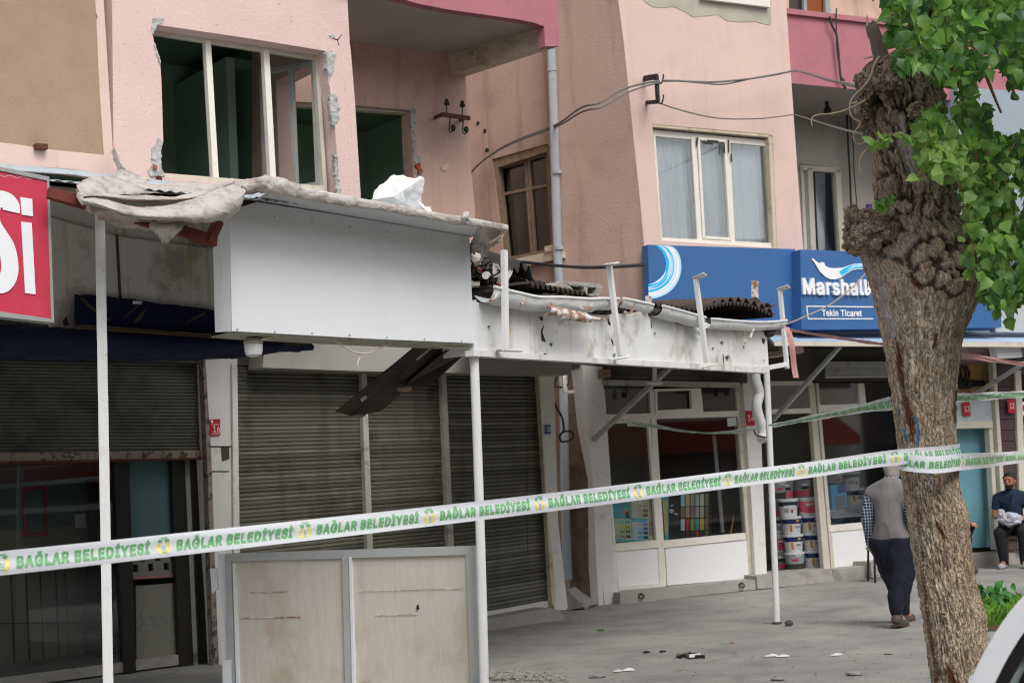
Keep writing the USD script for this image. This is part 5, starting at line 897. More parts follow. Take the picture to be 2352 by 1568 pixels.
part(c2, 'roof_gravel', [blob(C2.w(qa + (qb - qa) * t, zq2 + .12, -.3 - .2 * (i % 3)), .14, 2, .5, 3, i, (2.2, 1, .5)) for i, t in enumerate(np.linspace(.02, .98, 16))], M['bitumen'])
# hollow block left on the roof
hbk = thing('hollow_concrete_block', 'broken grey hollow concrete block lying on the wrecked canopy roof', 'block', C2.hit(1333, 680, -.25))
HB = C2.off(-.16)
ho = HB.slab(z6((1415, 580), (1480, 510), (1560, 485), (2040, 520), (2165, 560), (2130, 640), (2100, 720), (1560, 700)), .2, 0, [z6((1650, 555), (1870, 575), (1870, 650), (1700, 650)), z6((1920, 580), (2060, 590), (2060, 700), (1930, 690))])
part(hbk, 'block', rough(ho, .012, 16, .03, 4), mat('block_concrete', '#a39e95', .95, .15, 9, dirt=('#6d675e', .5, 8, .52, .14), bump=.8, bscale=50))
part(hbk, 'web', HB.slab(z6((1640, 540), (2080, 560), (2090, 720), (1640, 690)), .02, -.18), M['dirty_base'])
# the debris heap beside the blank sign box: separate scraps
C2d = C2.off(-.12)
def scrap(name, label, category, mesh, m, **k): single(name, label, category, mesh, M[m], **k)
scrap('fluorescent_reflector', 'curved shiny white reflector scrap standing in the roof debris', 'scrap', loft([[C2d.hit(x, y, .1) for x, y in z6((450, 210), (440, 320), (460, 440))], [C2d.hit(x, y, .16) for x, y in z6((520, 230), (550, 320), (500, 430))]], 20, 8, .006), 'white_post', smooth=40)
scrap('crumpled_foil', 'grey crumpled foil sheet hanging by the first white upright', 'scrap', loft([[C2d.hit(x, y, .12) for x, y in z6((540, 370), (620, 360), (730, 380))], [C2d.hit(x, y, .2) for x, y in z6((520, 430), (620, 440), (700, 440))], [C2d.hit(x, y, .14) for x, y in z6((480, 490), (600, 490), (640, 500))]], 24, 16, .005, .03, 12, 4), 'rail', smooth=30)
scrap('bent_flashing', 'bent grey flashing strip lying on the gutter end', 'scrap', loft([[C2d.hit(x, y, .05) for x, y in z6((100, 490), (180, 500), (240, 490))], [C2d.hit(x, y, .12) for x, y in z6((100, 540), (170, 550), (230, 530))], [C2d.hit(x, y, .08) for x, y in z6((100, 590), (160, 580), (220, 570))]], 20, 12, .005, .01, 12, 6), 'rail', smooth=40)
scrap('wire_tangle', 'tangle of black wire and soot on the roof edge', 'scrap', [tube(smooth_path([C2d.hit(*z6((RNG.uniform(90, 430), RNG.uniform(190, 460)))[0], RNG.uniform(-.1, .1)) for _ in range(5)], 24), RNG.uniform(.005, .012), 5) for _ in range(26)] + [blob(C2d.hit(*z6((x, y))[0], -.05), .06, 2, .5, 4, x) for x, y in ((130, 350), (200, 430), (280, 300), (330, 400), (150, 440), (240, 240))], 'bitumen')
scrap('pipe_end', 'short white pipe end poking out of the debris', 'scrap', tube([C2d.hit(*u6(325, 400), .18), C2d.hit(*u6(350, 390), -.05)], .03, 14), 'white_post', smooth=40)
scrap('broken_brick', 'broken red brick wedged in the torn gutter', 'brick', rough(hull([C2d.hit(*u6(x, y), kq) for x, y in ((480, 540), (600, 530), (610, 580), (500, 590)) for kq in (-.1, .05)]), .01, 20, .03, 3), 'brick_bit')
scrap('red_rag', 'small scrap of red cloth in the roof debris', 'rag', blob(C2d.hit(*u6(165, 305), .06), .03, 2, .5, 4, 3, (1.5, 1, .6)), 'red_plate')
scrap('hanging_plastic', 'pale plastic scrap hanging below the tarpaulin corner', 'scrap', loft([[C2d.hit(x, y, .1) for x, y in z6((90, 130), (180, 40), (250, 70))], [C2d.hit(x, y, .16) for x, y in z6((120, 180), (190, 150), (250, 130))], [C2d.hit(x, y, .1) for x, y in z6((150, 240), (190, 240), (200, 200))]], 20, 14, .005, .02, 12, 5), 'tarp', smooth=40)
# ================================================================ TREE
YT = 7.35
T_ROWS = [(-260, 2075, 2225), (-100, 2078, 2200), (0, 2080, 2178), (60, 2074, 2172), (110, 2052, 2168), (138, 1996, 2166), (150, 1976, 2164), (175, 1969, 2162), (225, 1971, 2166), (300, 1986, 2178), (345, 1994, 2190), (392, 2004, 2198), (430, 2009, 2203), (470, 2006, 2203), (500, 1985, 2206), (530, 1972, 2218), (560, 1973, 2240), (592, 1980, 2254), (620, 1989, 2260), (645, 1997, 2261), (692, 2008, 2250), (735, 2017, 2232), (784, 2029, 2212), (830, 2036, 2206), (884, 2044, 2198), (950, 2052, 2196), (1009, 2060, 2196), (1075, 2068, 2200), (1134, 2076, 2208), (1176, 2083, 2222), (1250, 2092, 2230), (1301, 2100, 2236), (1360, 2110, 2248), (1426, 2121, 2266), (1500, 2131, 2272), (1568, 2139, 2282), (1650, 2142, 2298), (1730, 2138, 2316), (1790, 2128, 2336), (1830, 2110, 2360)]
tr_ = np.array(T_ROWS, float)
ny, nth = 620, 200
from scipy.interpolate import PchipInterpolator
py = np.linspace(-260, 1830, ny); pl_ = PchipInterpolator(tr_[:, 0], tr_[:, 1])(py); pr_ = PchipInterpolator(tr_[:, 0], tr_[:, 2])(py)
cen = np.array([at_y((l + r) / 2, y, YT) for l, r, y in zip(pl_, pr_, py)]); hw = (pr_ - pl_) / 2 * YT / FPX
th = np.linspace(0, 2 * math.pi, nth, endpoint=False); cs, sn = np.cos(th), np.sin(th)
V = cen[:, None, :] + hw[:, None, None] * (cs[None, :, None] * RIGHT * [1, 1, 0] + sn[None, :, None] * np.array([0, .9, 0]))
nrm = np.broadcast_to(np.stack([cs, sn, 0 * cs], 1), V.shape)
q = np.stack([cs[None, :] * 2.0 + 0 * py[:, None], sn[None, :] * 2.0 + 0 * py[:, None], V[..., 2] * 2.2], -1)
def ridged(p, o=4, s=0): return 1 - np.abs(2 * meshkit.fbm(p, o, s) - 1)
warp = meshkit.fbm(q * 3, 3, 9)[..., None] * np.array([.7, .7, .3])
low = np.clip((V[..., 2] - 2.55) / .5, 0, 1)               # rougher and knottier above the first fork
fiss = ridged((q + warp) * np.array([7.5, 7.5, 1.9]), 4, 3)
fine = ridged((q + warp * .5) * np.array([11, 11, 5.0]), 3, 12)
disp = -.013 * np.clip((fiss - .62) / .38, 0, 1)** 1.2 - .006 * np.clip((fine - .6) / .4, 0, 1) + .012 * (meshkit.fbm(q * np.array([2, 2, 1.2]), 3, 4) - .5)
disp += low * (.022 * (meshkit.fbm(q * np.array([9, 9, 10.0]), 4, 25) - .5) + .07 * (meshkit.fbm(q * np.array([2.6, 2.6, 3.2]), 4, 21) - .5) - .03 * np.clip((ridged(q * np.array([3, 3, 3.4]), 4, 30) - .7) / .3, 0, 1))
def knob(x, y, r, h):
    global disp
    p = at_y(x, y, YT - .2); d2 = ((V[..., 0] - p[0])** 2 + (V[..., 2] - p[2])** 2) / (r * YT / FPX)** 2 * (.35 + 1.5 * meshkit.fbm(V * 14, 3, int(x)))
    disp = disp + np.where(sn[None, :] < .2, .5 * h * np.exp(-d2) - h * .42 * np.exp(-((np.sqrt(d2) - 1.25) / .22)** 2), 0)
for kx in ((2110, 590, 26, .05), (2148, 575, 24, .05), (2185, 608, 26, .06), (2120, 630, 22, .05), (2160, 640, 20, .05), (2215, 590, 30, .06), (2060, 560, 30, .04), (2030, 530, 26, .05), (2060, 200, 40, .05), (2110, 250, 22, .05), (2010, 190, 24, .05), (2075, 470, 18, .05), (2190, 650, 24, .04), (2040, 420, 24, .04), (2140, 480, 20, .04)): knob(*kx)
V = V + nrm * disp[..., None]
I = np.arange(ny * nth).reshape(ny, nth); a = I[:-1]; b = np.roll(I, -1, 1)[:-1]; c = np.roll(I, -1, 1)[1:]; d = I[1:]
Fc = np.vstack([np.stack([a, d, c], -1).reshape(-1, 3), np.stack([a, c, b], -1).reshape(-1, 3)])
trunk = trimesh.Trimesh(V.reshape(-1, 3), Fc[:, ::-1], process=False)
if trunk.volume < 0: trunk.invert()
M['bark'] = usdkit.material(stage, '/World/Looks/mulberry_bark', {
    'g': ('geometry', {}), 'm1': ('mapping', {'scale': (1, 1, .35)}), 'n1': ('noise_texture', {'scale': 26, 'detail': 8, 'roughness': .7}), 'r1': ('rgb_ramp', {'ramp': [(.3, lin('#8e7b67')), (.42, lin('#b39f87')), (.58, lin('#c8b69f')), (.75, lin('#dacdbc'))]}),
    'n2': ('noise_texture', {'scale': 3.2, 'detail': 6, 'roughness': .65}), 'q2': ('map_range', {'from_min': .56, 'from_max': .68, 'to_min': 0.0, 'to_max': .45, 'clamp': True}), 'x2': ('mix_color', {'b': lin('#8a6548')}),
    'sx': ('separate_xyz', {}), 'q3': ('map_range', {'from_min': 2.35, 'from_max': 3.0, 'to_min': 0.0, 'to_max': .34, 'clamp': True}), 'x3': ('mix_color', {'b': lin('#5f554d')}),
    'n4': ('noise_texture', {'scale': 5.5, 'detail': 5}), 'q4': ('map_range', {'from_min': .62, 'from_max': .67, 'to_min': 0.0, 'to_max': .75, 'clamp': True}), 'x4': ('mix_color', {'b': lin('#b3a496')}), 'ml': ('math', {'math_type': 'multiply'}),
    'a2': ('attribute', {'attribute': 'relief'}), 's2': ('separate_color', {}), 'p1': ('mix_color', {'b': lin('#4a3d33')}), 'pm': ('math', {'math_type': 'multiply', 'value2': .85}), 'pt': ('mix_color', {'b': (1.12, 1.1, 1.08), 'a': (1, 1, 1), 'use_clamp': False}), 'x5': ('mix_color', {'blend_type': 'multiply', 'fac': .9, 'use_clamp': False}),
    'at': ('attribute', {'attribute': 'marks'}), 'sc': ('separate_color', {}), 'x6': ('mix_color', {'b': lin('#b5aaa2')}), 'x7': ('mix_color', {'b': lin('#6b4630')}), 'x8': ('mix_color', {'b': lin('#5f8cae')}),
    'vm': ('mapping', {'scale': (1, 1, .24)}), 'vw': ('noise_texture', {'scale': 9, 'detail': 4}), 'va': ('vector_math', {'math_type': 'multiply_add', 'vector2': (.14, .14, .14)}), 'vo': ('voronoi_texture', {'feature': 'distance_to_edge', 'scale': 46.0}), 'vr': ('map_range', {'from_min': .0, 'from_max': .11, 'to_min': .62, 'to_max': 1.0, 'clamp': True}), 'x9': ('mix_color', {'blend_type': 'multiply', 'fac': .85, 'use_clamp': False}), 'vb': ('math', {'math_type': 'multiply_add', 'value2': 2.2}),
    'bn': ('noise_texture', {'scale': 90, 'detail': 6, 'roughness': .7}), 'bp': ('bump', {'strength': .9, 'distance': .009}), 'p': ('principled_bsdf', {'roughness': .92, 'specular_ior_level': .2})},
    [('g.position', 'm1.vector'), ('m1.vector', 'n1.vector'), ('n1.fac', 'r1.fac'), ('m1.vector', 'n2.vector'), ('n2.fac', 'q2.value'), ('q2.result', 'x2.fac'), ('r1.color', 'x2.a'), ('g.position', 'sx.vector'), ('sx.z', 'q3.value'), ('q3.result', 'x3.fac'), ('x2.result', 'x3.a'),
     ('g.position', 'n4.vector'), ('n4.fac', 'q4.value'), ('q4.result', 'ml.value1'), ('q3.result', 'ml.value2'), ('ml.value', 'x4.fac'), ('x3.result', 'x4.a'), ('a2.color', 's2.color'), ('s2.r', 'pm.value1'), ('pm.value', 'p1.fac'), ('x4.result', 'p1.a'), ('s2.g', 'pt.fac'), ('p1.result', 'x5.a'), ('pt.result', 'x5.b'), ('g.position', 'vm.vector'), ('g.position', 'vw.vector'), ('vw.color', 'va.vector1'), ('vm.vector', 'va.vector3'), ('va.vector', 'vo.vector'), ('vo.distance', 'vr.value'), ('vr.result', 'x9.b'), ('x5.result', 'x9.a'), ('at.color', 'sc.color'), ('x9.result', 'x6.a'), ('sc.r', 'x6.fac'), ('x6.result', 'x7.a'), ('sc.g', 'x7.fac'), ('x7.result', 'x8.a'), ('sc.b', 'x8.fac'), ('x8.result', 'p.base_color'), ('m1.vector', 'bn.vector'), ('bn.fac', 'vb.value3'), ('vr.result', 'vb.value1'), ('vb.value', 'bp.height'), ('bp.normal', 'p.normal')], surface='p.BSDF')
M['bare_wood'] = mat('pale_bare_wood', '#a89c94', .85, .15, 9, stretch=(1, 1, .25), bump=.4, bscale=60); M['paint_blue'] = mat('blue_paint_smear', '#5b86a8', .8, .1, 8); M['resin'] = mat('rust_brown_wood', '#7d4420', .85, .25, 14, bump=.6)
M['twig'] = mat('twig', '#8c7350', .8, .15, 10); M['tree_dark'] = mat('cut_limb', '#6d5f55', .95, .25, 12, bump=1.0, bscale=40, stretch=(1, 1, .3))
tree = thing('mulberry_tree', 'gnarled mulberry tree with peeling bark and hanging green shoots, wrapped in printed tape', 'tree', at_z((2110 + 2360) / 2, 1800, 0) * [1, 1, 0])
def stain(pts, wd, edge=.35, seed=0):
    """How strongly each bark vertex belongs to a mark along a line of picture points (on the near side only)."""
    c_ = smooth_path(np.array([(x, y, 0) for x, y in pts], float), 40)[:, :2]; w_ = np.interp(np.linspace(0, 1, 40), np.linspace(0, 1, len(wd)), wd)
    rel = trunk.vertices - EYE; dd = rel @ FWD; P_ = np.stack([1176 + FPX * (rel @ RIGHT) / dd, 784 - FPX * (rel @ UP) / dd], 1); out = np.zeros(len(P_))
    k_ = np.where((np.tile(sn, ny) < .1) & (P_[:, 1] > c_[:, 1].min() - 60) & (P_[:, 1] < c_[:, 1].max() + 60))[0]
    if len(k_):
        d2 = np.linalg.norm(P_[k_][:, None, :] - c_[None], axis=2) / w_[None]; nz = (meshkit.fbm(trunk.vertices[k_] * [22, 22, 12], 4, seed) - .5) * 1.7
        out[k_] = np.clip((1 + nz - d2.min(1)) / edge, 0, 1)
    return out
mk = np.zeros((len(trunk.vertices), 3))
for pts, wd in ((((2022, 640), (2030, 665), (2032, 700), (2044, 730), (2050, 775)), (7, 15, 14, 13, 6)), (((2068, 290), (2080, 345), (2092, 385), (2098, 412)), (7, 14, 16, 7)), (((2056, 275), (2066, 268), (2078, 290)), (8, 12, 7)), (((2040, 592), (2060, 575), (2090, 560), (2110, 540)), (5, 11, 10, 4)), (((2118, 330), (2126, 355)), (6, 6)), (((2146, 880), (2152, 905)), (4, 5)), (((1978, 570), (1990, 600), (2010, 640)), (4, 6, 5))): mk[:, 0] = np.maximum(mk[:, 0], stain(pts, wd, .3, 3))
for pts, wd in ((((2062, 790), (2068, 850), (2076, 910), (2090, 960), (2096, 1010)), (6, 9, 12, 11, 7)), (((2114, 1180), (2120, 1270), (2126, 1370), (2140, 1480), (2150, 1560)), (3, 5, 6, 7, 12)), (((2152, 1200), (2160, 1218), (2170, 1240)), (4, 10, 4)), (((2160, 1262), (2170, 1300)), (5, 4)), (((2100, 645), (2114, 660)), (8, 8)), (((2180, 1540), (2200, 1580)), (14, 14)), (((2150, 770), (2146, 800)), (6, 3)), (((2196, 900), (2194, 970)), (5, 4))): mk[:, 1] = np.maximum(mk[:, 1], stain(pts, wd, .5, 7))
for pts, wd in ((((2100, 958), (2110, 985), (2106, 1020)), (4, 7, 4)), (((2076, 985), (2082, 1010)), (3, 4)), (((2064, 935), (2068, 950)), (3, 3)), (((2134, 1085), (2140, 1110)), (4, 3))): mk[:, 2] = np.maximum(mk[:, 2], stain(pts, wd, .4, 9))
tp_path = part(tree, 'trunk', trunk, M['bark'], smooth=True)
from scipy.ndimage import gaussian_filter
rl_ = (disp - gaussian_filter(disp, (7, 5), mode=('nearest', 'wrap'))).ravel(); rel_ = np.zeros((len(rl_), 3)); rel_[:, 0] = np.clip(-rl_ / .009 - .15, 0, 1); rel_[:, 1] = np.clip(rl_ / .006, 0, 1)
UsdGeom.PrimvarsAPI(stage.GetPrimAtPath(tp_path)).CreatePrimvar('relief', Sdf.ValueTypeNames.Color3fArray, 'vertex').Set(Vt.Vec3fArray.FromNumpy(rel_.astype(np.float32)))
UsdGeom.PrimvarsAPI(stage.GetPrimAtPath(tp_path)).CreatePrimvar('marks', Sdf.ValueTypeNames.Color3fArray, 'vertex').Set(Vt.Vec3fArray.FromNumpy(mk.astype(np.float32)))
def burl(x, y, r, sq, seed, dy=-.1, n='burl', m='bark', amp=.5):
    p_ = at_y(x, y, YT + dy); q_ = blob(p_, r * YT / FPX, 5, amp, 2.4, seed, sq); k_ = q_.vertices * 26; q_.vertices = q_.vertices + q_.vertex_normals * (.02 * (meshkit.fbm(k_, 4, seed) - .5) - .016 * np.clip((ridged(k_ * .6, 3, seed + 4) - .72) / .28, 0, 1))[:, None]; part(tree, n, q_, M[m], smooth=True)
burl(1965, 512, 36, (.75, 1, 1.1), 1); burl(1985, 545, 42, (1, 1, .9), 2, -.18); burl(1957, 550, 28, (.8, 1, 1.3), 5, -.1); burl(2015, 520, 34, (1.1, 1, .8), 3, -.22); burl(1992, 500, 26, (1, 1, .8), 8, -.2); burl(1956, 494, 20, (.8, 1, 1), 9, -.08)
burl(2034, 180, 42, (1, .8, 1), 4, -.2); burl(1988, 200, 30, (.8, 1, 1.2), 6, -.12); burl(2115, 255, 26, (1.1, .8, .8), 7, -.32); burl(1982, 262, 24, (.7, 1, 1.5), 10, -.1)
def stub(p, q, r0, r1, seed, n='broken_stub', m='tree_dark'):
    t_ = tube(smooth_path([p, (p + q) / 2 + RNG.normal(0, .01, 3), q], 40), [r0, r1], 16); part(tree, n, rough(t_, .012, 16, 0, seed), M[m], smooth=40)
stub(at_y(2030, 175, YT - .1), at_y(2000, 56, YT - .1), .05, .03, 1); stub(at_y(1996, 60, YT - .1), at_y(2005, 48, YT - .1), .012, .004, 2)
ft = lambda x, y, dd=0.0: at_y(x, y, YT - (np.interp(y, py, hw) * .9 * math.sqrt(max(0, 1 - ((x - np.interp(y, py, (pl_ + pr_) / 2)) / np.interp(y, py, (pr_ - pl_) / 2))** 2))) - dd)
# leaves
def leaf_shape(lobed, fold, droop):
    t = np.linspace(0, 1, 7); w = np.array([.0, .36, .47, .43, .33, .17, .0]) * (1 + lobed * np.array([0, .1, -.12, .22, -.1, 0, 0]))
    rows = []
    for i, (ti, wi) in enumerate(zip(t, w)):
        y = ti; z = -droop * ti** 2
        rows.append([(-wi, y - (.1 if i == 1 else 0), z + fold * wi), (-wi * .5, y, z + fold * wi * .45), (0, y, z), (wi * .5, y, z + fold * wi * .45), (wi, y - (.1 if i == 1 else 0), z + fold * wi)])
    g = grid_mesh(np.array(rows)); s_ = tube(np.array([(0, -.35, -.02), (0, 0, 0)]), .012, 3, False); return g.vertices, g.faces, s_
LEAF = [leaf_shape(l, f, d_) for l in (0, .6, 1.0) for f, d_ in ((.35, .25), (.9, .45), (.12, .6), (-.3, .35))]
M['leaf'] = usdkit.material(stage, '/World/Looks/mulberry_leaf', {'g': ('geometry', {}), 'n': ('noise_texture', {'scale': 7, 'detail': 2}), 'n2': ('noise_texture', {'scale': 1.6, 'detail': 1}), 'ad': ('math', {'math_type': 'multiply_add', 'value2': .6, 'value3': 0.0}),
    'r': ('rgb_ramp', {'ramp': [(.35, (.03, .085, .025)), (.45, (.075, .18, .04)), (.54, (.16, .31, .07)), (.66, (.32, .47, .14))]}), 'p': ('principled_bsdf', {'roughness': .42, 'specular_ior_level': .45}), 't': ('translucent_bsdf', {}), 'hs': ('hsv', {'value': 1.5, 'saturation': 1.1}), 'm': ('mix_closure', {'fac': .45}), 'sw': ('mix_float', {'fac': .45})},
    [('g.position', 'n.vector'), ('g.position', 'n2.vector'), ('n.fac', 'sw.a'), ('n2.fac', 'sw.b'), ('sw.result', 'r.fac'), ('r.color', 'p.base_color'), ('r.color', 'hs.color'), ('hs.color', 't.color'), ('p.BSDF', 'm.closure1'), ('t.BSDF', 'm.closure2')], surface='m.closure')
R1 = [(2045, -220), (2028, 0), (2050, 70), (2040, 110), (2070, 140), (2078, 178), (2120, 172), (2150, 215), (2185, 195), (2232, 225), (2256, 180), (2300, 205), (2352, 200), (2640, 170), (2640, -300)]
R2 = [(2196, 225), (2232, 235), (2262, 255), (2285, 330), (2330, 320), (2352, 330), (2600, 300), (2600, 690), (2352, 690), (2325, 722), (2270, 715), (2250, 650), (2232, 560), (2212, 500), (2200, 420)]
R3 = [(2098, 310), (2120, 262), (2165, 250), (2225, 330), (2225, 400), (2190, 425), (2130, 400), (2092, 345)]
GAP = unary_union([Polygon(p) for p in ([(2266, 228), (2330, 226), (2352, 255), (2350, 300), (2300, 310), (2262, 300)], [(2325, 430), (2352, 425), (2352, 500), (2330, 490)], [(2298, 545), (2318, 540), (2318, 565), (2300, 568)], [(2320, 380), (2340, 378), (2342, 400), (2322, 400)])])
def place_leaf(p, size, rng, down=.65):
    i = rng.integers(len(LEAF)); v, f, s_ = LEAF[i]
    ax = unit(np.array([rng.normal(0, .6), rng.normal(-.25, .5), -down + rng.normal(0, .45)]))
    nr = unit(np.array([rng.normal(0, .55), -.9 + rng.normal(0, .4), .55 + rng.normal(0, .4)])); xx = unit(np.cross(ax, nr)); nr = np.cross(xx, ax)
    R_ = np.stack([xx, ax, nr], 1); q = v.copy(); q[:, 0] *= rng.uniform(.8, 1.1)
    V_ = np.vstack([q, s_.vertices]) @ R_.T * size + p; F_ = np.vstack([f, s_.faces + len(v)]); return V_, F_
rng = np.random.default_rng(11); leaves = []
def fill(poly, n, y0, y1, size, gap=True):
    P_ = Polygon(poly); bx = P_.bounds; k_ = 0
    while k_ < n:
        x, y = rng.uniform(bx[0], bx[2]), rng.uniform(bx[1], bx[3])
        if not P_.contains(Point(x, y)) or (gap and GAP.contains(Point(x, y))): continue
        if meshkit.noise(np.array([x / 38, y / 38, 3.3])) < .27: continue
        Y = rng.uniform(y0, y1); leaves.append((Y, *place_leaf(at_y(x, y - 14, Y), size * rng.uniform(.4, 1.3), rng))); k_ += 1
fill(R1, 4600, 6.35, 8.3, .063); fill(R2, 4000, 6.75, 8.4, .056); fill(R3, 200, 6.65, 6.95, .064, False)
shoots = [[(2052, 30), (2040, 60), (2046, 90)], [(2095, 110), (2075, 125), (2060, 150), (2048, 160)], [(2110, 135), (2090, 140), (2068, 160)], [(2180, 90), (2160, 118), (2125, 130)], [(2140, 300), (2110, 315), (2075, 310), (2018, 322)], [(2030, 312), (2020, 320), (2012, 335)], [(2160, 330), (2130, 370), (2105, 405), (2090, 415)], [(2200, 420), (2220, 470), (2222, 520), (2215, 540)], [(2240, 560), (2232, 600), (2236, 640)], [(2270, 640), (2280, 690), (2300, 725)], [(2255, 360), (2280, 420), (2290, 480)], [(2330, 330), (2310, 420), (2330, 520), (2320, 600)], [(2040, 455), (2024, 465), (2012, 472)], [(2352, 120), (2320, 180), (2330, 220)], [(2210, 210), (2215, 260), (2200, 300)], [(2290, 480), (2275, 560), (2282, 620)]]
for si, sp_ in enumerate(shoots):
    Y = 6.55 + .03 * si if si < 7 else 6.75 + .02 * si
    c_ = smooth_path([at_y(x, y, Y) for x, y in sp_], 24); part(tree, 'twig', tube(c_, [.006, .002], 5), M['twig'])
    for j in range(2, 24, 2): leaves.append((Y - .05, *place_leaf(c_[j] + rng.normal(0, .012, 3), rng.uniform(.035, .078) * (.8 if si == 12 else 1), rng, .5)))
leaves.sort(key=lambda q: q[0])
vis = []; rest = []
for L_ in leaves:
    cpt = L_[1].mean(0) - EYE; sx = 1176 + FPX * (cpt @ RIGHT) / (cpt @ FWD); sy = 784 - FPX * (cpt @ UP) / (cpt @ FWD)
    (vis if len(vis) < 295 and sx < 2340 and 5 < sy < 730 else rest).append(L_)
cr_ = holder(tree, 'crown', 'crown of glossy green lobed leaves')
for L_ in vis: part(cr_, 'leaf', trimesh.Trimesh(L_[1], L_[2], process=False), M['leaf'], smooth=True)
off_ = np.cumsum([0] + [len(L_[1]) for L_ in rest[:-1]]); part(cr_, 'foliage', trimesh.Trimesh(np.vstack([L_[1] for L_ in rest]), np.vstack([L_[2] + o for L_, o in zip(rest, off_)]), process=False), M['leaf'], smooth=True, kind='stuff')
for pts in (((2120, 40), (2115, 120), (2128, 180)), ((2160, -40), (2220, 60), (2260, 160), (2300, 260)), ((2164, 100), (2200, 180), (2235, 300), (2240, 420)), ((2200, -60), (2300, 40), (2420, 120)), ((2240, 300), (2290, 420), (2310, 560))): part(tree, 'branch', tube(smooth_path([at_y(x, y, 7.3) for x, y in pts], 24), [.022, .006], 8), M['twig'])
for pts in (((1988, 360 / 1 - 130), (1960, 245), (1900, 262), (1868, 268), (1866, 290)), ((2020, 130), (2008, 150), (1995, 185), (1952, 240), (1965, 275), (1976, 280), (1960, 310), (1970, 330), (1990, 318)), ((1990, 345), (1975, 370), (1980, 400)), ((1992, 60), (1992, 36)), ((1968, 236), (1952, 238)), ((2005, 130), (1985, 135))): part(tree, 'dry_tendril', tube(smooth_path([at_y(x, y, YT - .25) for x, y in pts], 40), [.006, .003], 5), M['cable_beige'])

# ================================================================ BARRIER TAPES
M['tape'] = usdkit.material(stage, '/World/Looks/tape_film', {'g': ('geometry', {}), 'n': ('noise_texture', {'scale': 14, 'detail': 3}), 'b': ('bump', {'strength': .25, 'distance': .01}), 'p': ('principled_bsdf', {'base_color': (.80, .82, .85), 'roughness': .32, 'specular_ior_level': .5}), 't': ('translucent_bsdf', {'color': (.8, .82, .86)}), 'm': ('mix_closure', {'fac': .25})},
    [('g.position', 'n.vector'), ('n.fac', 'b.height'), ('b.normal', 'p.normal'), ('p.BSDF', 'm.closure1'), ('t.BSDF', 'm.closure2')], surface='m.closure')
M['tape_green'] = mat('green_print', '#74b07a', .45, .06, 6); M['tape_yellow'] = mat('yellow_print', '#e9dc7c', .45, .08, 8); M['tape_film_back'] = M['tape']
PER = .54637
class Ribbon:
    """A tape: a centre line in space, its width direction, and lengths along it."""
    def __init__(s, pts, width, n=300, twist=None, wave=.004):
        s.c = smooth_path(pts, n); s.w = width; s.L = np.r_[0, np.cumsum(np.linalg.norm(np.diff(s.c, axis=0), axis=1))]
        T = np.gradient(s.c, axis=0); s.T = T / np.linalg.norm(T, axis=1, keepdims=True)
        up = np.array([0, 0, 1.0]); ups = up - s.T * (s.T @ up)[:, None]; s.up = ups / np.linalg.norm(ups, axis=1, keepdims=True)
        if twist is not None:
            a = np.interp(np.linspace(0, 1, n), np.linspace(0, 1, len(twist)), twist); k = np.cross(s.T, s.up); s.up = s.up * np.cos(a)[:, None] + k * np.sin(a)[:, None]
        s.n = np.cross(s.T, s.up); s.wave = wave
    def at(s, l, v, k=0.0):
        l = np.asarray(l, float); v = np.asarray(v, float); g = lambda a: np.stack([np.interp(l, s.L, a[:, i]) for i in range(3)], -1)
        c, u, n = g(s.c), g(s.up), g(s.n); bow = s.wave * (np.sin(l * 9) * .5 + np.sin(l * 23 + 1) * .25) + .0035 * np.sin(v / s.w * 9 + l * 2.5)
        return c + u * v[..., None] + n * (bow + k)[..., None]
    def film(s, nv=7):
        v = np.linspace(-s.w / 2, s.w / 2, nv); G = np.stack([s.at(s.L, np.full(len(s.L), q)) for q in v]); return grid_mesh(G, .0008)
    def wrap(s, mesh, l0, v0, k):
        """Lays a flat print (in the xy plane) on the film at length l0."""
        m = mesh.copy(); q = m.vertices; m.vertices = s.at(l0 + q[:, 0], v0 + q[:, 1], k + q[:, 2]); return m
def flat(poly, t=.0006):
    ms = [trimesh.creation.extrude_polygon(g, t, engine='earcut') for g in getattr(poly, 'geoms', [poly]) if g.area > 1e-8]; return cat(ms)
def subd(m, s=.012):
    v, f = trimesh.remesh.subdivide_to_size(m.vertices, m.faces, s, max_iter=8); return trimesh.Trimesh(v, f, process=False)
_wd = heavy('BAĞLAR BELEDİYESİ', .039, .0006, 7, .13); _b = _wd.bounds; _wd.apply_translation([-_b[0][0], 0, 0]); _wd.apply_scale([0.452 / (_b[1][0] - _b[0][0]), 1, 1]); WORDS = subd(_wd)
_leafp = [(math.cos(a) * r, math.sin(a) * r * .8) for i, a in enumerate(np.linspace(0, 2 * math.pi, 15)[:-1]) for r in [(.0105 if i % 2 == 0 else .0065)]]
LG = subd(flat(unary_union([affinity.translate(Polygon(_leafp), -.013, .018), affinity.translate(Polygon(_leafp), .013, .0185), LineString([(-.012, .02), (0, .027), (.014, .031)]).buffer(.0012), LineString([(.012, .02), (0, .027), (-.010, .031)]).buffer(.0012)])))
_half = lambda sg: unary_union([Point(sg * (.0205 - .008 * abs(t)** 1.5), -.006 - .015 * t).buffer(.0062) for t in np.linspace(-.7, 1, 9)])
LY = subd(flat(unary_union([_half(-1), _half(1)])))
_bb = letters('b', .017, .0006, False, .9); _bb.apply_translation([-.005, -.014, 0]); _yr = letters('1994', .006, .0006, False, .9); _yr.apply_translation([-.008, -.0245, 0]); LB = cat([_bb, _yr])
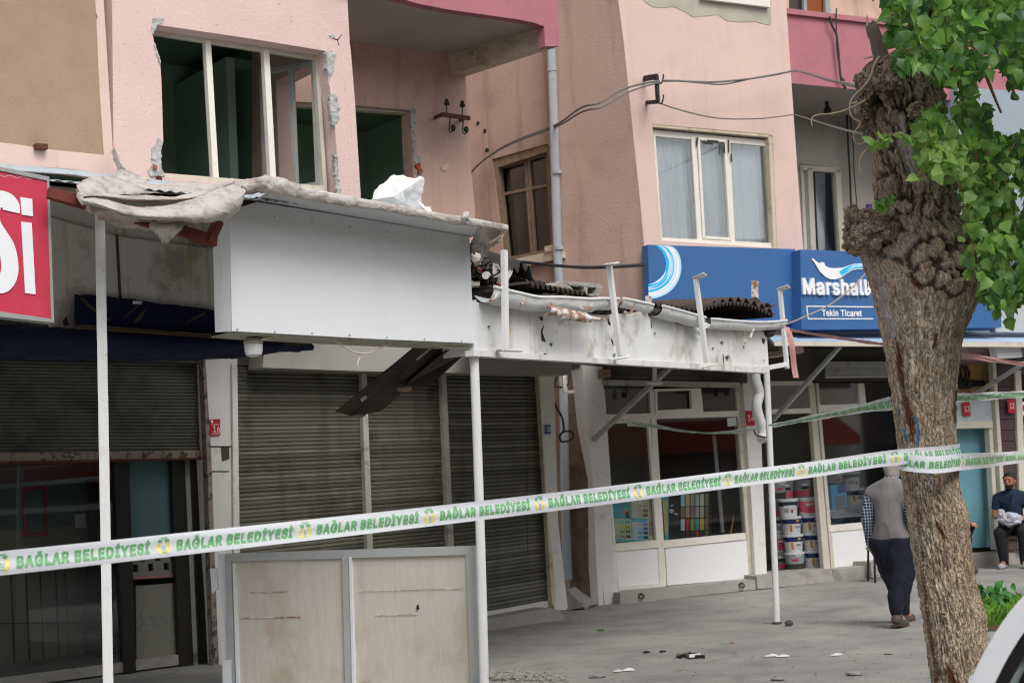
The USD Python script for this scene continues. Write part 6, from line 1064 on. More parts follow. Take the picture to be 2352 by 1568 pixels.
def printed(tp_, rb, starts, k, lo=-1e9, hi=1e9):
    for l0 in starts:
        if lo < l0 + .5 and l0 + .05 < hi:
            W_ = WORDS
            if l0 + .05 < lo: W_ = WORDS.slice_plane([lo - l0 - .046, 0, 0], [1, 0, 0])
            if l0 + .5 > hi: W_ = WORDS.slice_plane([hi - l0 - .046, 0, 0], [-1, 0, 0])
            if len(W_.faces): part(tp_, 'lettering', rb.wrap(W_, l0 + .046, -.0215, k), M['tape_green'])
        if lo < l0 - .03 and l0 + .03 < hi: part(tp_, 'leaf_emblem', rb.wrap(LG, l0, 0, k), M['tape_green']); part(tp_, 'fruit_emblem', rb.wrap(LY, l0, 0, k), M['tape_yellow']); part(tp_, 'emblem_letter', rb.wrap(LB, l0, 0, k), M['tape_green'])
t0_ = np.array([-1.2284863, 4.9, 1.51221612]); dt_ = np.array([math.sin(.92166958), math.cos(.92166958), .03845553])
def tp_at(u, sag=0.0): return t0_ + dt_ * u + [0, 0, sag]
uE = 3.86
pts = [tp_at(u, -.018 * math.sin(math.pi * np.clip((u + 1.2) / (uE + 1.2), 0, 1))) for u in np.linspace(-4.5, 3.5, 13)]
pts += [at_y(2075, 1048, 7.10), at_y(2140, 1043, 7.165), at_y(2206, 1035, 7.30)]
tape1 = Ribbon(pts, .076, 620)
tb = thing('barrier_tape', 'printed white municipal barrier tape stretched across the street front to the tree', 'tape', tape1.c[360] * [1, 1, 0], 'barrier tapes')
part(tb, 'film', tape1.film(), M['tape'], smooth=True)
l_first = np.interp(0, [(p - t0_) @ dt_ for p in tape1.c], tape1.L)
printed(tb, tape1, [l_first + PER * i for i in range(-8, 9)], -.0012 if tape1.n[200] @ (EYE - tape1.c[200]) < 0 else .0012, .1, tape1.L[-1])
pts = [at_y(2064, 1058, 7.16), at_y(2100, 1064, 7.09), at_y(2140, 1067, 7.06), at_y(2185, 1063, 7.12), at_y(2212, 1060, 7.25), at_y(2280, 1055, 8.6), at_y(2352, 1048, 10.0), at_y(2500, 1038, 13)]
tape2 = Ribbon(pts, .084, 320)
tb2 = thing('barrier_tape', 'printed white tape wrapped round the trunk and leading off to the right', 'tape', tape2.c[100] * [1, 1, 0], 'barrier tapes')
part(tb2, 'film', tape2.film(), M['tape'], smooth=True); printed(tb2, tape2, [np.interp(2212, [1176 + FPX * ((p - EYE) @ RIGHT) / ((p - EYE) @ FWD) for p in tape2.c], tape2.L) + PER * i for i in range(-1, 14)], -.0012 if tape2.n[60] @ (EYE - tape2.c[60]) < 0 else .0012, .005, tape2.L[-1])
tape3 = Ribbon([B.hit(1440, 972, .75), B.hit(1480, 975, 1.0), B.hit(1560, 988, 1.6), B.hit(1640, 994, 2.4), at_y(1736, 985, 15.5)], .07, 160, [.3, .9, 1.2, 1.1, 1.3])
tb3 = thing('barrier_tape', 'thin twisted barrier tape sagging in front of the paint shop window', 'tape', tape3.c[80] * [1, 1, 0], 'barrier tapes'); part(tb3, 'film', tape3.film(), M['tape'], smooth=True); printed(tb3, tape3, [.1 + PER * i for i in range(0, 10)], .0012, 0, tape3.L[-1]); printed(tb3, tape3, [.1 + PER * i for i in range(0, 10)], -.002, 0, tape3.L[-1])
tape4 = Ribbon([at_y(1770, 978, 15.2), at_y(1880, 957, 12.6), at_y(1970, 940, 10), at_y(2050, 926, 7.5)], .075, 160, [1.2, .9, .9, .3])
tb4 = thing('barrier_tape', 'barrier tape rising from the far canopy post to the left of the trunk', 'tape', tape4.c[80] * [1, 1, 0], 'barrier tapes'); part(tb4, 'film', tape4.film(), M['tape'], smooth=True); printed(tb4, tape4, [.1 + PER * i for i in range(0, 16)], .0012, 0, tape4.L[-1]); printed(tb4, tape4, [.1 + PER * i for i in range(0, 16)], -.002, 0, tape4.L[-1])
tape5 = Ribbon([at_y(2190, 914, 7.5), at_y(2260, 910, 9.4), at_y(2352, 905, 12), at_y(2480, 902, 15)], .06, 120, [.7, .5, .3, .3])
tb5 = thing('barrier_tape', 'upper barrier tape running from the trunk to the right edge', 'tape', tape5.c[60] * [1, 1, 0], 'barrier tapes'); part(tb5, 'film', tape5.film(), M['tape'], smooth=True); printed(tb5, tape5, [.1 + PER * i for i in range(0, 16)], .0012, 0, tape5.L[-1]); printed(tb5, tape5, [.1 + PER * i for i in range(0, 16)], -.002, 0, tape5.L[-1])
M['pink_cloth'] = mat('faded_pink_ribbon', '#b98a84', .8, .12, 8)
rb = Ribbon([at_y(1806, 752, 15.2), at_y(1815, 775, 15.1), at_y(1822, 820, 15.1), at_y(1829, 867, 15.1)], .06, 60, None, .02); rb.up = np.tile(RIGHT, (60, 1)); rb.n = np.cross(rb.T, rb.up)
single('hanging_ribbon', 'faded pink ribbon dangling from the last white upright', 'ribbon', rb.film(), M['pink_cloth'], smooth=True)
rb = Ribbon([at_y(1815, 758, 15.1), at_y(1900, 772, 13), at_y(1980, 784, 10.5), at_y(2045, 792, 7.5)], .03, 60, [.2, .8]); single('pink_ribbon', 'thin pink ribbon stretched from the wrecked canopy to the trunk', 'ribbon', rb.film(), M['pink_cloth'], smooth=True)
rb = Ribbon([at_y(2200, 817, 7.6), at_y(2260, 823, 9.5), at_y(2352, 836, 12), at_y(2440, 842, 14)], .035, 60, [.2, .6]); single('pink_ribbon', 'thin pink ribbon running from the trunk past the teal door', 'ribbon', rb.film(), M['pink_cloth'], smooth=True)
# ================================================================ WIRES AND THE SECOND BRACKET
sb_ = thing('wire_bracket', 'black iron wall bracket with two wire hooks on the pink bay', 'bracket', BU.hit(1500, 205))
part(sb_, 'frame', [bar(BU.hit(1480, 181, .01), BU.hit(1509, 176, .32), .07, .04, (0, 0, 1)), bar(BU.hit(1508, 174, .32), BU.hit(1511, 236, .32), .045, .045, BU.d), bar(BU.hit(1486, 236, .01), BU.hit(1511, 234, .32), .05, .04, (0, 0, 1))], M['iron'])
for y in (180, 227): part(sb_, 'hook', tube(smooth_path([BU.hit(x, y + dy, .34) for x, dy in ((1511, 0), (1513, 8), (1517, 12), (1521, 8), (1523, -8))], 20), .011, 6), M['iron'])
def pchip_path(pts, n):
    from scipy.interpolate import PchipInterpolator
    pts = np.asarray(pts, float); t = np.r_[0, np.cumsum(np.linalg.norm(np.diff(pts, axis=0), axis=1))]; return PchipInterpolator(t, pts, axis=0)(np.linspace(0, t[-1], n))
def wire(name, label, pts, r, m, n=60): single(name, label, 'cable', tube(pchip_path(pts, n), r, 6), M[m], smooth=60, group={'overhead_cable': 'cables strung along the facade', 'hanging_cable': 'cables hanging by the balcony'}.get(name))
wj = lambda pts, amp=.02: [p + RNG.normal(0, amp, 3) * [.3, .3, 1] for p in pts]
wire('overhead_cable', 'twin grey cable sagging from the black bracket to the light well, upper strand', [BU.hit(1515, 186, .36), BU.hit(1440, 202, .3), BU.hit(1365, 240, .3), BS.hit(1270, 290, .12), BS.hit(1180, 325, .12), BS.hit(1110, 368, .12), BS.hit(1080, 398, .1)], .014, 'cable_grey')
wire('overhead_cable', 'lower strand of the twin grey cable crossing the drainpipe', [BU.hit(1513, 190, .36), BU.hit(1448, 210, .3), BU.hit(1370, 250, .3), BS.hit(1272, 294, .12), BS.hit(1182, 327, .12), BS.hit(1110, 369, .12), BS.hit(1080, 400, .1)], .012, 'cable_grey')
wire('overhead_cable', 'grey cable from the upper hook across the pink bay to the tree', wj([BU.hit(1521, 184, .36), BU.hit(1560, 186, .34), BU.hit(1620, 190, .34), BU.hit(1700, 183, .34), BU.hit(1780, 171, .3), BU.hit(1826, 162, .3)], .006) + [at_y(1850, 168, 17.5), at_y(1900, 183, 13.8), at_y(1945, 193, 10.5), at_y(1990, 204, 7.4)], .014, 'cable_grey')
wire('overhead_cable', 'second cable from the upper hook kinked across the pink bay', wj([BU.hit(1520, 188, .36), BU.hit(1545, 190, .34), BU.hit(1556, 186, .34), BU.hit(1640, 193, .34), BU.hit(1740, 178, .32), BU.hit(1826, 163, .3)], .008), .011, 'cable_grey')
wire('overhead_cable', 'thin cable sagging from the lower hook above the white window to the tree', [BU.hit(1512, 236, .34), BU.hit(1570, 255, .3), BU.hit(1650, 272, .3), BU.hit(1740, 273, .3), BU.hit(1824, 263, .3), at_y(1850, 271, 17.3), at_y(1900, 287, 13.2), at_y(1945, 300, 10), at_y(1985, 309, 7.3)], .009, 'cable_grey')
wire('dark_cable', 'thick dark cable running from the roof debris to the blue sign', [C2d.hit(1083, 592, -.3), C2d.hit(1120, 592, -.5), BS.hit(1180, 600, .2), BS.hit(1290, 611, .25), BU.hit(1400, 613, .25), BU.hit(1480, 608, .12)], .022, 'cable_black')
wire('hanging_cable', 'dark cable hanging in front of the rose parapet behind the tree', wj([BP.hit(x, y, .08) for x, y in ((1905, 40), (1908, 55), (1922, 80), (1926, 120), (1930, 170), (1936, 195))], .01) + [BR.hit(x, y, .15) for x, y in ((1945, 260), (1948, 330), (1952, 400), (1955, 470), (1962, 500))], .016, 'cable_black')
wire('hanging_cable', 'thinner dark cable beside it by the balcony door', [BP.hit(x, y, .08) for x, y in ((1921, 20), (1921, 60), (1922, 110), (1934, 180))] + [BR.hit(x, y, .15) for x, y in ((1950, 250), (1956, 300), (1960, 340), (1962, 400), (1968, 470), (1976, 560))], .01, 'cable_black')
wire('thin_cord', 'thin pinkish cord slanting across the lettered blue sign', [C2.hit(1805, 733, .1), BU.hit(1860, 722, .5), BU.hit(1905, 700, .5), BU.hit(1990, 625, .5)], .009, 'cable_beige')
wire('cable_loop', 'black cable ending in a coil on the damp wall beside the drainpipe', [B.hit(1286, 856, .5), B.hit(1273, 885, .5), B.hit(1271, 915, .5), B.hit(1278, 935, .5), B.hit(1292, 962, .5), B.hit(1295, 985, .5), B.hit(1285, 1003, .5), B.hit(1290, 1014, .5), B.hit(1308, 1012, .5), B.hit(1317, 1000, .5), B.hit(1312, 991, .5), B.hit(1298, 990, .5), B.hit(1290, 995, .5)], .014, 'cable_black', 120)
wire('cable_loop', 'short black cable looped at the top of the drainpipe', [B.hit(1308, 856, .5), B.hit(1307, 875, .5), B.hit(1298, 888, .5), B.hit(1285, 889, .5), B.hit(1272, 886, .5)], .011, 'cable_black')
wire('hanging_string', 'thin string hanging in front of the rightmost shutter', [A.hit(1209, 862, .2), A.hit(1210, 950, .14), A.hit(1211, 1100, .12), A.hit(1213, 1280, .1), A.hit(1214, 1288, .12)], .004, 'cable_black')
wire('loose_wire', 'loose black wire dangling at the top of the left shutter', [A.hit(545, 838, .15), A.hit(555, 862, .13), A.hit(570, 882, .13), A.hit(580, 895, .13)], .006, 'cable_black')
ag = thing('angle_bracket', 'small white steel angle hanging under the beam by the drainpipe', 'bracket', B.hit(1300, 880, .55)); part(ag, 'upright', B.strip((1296, 860), (1299, 902), .05, .03, .6), M['frame_white']); part(ag, 'foot', B.strip((1299, 900), (1320, 899), .04, .05, .6), M['frame_white'])
rs = thing('steel_stub', 'rusty steel stub sticking out of the tan wall patch', 'stub', AU.hit(92, 338)); part(rs, 'bar', [bar(AU.hit(79, 338, .05), AU.hit(106, 339, .05), .05, .09, (0, 0, 1)), bar(AU.hit(85, 333, .02), AU.hit(87, 333, .09), .03, .03, (0, 0, 1))], M['rust'])

# ================================================================ PAINT BUCKETS, POSTERS AND THINGS IN THE SHOP
BK = {'navy': mat('navy_label', '#1d2c55', .4, .05, 8), 'white': mat('white_plastic', '#c6c8ca', .4, .03, 4), 'grey': mat('grey_plastic', '#8c9093', .45, .06, 4), 'pink': mat('pink_label', '#cf5a6c', .4, .08, 8), 'red': mat('red_label', '#a83347', .4, .08, 8), 'beige': mat('beige_label', '#cfc4a4', .45, .1, 14), 'dark': mat('dark_plastic', '#3a3632', .5, .1, 6), 'brown': mat('brown_label', '#a06a4c', .45, .1, 12), 'cyan': mat('cyan_label', '#5fb4e2', .4, .05, 8), 'yellow': mat('yellow_label', '#d9b43c', .4, .05), 'text': mat('dark_print', '#2b3040', .5)}
def bucket(name, label, loc, rz, spec, group='paint buckets of the shop'):
    """A tapered paint bucket: body, rimmed lid, wrap-round label bands, printed patches and a wire handle; front is -y."""
    t = thing(name, label, 'paint bucket', (0, 0, 0), group); R0, R1, Hh = .122, .142, .255
    rad = lambda z: R0 + (R1 - R0) * (z - .006) / (Hh - .036)
    part(t, 'body', lathe([(0, 0), (R0 - .004, 0), (R0, .006), (R1, Hh - .03), (0, Hh - .03)], 28), BK[spec['body']], smooth=40)
    part(t, 'lid', lathe([(R1 + .002, Hh - .034), (R1 + .009, Hh - .032), (R1 + .009, Hh - .004), (R1 + .004, Hh), (R1 - .012, Hh), (R1 - .016, Hh - .006), (0, Hh - .006)], 28), BK[spec.get('lid', 'white')], smooth=40)
    for z0, z1, m_ in spec['bands']: part(t, 'label_band', lathe([(rad(z0) + .0015, z0), (rad(z1) + .0015, z1)], 28), BK[m_], smooth=40)
    for a0, a1, z0, z1, m_ in spec['patches']:
        g = np.array([[(math.sin(a) * (rad(z) + .003), -math.cos(a) * (rad(z) + .003), z) for z in np.linspace(z0, z1, 3)] for a in np.linspace(a0, a1, 7)]); part(t, 'print', grid_mesh(g), BK[m_], smooth=40)
    if spec.get('handle', True): part(t, 'handle', tube(np.array([((R1 + .012) * math.cos(a), -(R1 + .012) * math.sin(a) * .55 - .0, Hh - .05 - .10 * math.sin(a)) for a in np.linspace(0, math.pi, 18)]) * [1, 1.9, 1], .0028, 5), BK['grey'])
    x = UsdGeom.Xformable(stage.GetPrimAtPath(t)); x.GetOrderedXformOps()[0].Set(Gf.Vec3d(*map(float, loc))); x.AddRotateZOp().Set(rz); return t
NAVY = dict(body='white', bands=[(.15, .214, 'navy')], patches=[(-.1, .75, .17, .205, 'navy'), (.25, .6, .178, .2, 'yellow'), (.4, .7, .172, .184, 'red'), (-.75, -.05, .03, .15, 'beige'), (-.5, -.25, .04, .14, 'brown'), (.1, .75, .11, .118, 'text'), (.1, .75, .09, .098, 'text'), (.3, .75, .04, .055, 'cyan')])
PINK = dict(body='white', bands=[(.05, .2, 'pink')], patches=[(-.4, .4, .14, .17, 'white'), (-.3, .3, .08, .1, 'red'), (-.7, .8, .03, .05, 'pink')])
RED = dict(body='grey', bands=[(.02, .1, 'pink')], patches=[(-.4, .2, .17, .2, 'white'), (-.5, .5, .12, .16, 'dark')], lid='grey')
WHITE = dict(body='white', bands=[(.15, .21, 'text')], patches=[(-.6, .7, .1, .16, 'white'), (.15, .4, .05, .1, 'red'), (-.6, -.1, .06, .12, 'grey')])
GREY = dict(body='grey', bands=[(.0, .09, 'dark')], patches=[(-.6, .1, .13, .16, 'red'), (-.3, .5, .2, .215, 'white')], lid='white')
front = lambda x, y, k: B.hit(x, y, k)
def stackpos(x, y, k): p = B.hit(x, y, k); return np.array([p[0], p[1], .17])
pA, pB_, pC = stackpos(1826, 1300, -.35), stackpos(1868, 1296, -.38), stackpos(1797, 1298, -.62)
rzb = math.degrees(math.atan2(B.n[0], -B.n[1])) - 20
dz = .256
b1 = bucket('paint_bucket', 'white paint bucket with navy band, third from the floor in the left doorway stack', pA + [-.01, 0, 2 * dz], rzb, NAVY)
copy_of(b1, 'paint_bucket', pA + [0, 0, dz], rzb - 4, 'white paint bucket with navy band, directly on the grimy grey bucket', group='paint buckets of the shop')
copy_of(b1, 'paint_bucket', pB_ + [0, 0, 0], rzb + 4, 'lowest paint bucket of the right doorway stack', group='paint buckets of the shop')
copy_of(b1, 'paint_bucket', pB_ + [0.005, 0, dz], rzb - 2, 'second paint bucket from the floor in the right doorway stack', group='paint buckets of the shop')
copy_of(b1, 'paint_bucket', pB_ + [-.01, 0, 2 * dz], rzb + 1, 'third paint bucket from the floor in the right doorway stack', group='paint buckets of the shop')
b2 = bucket('paint_bucket', 'pink labelled paint bucket at the top of the right doorway stack', pB_ + [-.03, 0, 3 * dz], rzb, PINK)
b3 = bucket('paint_bucket', 'grimy grey and black bucket at the bottom of the left doorway stack', pA, rzb, GREY)
b4 = bucket('paint_bucket', 'white bucket with dark swoosh label at the top of the left doorway stack', pA + [-.04, 0, 3 * dz], rzb - 8, WHITE)
b5 = bucket('paint_bucket', 'grey and pink bucket high up at the back, above the left doorway stack', pA + [-.02, .3, 4 * dz], rzb, RED)
copy_of(b5, 'paint_bucket', pB_ + [-.04, .3, 4 * dz], rzb + 12, 'grey and red bucket high up at the back, beside the door post', group='paint buckets of the shop')
for i in range(5): copy_of((b5, b2, b4, b5, b3)[i], 'paint_bucket', pC + [0, 0, i * dz], rzb - 20 + 9 * i, ('bottom', 'second', 'third', 'fourth', 'top')[i] + ' bucket of the stack half hidden behind the far white post', 'paint bucket', group='paint buckets of the shop')
wsh = B.sz(1985, 1200)[0]; zS = 1.02
tbl = thing('display_counter', 'sloping white display counter inside the right shop window', 'counter', B.w(wsh, .9, -.6))
part(tbl, 'top', prism([B.w(wsh - .5, zS - .12, -.12), B.w(wsh + .65, zS - .12, -.12), B.w(wsh + .65, zS, -.5), B.w(wsh - .5, zS, -.5)], [0, 0, -.03]), BK['white']); part(tbl, 'shelf', B.rect(wsh - .5, wsh + .65, zS - .03, zS, .6, -.5), BK['white']); part(tbl, 'base', B.rect(wsh - .45, wsh + .6, .16, zS - .15, .5, -.5), BK['white'])
part(tbl, 'leaf_drawing', [tube(smooth_path([B.w(wsh + a, zS - .12 + (.12 / .38) * (-k_ - .12) + .004, k_) for a, k_ in q], 16), .006, 4) for q in (((-.42, -.2), (-.2, -.28), (.1, -.2), (.4, -.16)), ((-.3, -.42), (0, -.34), (.3, -.3), (.55, -.3)), ((-.35, -.3), (-.25, -.22), (-.2, -.15)))], BK['grey'])
copy_of(b1, 'paint_bucket', B.hit(1966, 1186, -.72) * [1, 1, 0] + [0, 0, zS], rzb, 'white paint bucket standing on the counter behind the shop window glass', 'paint bucket', group='paint buckets of the shop')
copy_of(b1, 'paint_bucket', B.hit(1998, 1186, -.78) * [1, 1, 0] + [0, 0, zS], rzb + 10, 'white paint bucket on the counter, next to the walking man', 'paint bucket', group='paint buckets of the shop')
copy_of(b4, 'paint_bucket', B.hit(1958, 1140, -.8) * [1, 1, 0] + [0, 0, zS + dz], rzb, 'grey shaded bucket stacked on the second layer over the counter', 'paint bucket', group='paint buckets of the shop')
copy_of(b3, 'paint_bucket', B.hit(1918, 1140, -.8) * [1, 1, 0] + [0, 0, zS + dz], rzb + 20, 'bucket behind the pale blue box on the counter', 'paint bucket', group='paint buckets of the shop')
bx = thing('blue_box', 'pale blue printed box standing on the counter inside the shop window', 'box', B.w(B.sz(1925, 1180)[0], zS - .1, -.4))
part(bx, 'carton', B.slab([(1908, 1114), (1944, 1111), (1950, 1200), (1914, 1204)], .15, -.38), BK['cyan']); part(bx, 'lid_print', B.slab([(1924, 1114), (1944, 1112), (1945, 1130), (1925, 1132)], .004, -.375), M['sign_blue']); part(bx, 'print', B.slab([(1918, 1140), (1940, 1138), (1944, 1180), (1922, 1184)], .004, -.375), BK['grey'])
# colour charts in the left window
z8 = zt(2400, 1850, 3.1354)
SW = lambda hexc: BK.setdefault(hexc, mat('swatch_' + hexc[1:], hexc, .5, .02))
pc = thing('colour_chart_poster', 'turquoise and cream colour chart poster in the narrow shop window', 'poster', B.hit(1455, 1245, -.12)); kp = -.1
part(pc, 'sheet', B.slab(z8((130, 440), (690, 390), (712, 985), (480, 1002), (195, 985)), .006, kp), SW('#5fbcc4'))
for q in (((390, 440), (615, 455), (620, 700), (395, 690)), ((170, 700), (390, 705), (395, 965), (190, 955)), ((400, 715), (610, 722), (615, 965), (408, 965)), ((620, 470), (680, 480), (690, 970), (625, 970))): part(pc, 'chart_panel', B.slab(z8(*q), .004, kp + .006), SW('#dcd6bd'))
cols = (('#b9dcd2', '#8fd3c2', '#4ec3b4'), ('#d0dfae', '#b9cf58', '#a8aa2e'), ('#cfdcc0', '#8fbb5f', '#5f8a4e'), ('#c9c8c0', '#a5a49a', '#5e6058'))
for r_ in range(4):
    for c_ in range(3):
        x, y = 182 + c_ * 68 + r_ * 3, 722 + r_ * 61; part(pc, 'swatch', B.slab(z8((x, y), (x + 58, y + 2), (x + 59, y + 42), (x + 1, y + 40)), .003, kp + .01), SW(cols[r_][c_]))
cols = (('#cfd2e2', '#bdbbe0', '#7f86cf'), ('#bcd0e6', '#a9c4ea', '#4f7fd0'), ('#b5d3e6', '#6fb0d8', '#33557f'), ('#a8d2ea', '#68b4e0', '#1f4763'))
for r_ in range(4):
    for c_ in range(3):
        x, y = 410 + c_ * 66 + r_ * 2, 752 + r_ * 54; part(pc, 'swatch', B.slab(z8((x, y), (x + 57, y + 2), (x + 58, y + 40), (x + 1, y + 38)), .003, kp + .01), SW(cols[r_][c_]))
cols = (('#e2e0d2', '#dcd9c8', '#d2ccb4'), ('#d6d2c4', '#c9c2ae', '#b9ab98'), ('#cfccc2', '#c2b7b2', '#8f6f72'), ('#d2d4d2', '#c4c2b8', '#6f726c'))
for r_ in range(4):
    for c_ in range(3):
        x, y = 402 + c_ * 70, 470 + r_ * 55; part(pc, 'swatch', B.slab(z8((x, y), (x + 60, y + 2), (x + 60, y + 42), (x, y + 40)), .003, kp + .01), SW(cols[r_][c_]))
for x, y, c_ in ((622, 740, '#e08a70'), (622, 800, '#c9a9a8'), (624, 860, '#b9a6ae')): part(pc, 'swatch', B.slab(z8((x, y), (x + 50, y + 2), (x + 52, y + 50), (x, y + 48)), .003, kp + .01), SW(c_))
part(pc, 'heading_strip', B.slab(z8((402, 720), (590, 724), (590, 742), (402, 738)), .003, kp + .011), M['sky_stripe'])
part(pc, 'picture_shape', [B.slab(z8((310, 440), (370, 450), (384, 540), (372, 570), (350, 480)), .003, kp + .008), B.slab(z8((268, 560), (290, 620), (320, 570), (356, 575), (360, 610), (310, 640), (272, 620)), .003, kp + .008)], SW('#dca892')); part(pc, 'picture_shape', B.slab(z8((312, 620), (355, 605), (378, 690), (340, 695)), .003, kp + .009), SW('#7a3b3d'))
pd = thing('swatch_board', 'black sample board with a grid of upright paint swatches in the wide shop window', 'display board', B.hit(1580, 1230, -.14)); kp = -.14
part(pd, 'board', B.slab(z8((862, 360), (1390, 300), (1400, 930), (862, 962)), .02, kp), M['black_frame'])
part(pd, 'edge_strip', B.slab(z8((775, 375), (862, 365), (862, 962), (815, 970)), .018, kp - .002), SW('#5fbcc4')); part(pd, 'edge_panel', B.slab(z8((785, 470), (840, 465), (850, 900), (815, 905)), .004, kp + .004), SW('#d3bd7a'))
cols = (('#9cc4e0', '#cfae80', '#9c9f8e', '#a9b3a4', '#c2c3b2', '#7d7464'), ('#8c7d6e', '#b29a88', '#8e7c80', '#b6a4a8', '#b3b1a6', '#75695c'), ('#c3ccd0', '#b8323f', '#7fa541', '#5a94b0', '#cbb04a', '#78694c'), ('#26333a', '#5a2a35', '#3b4036', '#a82030', '#1d3c44', '#6a6250'))
ys = ((398, 545), (558, 692), (708, 850), (862, 935))
for r_ in range(4):
    for c_ in range(6):
        x = 1016 + c_ * 60; dy = -c_ * (3 if r_ == 0 else 5 if r_ > 1 else 4); y0, y1 = ys[r_][0] + dy * .4, ys[r_][1] + dy * (.4 if r_ < 3 else 1)
        part(pd, 'swatch', B.slab(z8((x, y0), (x + 47, y0 - 2), (x + 48, y1 - 2), (x + 1, y1)), .012, kp + .012), SW(cols[r_][c_]))
for i_, px in enumerate((((870, 590), (900, 575), (935, 600), (900, 635), (870, 615)), ((920, 635), (960, 625), (985, 650), (945, 655)), ((885, 535), (920, 522), (930, 535), (895, 550)))): part(pd, 'white_shape', B.slab(z8(*px), .003, kp + .004), BK['white'])
part(pd, 'lettering', on_plane(B, letters('RENK', .09, .003, False, .7).apply_transform(trimesh.transformations.rotation_matrix(math.pi / 2, [0, 0, 1])), 1639, 1213, kp + .004), BK['grey']) if False else None
rt = thing('roller_pole', 'yellow broom handle leaning inside the wide shop window', 'pole', B.hit(1680, 1215, -.2)); part(rt, 'pole', tube([B.hit(1678, 1224, -.25), B.hit(1694, 1140, -.5)], .014, 8), BK['yellow'])
gp = thing('glass_sheet', 'upright grey glass sheet edge leaning inside the wide shop window', 'glass sheet', B.hit(1655, 1210, -.3)); part(gp, 'sheet', bar(B.hit(1660, 1222, -.3), B.hit(1640, 1000, -.4), .06, .02, B.d), M['frame_grey'])
wr = thing('wall_cabinet', 'plum coloured panel standing inside the wide shop window', 'panel', B.hit(1690, 1215, -.4)); part(wr, 'panel', B.slab([(1650, 1010), (1712, 1005), (1726, 1230), (1668, 1236)], .04, -.5), M['lattice'])
nt = single('white_notice', 'small pale notice stuck high inside the wide shop window', 'notice', B.slab([(1670, 960), (1690, 958), (1692, 977), (1672, 979)], .004, -.05), BK['white'])
ch = thing('black_stool', 'black stool mostly hidden behind the walking man', 'stool', B.hit(2026, 1322, .85) * [1, 1, 0])
cp_ = B.hit(2034, 1322, .85) * [1, 1, 0]
part(ch, 'seat', cbox((.4, .4, .04), .01).apply_translation(cp_ + [0, 0, .45]), M['black_frame'])
for sx in (-1, 1):
    for sy in (-1, 1): part(ch, 'leg', tube([cp_ + [sx * .17, sy * .17, .45], cp_ + [sx * .2, sy * .2, 0]], .016, 8), M['black_frame'])

# ================================================================ CAR AT THE LOWER RIGHT CORNER
M['silver'] = usdkit.material(stage, '/World/Looks/silver_car_paint', {'p': ('principled_bsdf', {'base_color': (.86, .87, .89), 'metallic': .0, 'roughness': .25, 'coat_weight': 1.0, 'coat_roughness': .05}), 'g': ('geometry', {}), 'n': ('noise_texture', {'scale': 700, 'detail': 2}), 'b': ('bump', {'strength': .03, 'distance': .001})}, [('g.position', 'n.vector'), ('n.fac', 'b.height'), ('b.normal', 'p.normal')], surface='p.BSDF')
M['car_glass'] = mat('dark_car_glass', '#10100f', .06, .0, 1, spec=.6); M['seal'] = mat('black_rubber', '#171314', .55, .05); M['cabin'] = mat('car_cabin_trim', '#4d4038', .8, .1, 4); M['tyre'] = mat('tyre', '#161616', .9, .1, 9); M['chrome'] = mat('wheel_alloy', '#8d9093', .35, .05, 5, metal=.8)
CA = unit([.89, -.45, 0]); cpt = ray(2230, 1568); CPp = EYE + cpt * ((1.05 - 1.65) / cpt[2])
CP = PL(CPp[:2], math.atan2(CA[0], CA[1]))
arch_px = [(2180, 1690), (2205, 1625), (2232, 1566), (2262, 1503), (2294, 1447), (2330, 1396), (2366, 1356), (2420, 1312), (2500, 1270)]
arch = [np.array(CP.sz(x, y)) for x, y in arch_px]
car = thing('silver_car', 'silver car parked at the kerb, only its sloping roof pillar and dark window in view', 'car', CPp * [1, 1, 0] + [0, 0, -.12])
s_e = arch[-1][0]; ztop = arch[-1][1]
sm_ = smooth_path(np.array([[*a, 0] for a in arch]), 60)[:, :2]
roof = [(s_e + .4, ztop + .03), (s_e + 1.0, ztop + .03), (s_e + 1.5, ztop - .04)]; fr_ = [(s_e + 2.2, .93), (s_e + 3.0, .80), (s_e + 3.2, .55), (s_e + 3.2, .2)]
side_prof = [tuple(p) for p in sm_] + roof + fr_ + [(sm_[0][0] - .22, .2), (sm_[0][0] - .28, .5), (sm_[0][0] - .2, sm_[0][1] - .06)]
def inward(off): t = np.gradient(sm_, axis=0); t = t / np.linalg.norm(t, axis=1, keepdims=True); return sm_ + np.stack([t[:, 1], -t[:, 0]], 1) * off
winpoly = Polygon([tuple(p) for p in inward(.085)] + [(s_e + .35, ztop - .06), (s_e + .9, ztop - .06), (s_e + 1.3, ztop - .12), (s_e + 1.9, .9), (sm_[0][0] + .18, .9)]).buffer(0)
sealpoly = Polygon([tuple(p) for p in inward(.055)] + [(s_e + .35, ztop - .035), (s_e + .95, ztop - .035), (s_e + 1.4, ztop - .1), (s_e + 2.0, .88), (sm_[0][0] + .14, .88)]).buffer(0)
bodyp = Polygon(side_prof).buffer(0)
def ext(poly, t, k): m = trimesh.creation.extrude_polygon(poly, t, engine='earcut'); m.apply_translation([0, 0, k - t]); return CP.put(m)
part(car, 'side_panel', ext(bodyp.difference(sealpoly), .06, .03), M['silver'])
rim_ = [CP.w(a, z, .0) for a, z in list(sm_) + roof[:2]]; part(car, 'roof_rail', tube(smooth_path([p - np.array([0, 0, .022]) + CP.d * .022 for p in rim_], 90), .03, 14), M['silver'], smooth=60)
part(car, 'window_seal', ext(sealpoly.difference(winpoly), .04, .02), M['seal'])
part(car, 'side_window', ext(winpoly, .006, -.0), M['glass'])
part(car, 'quarter_divider', ext(Polygon([(s_e - .02, .9), (s_e + .05, .9), (s_e + .05, ztop - .03), (s_e - .02, ztop - .03)]), .04, .012), M['seal'])
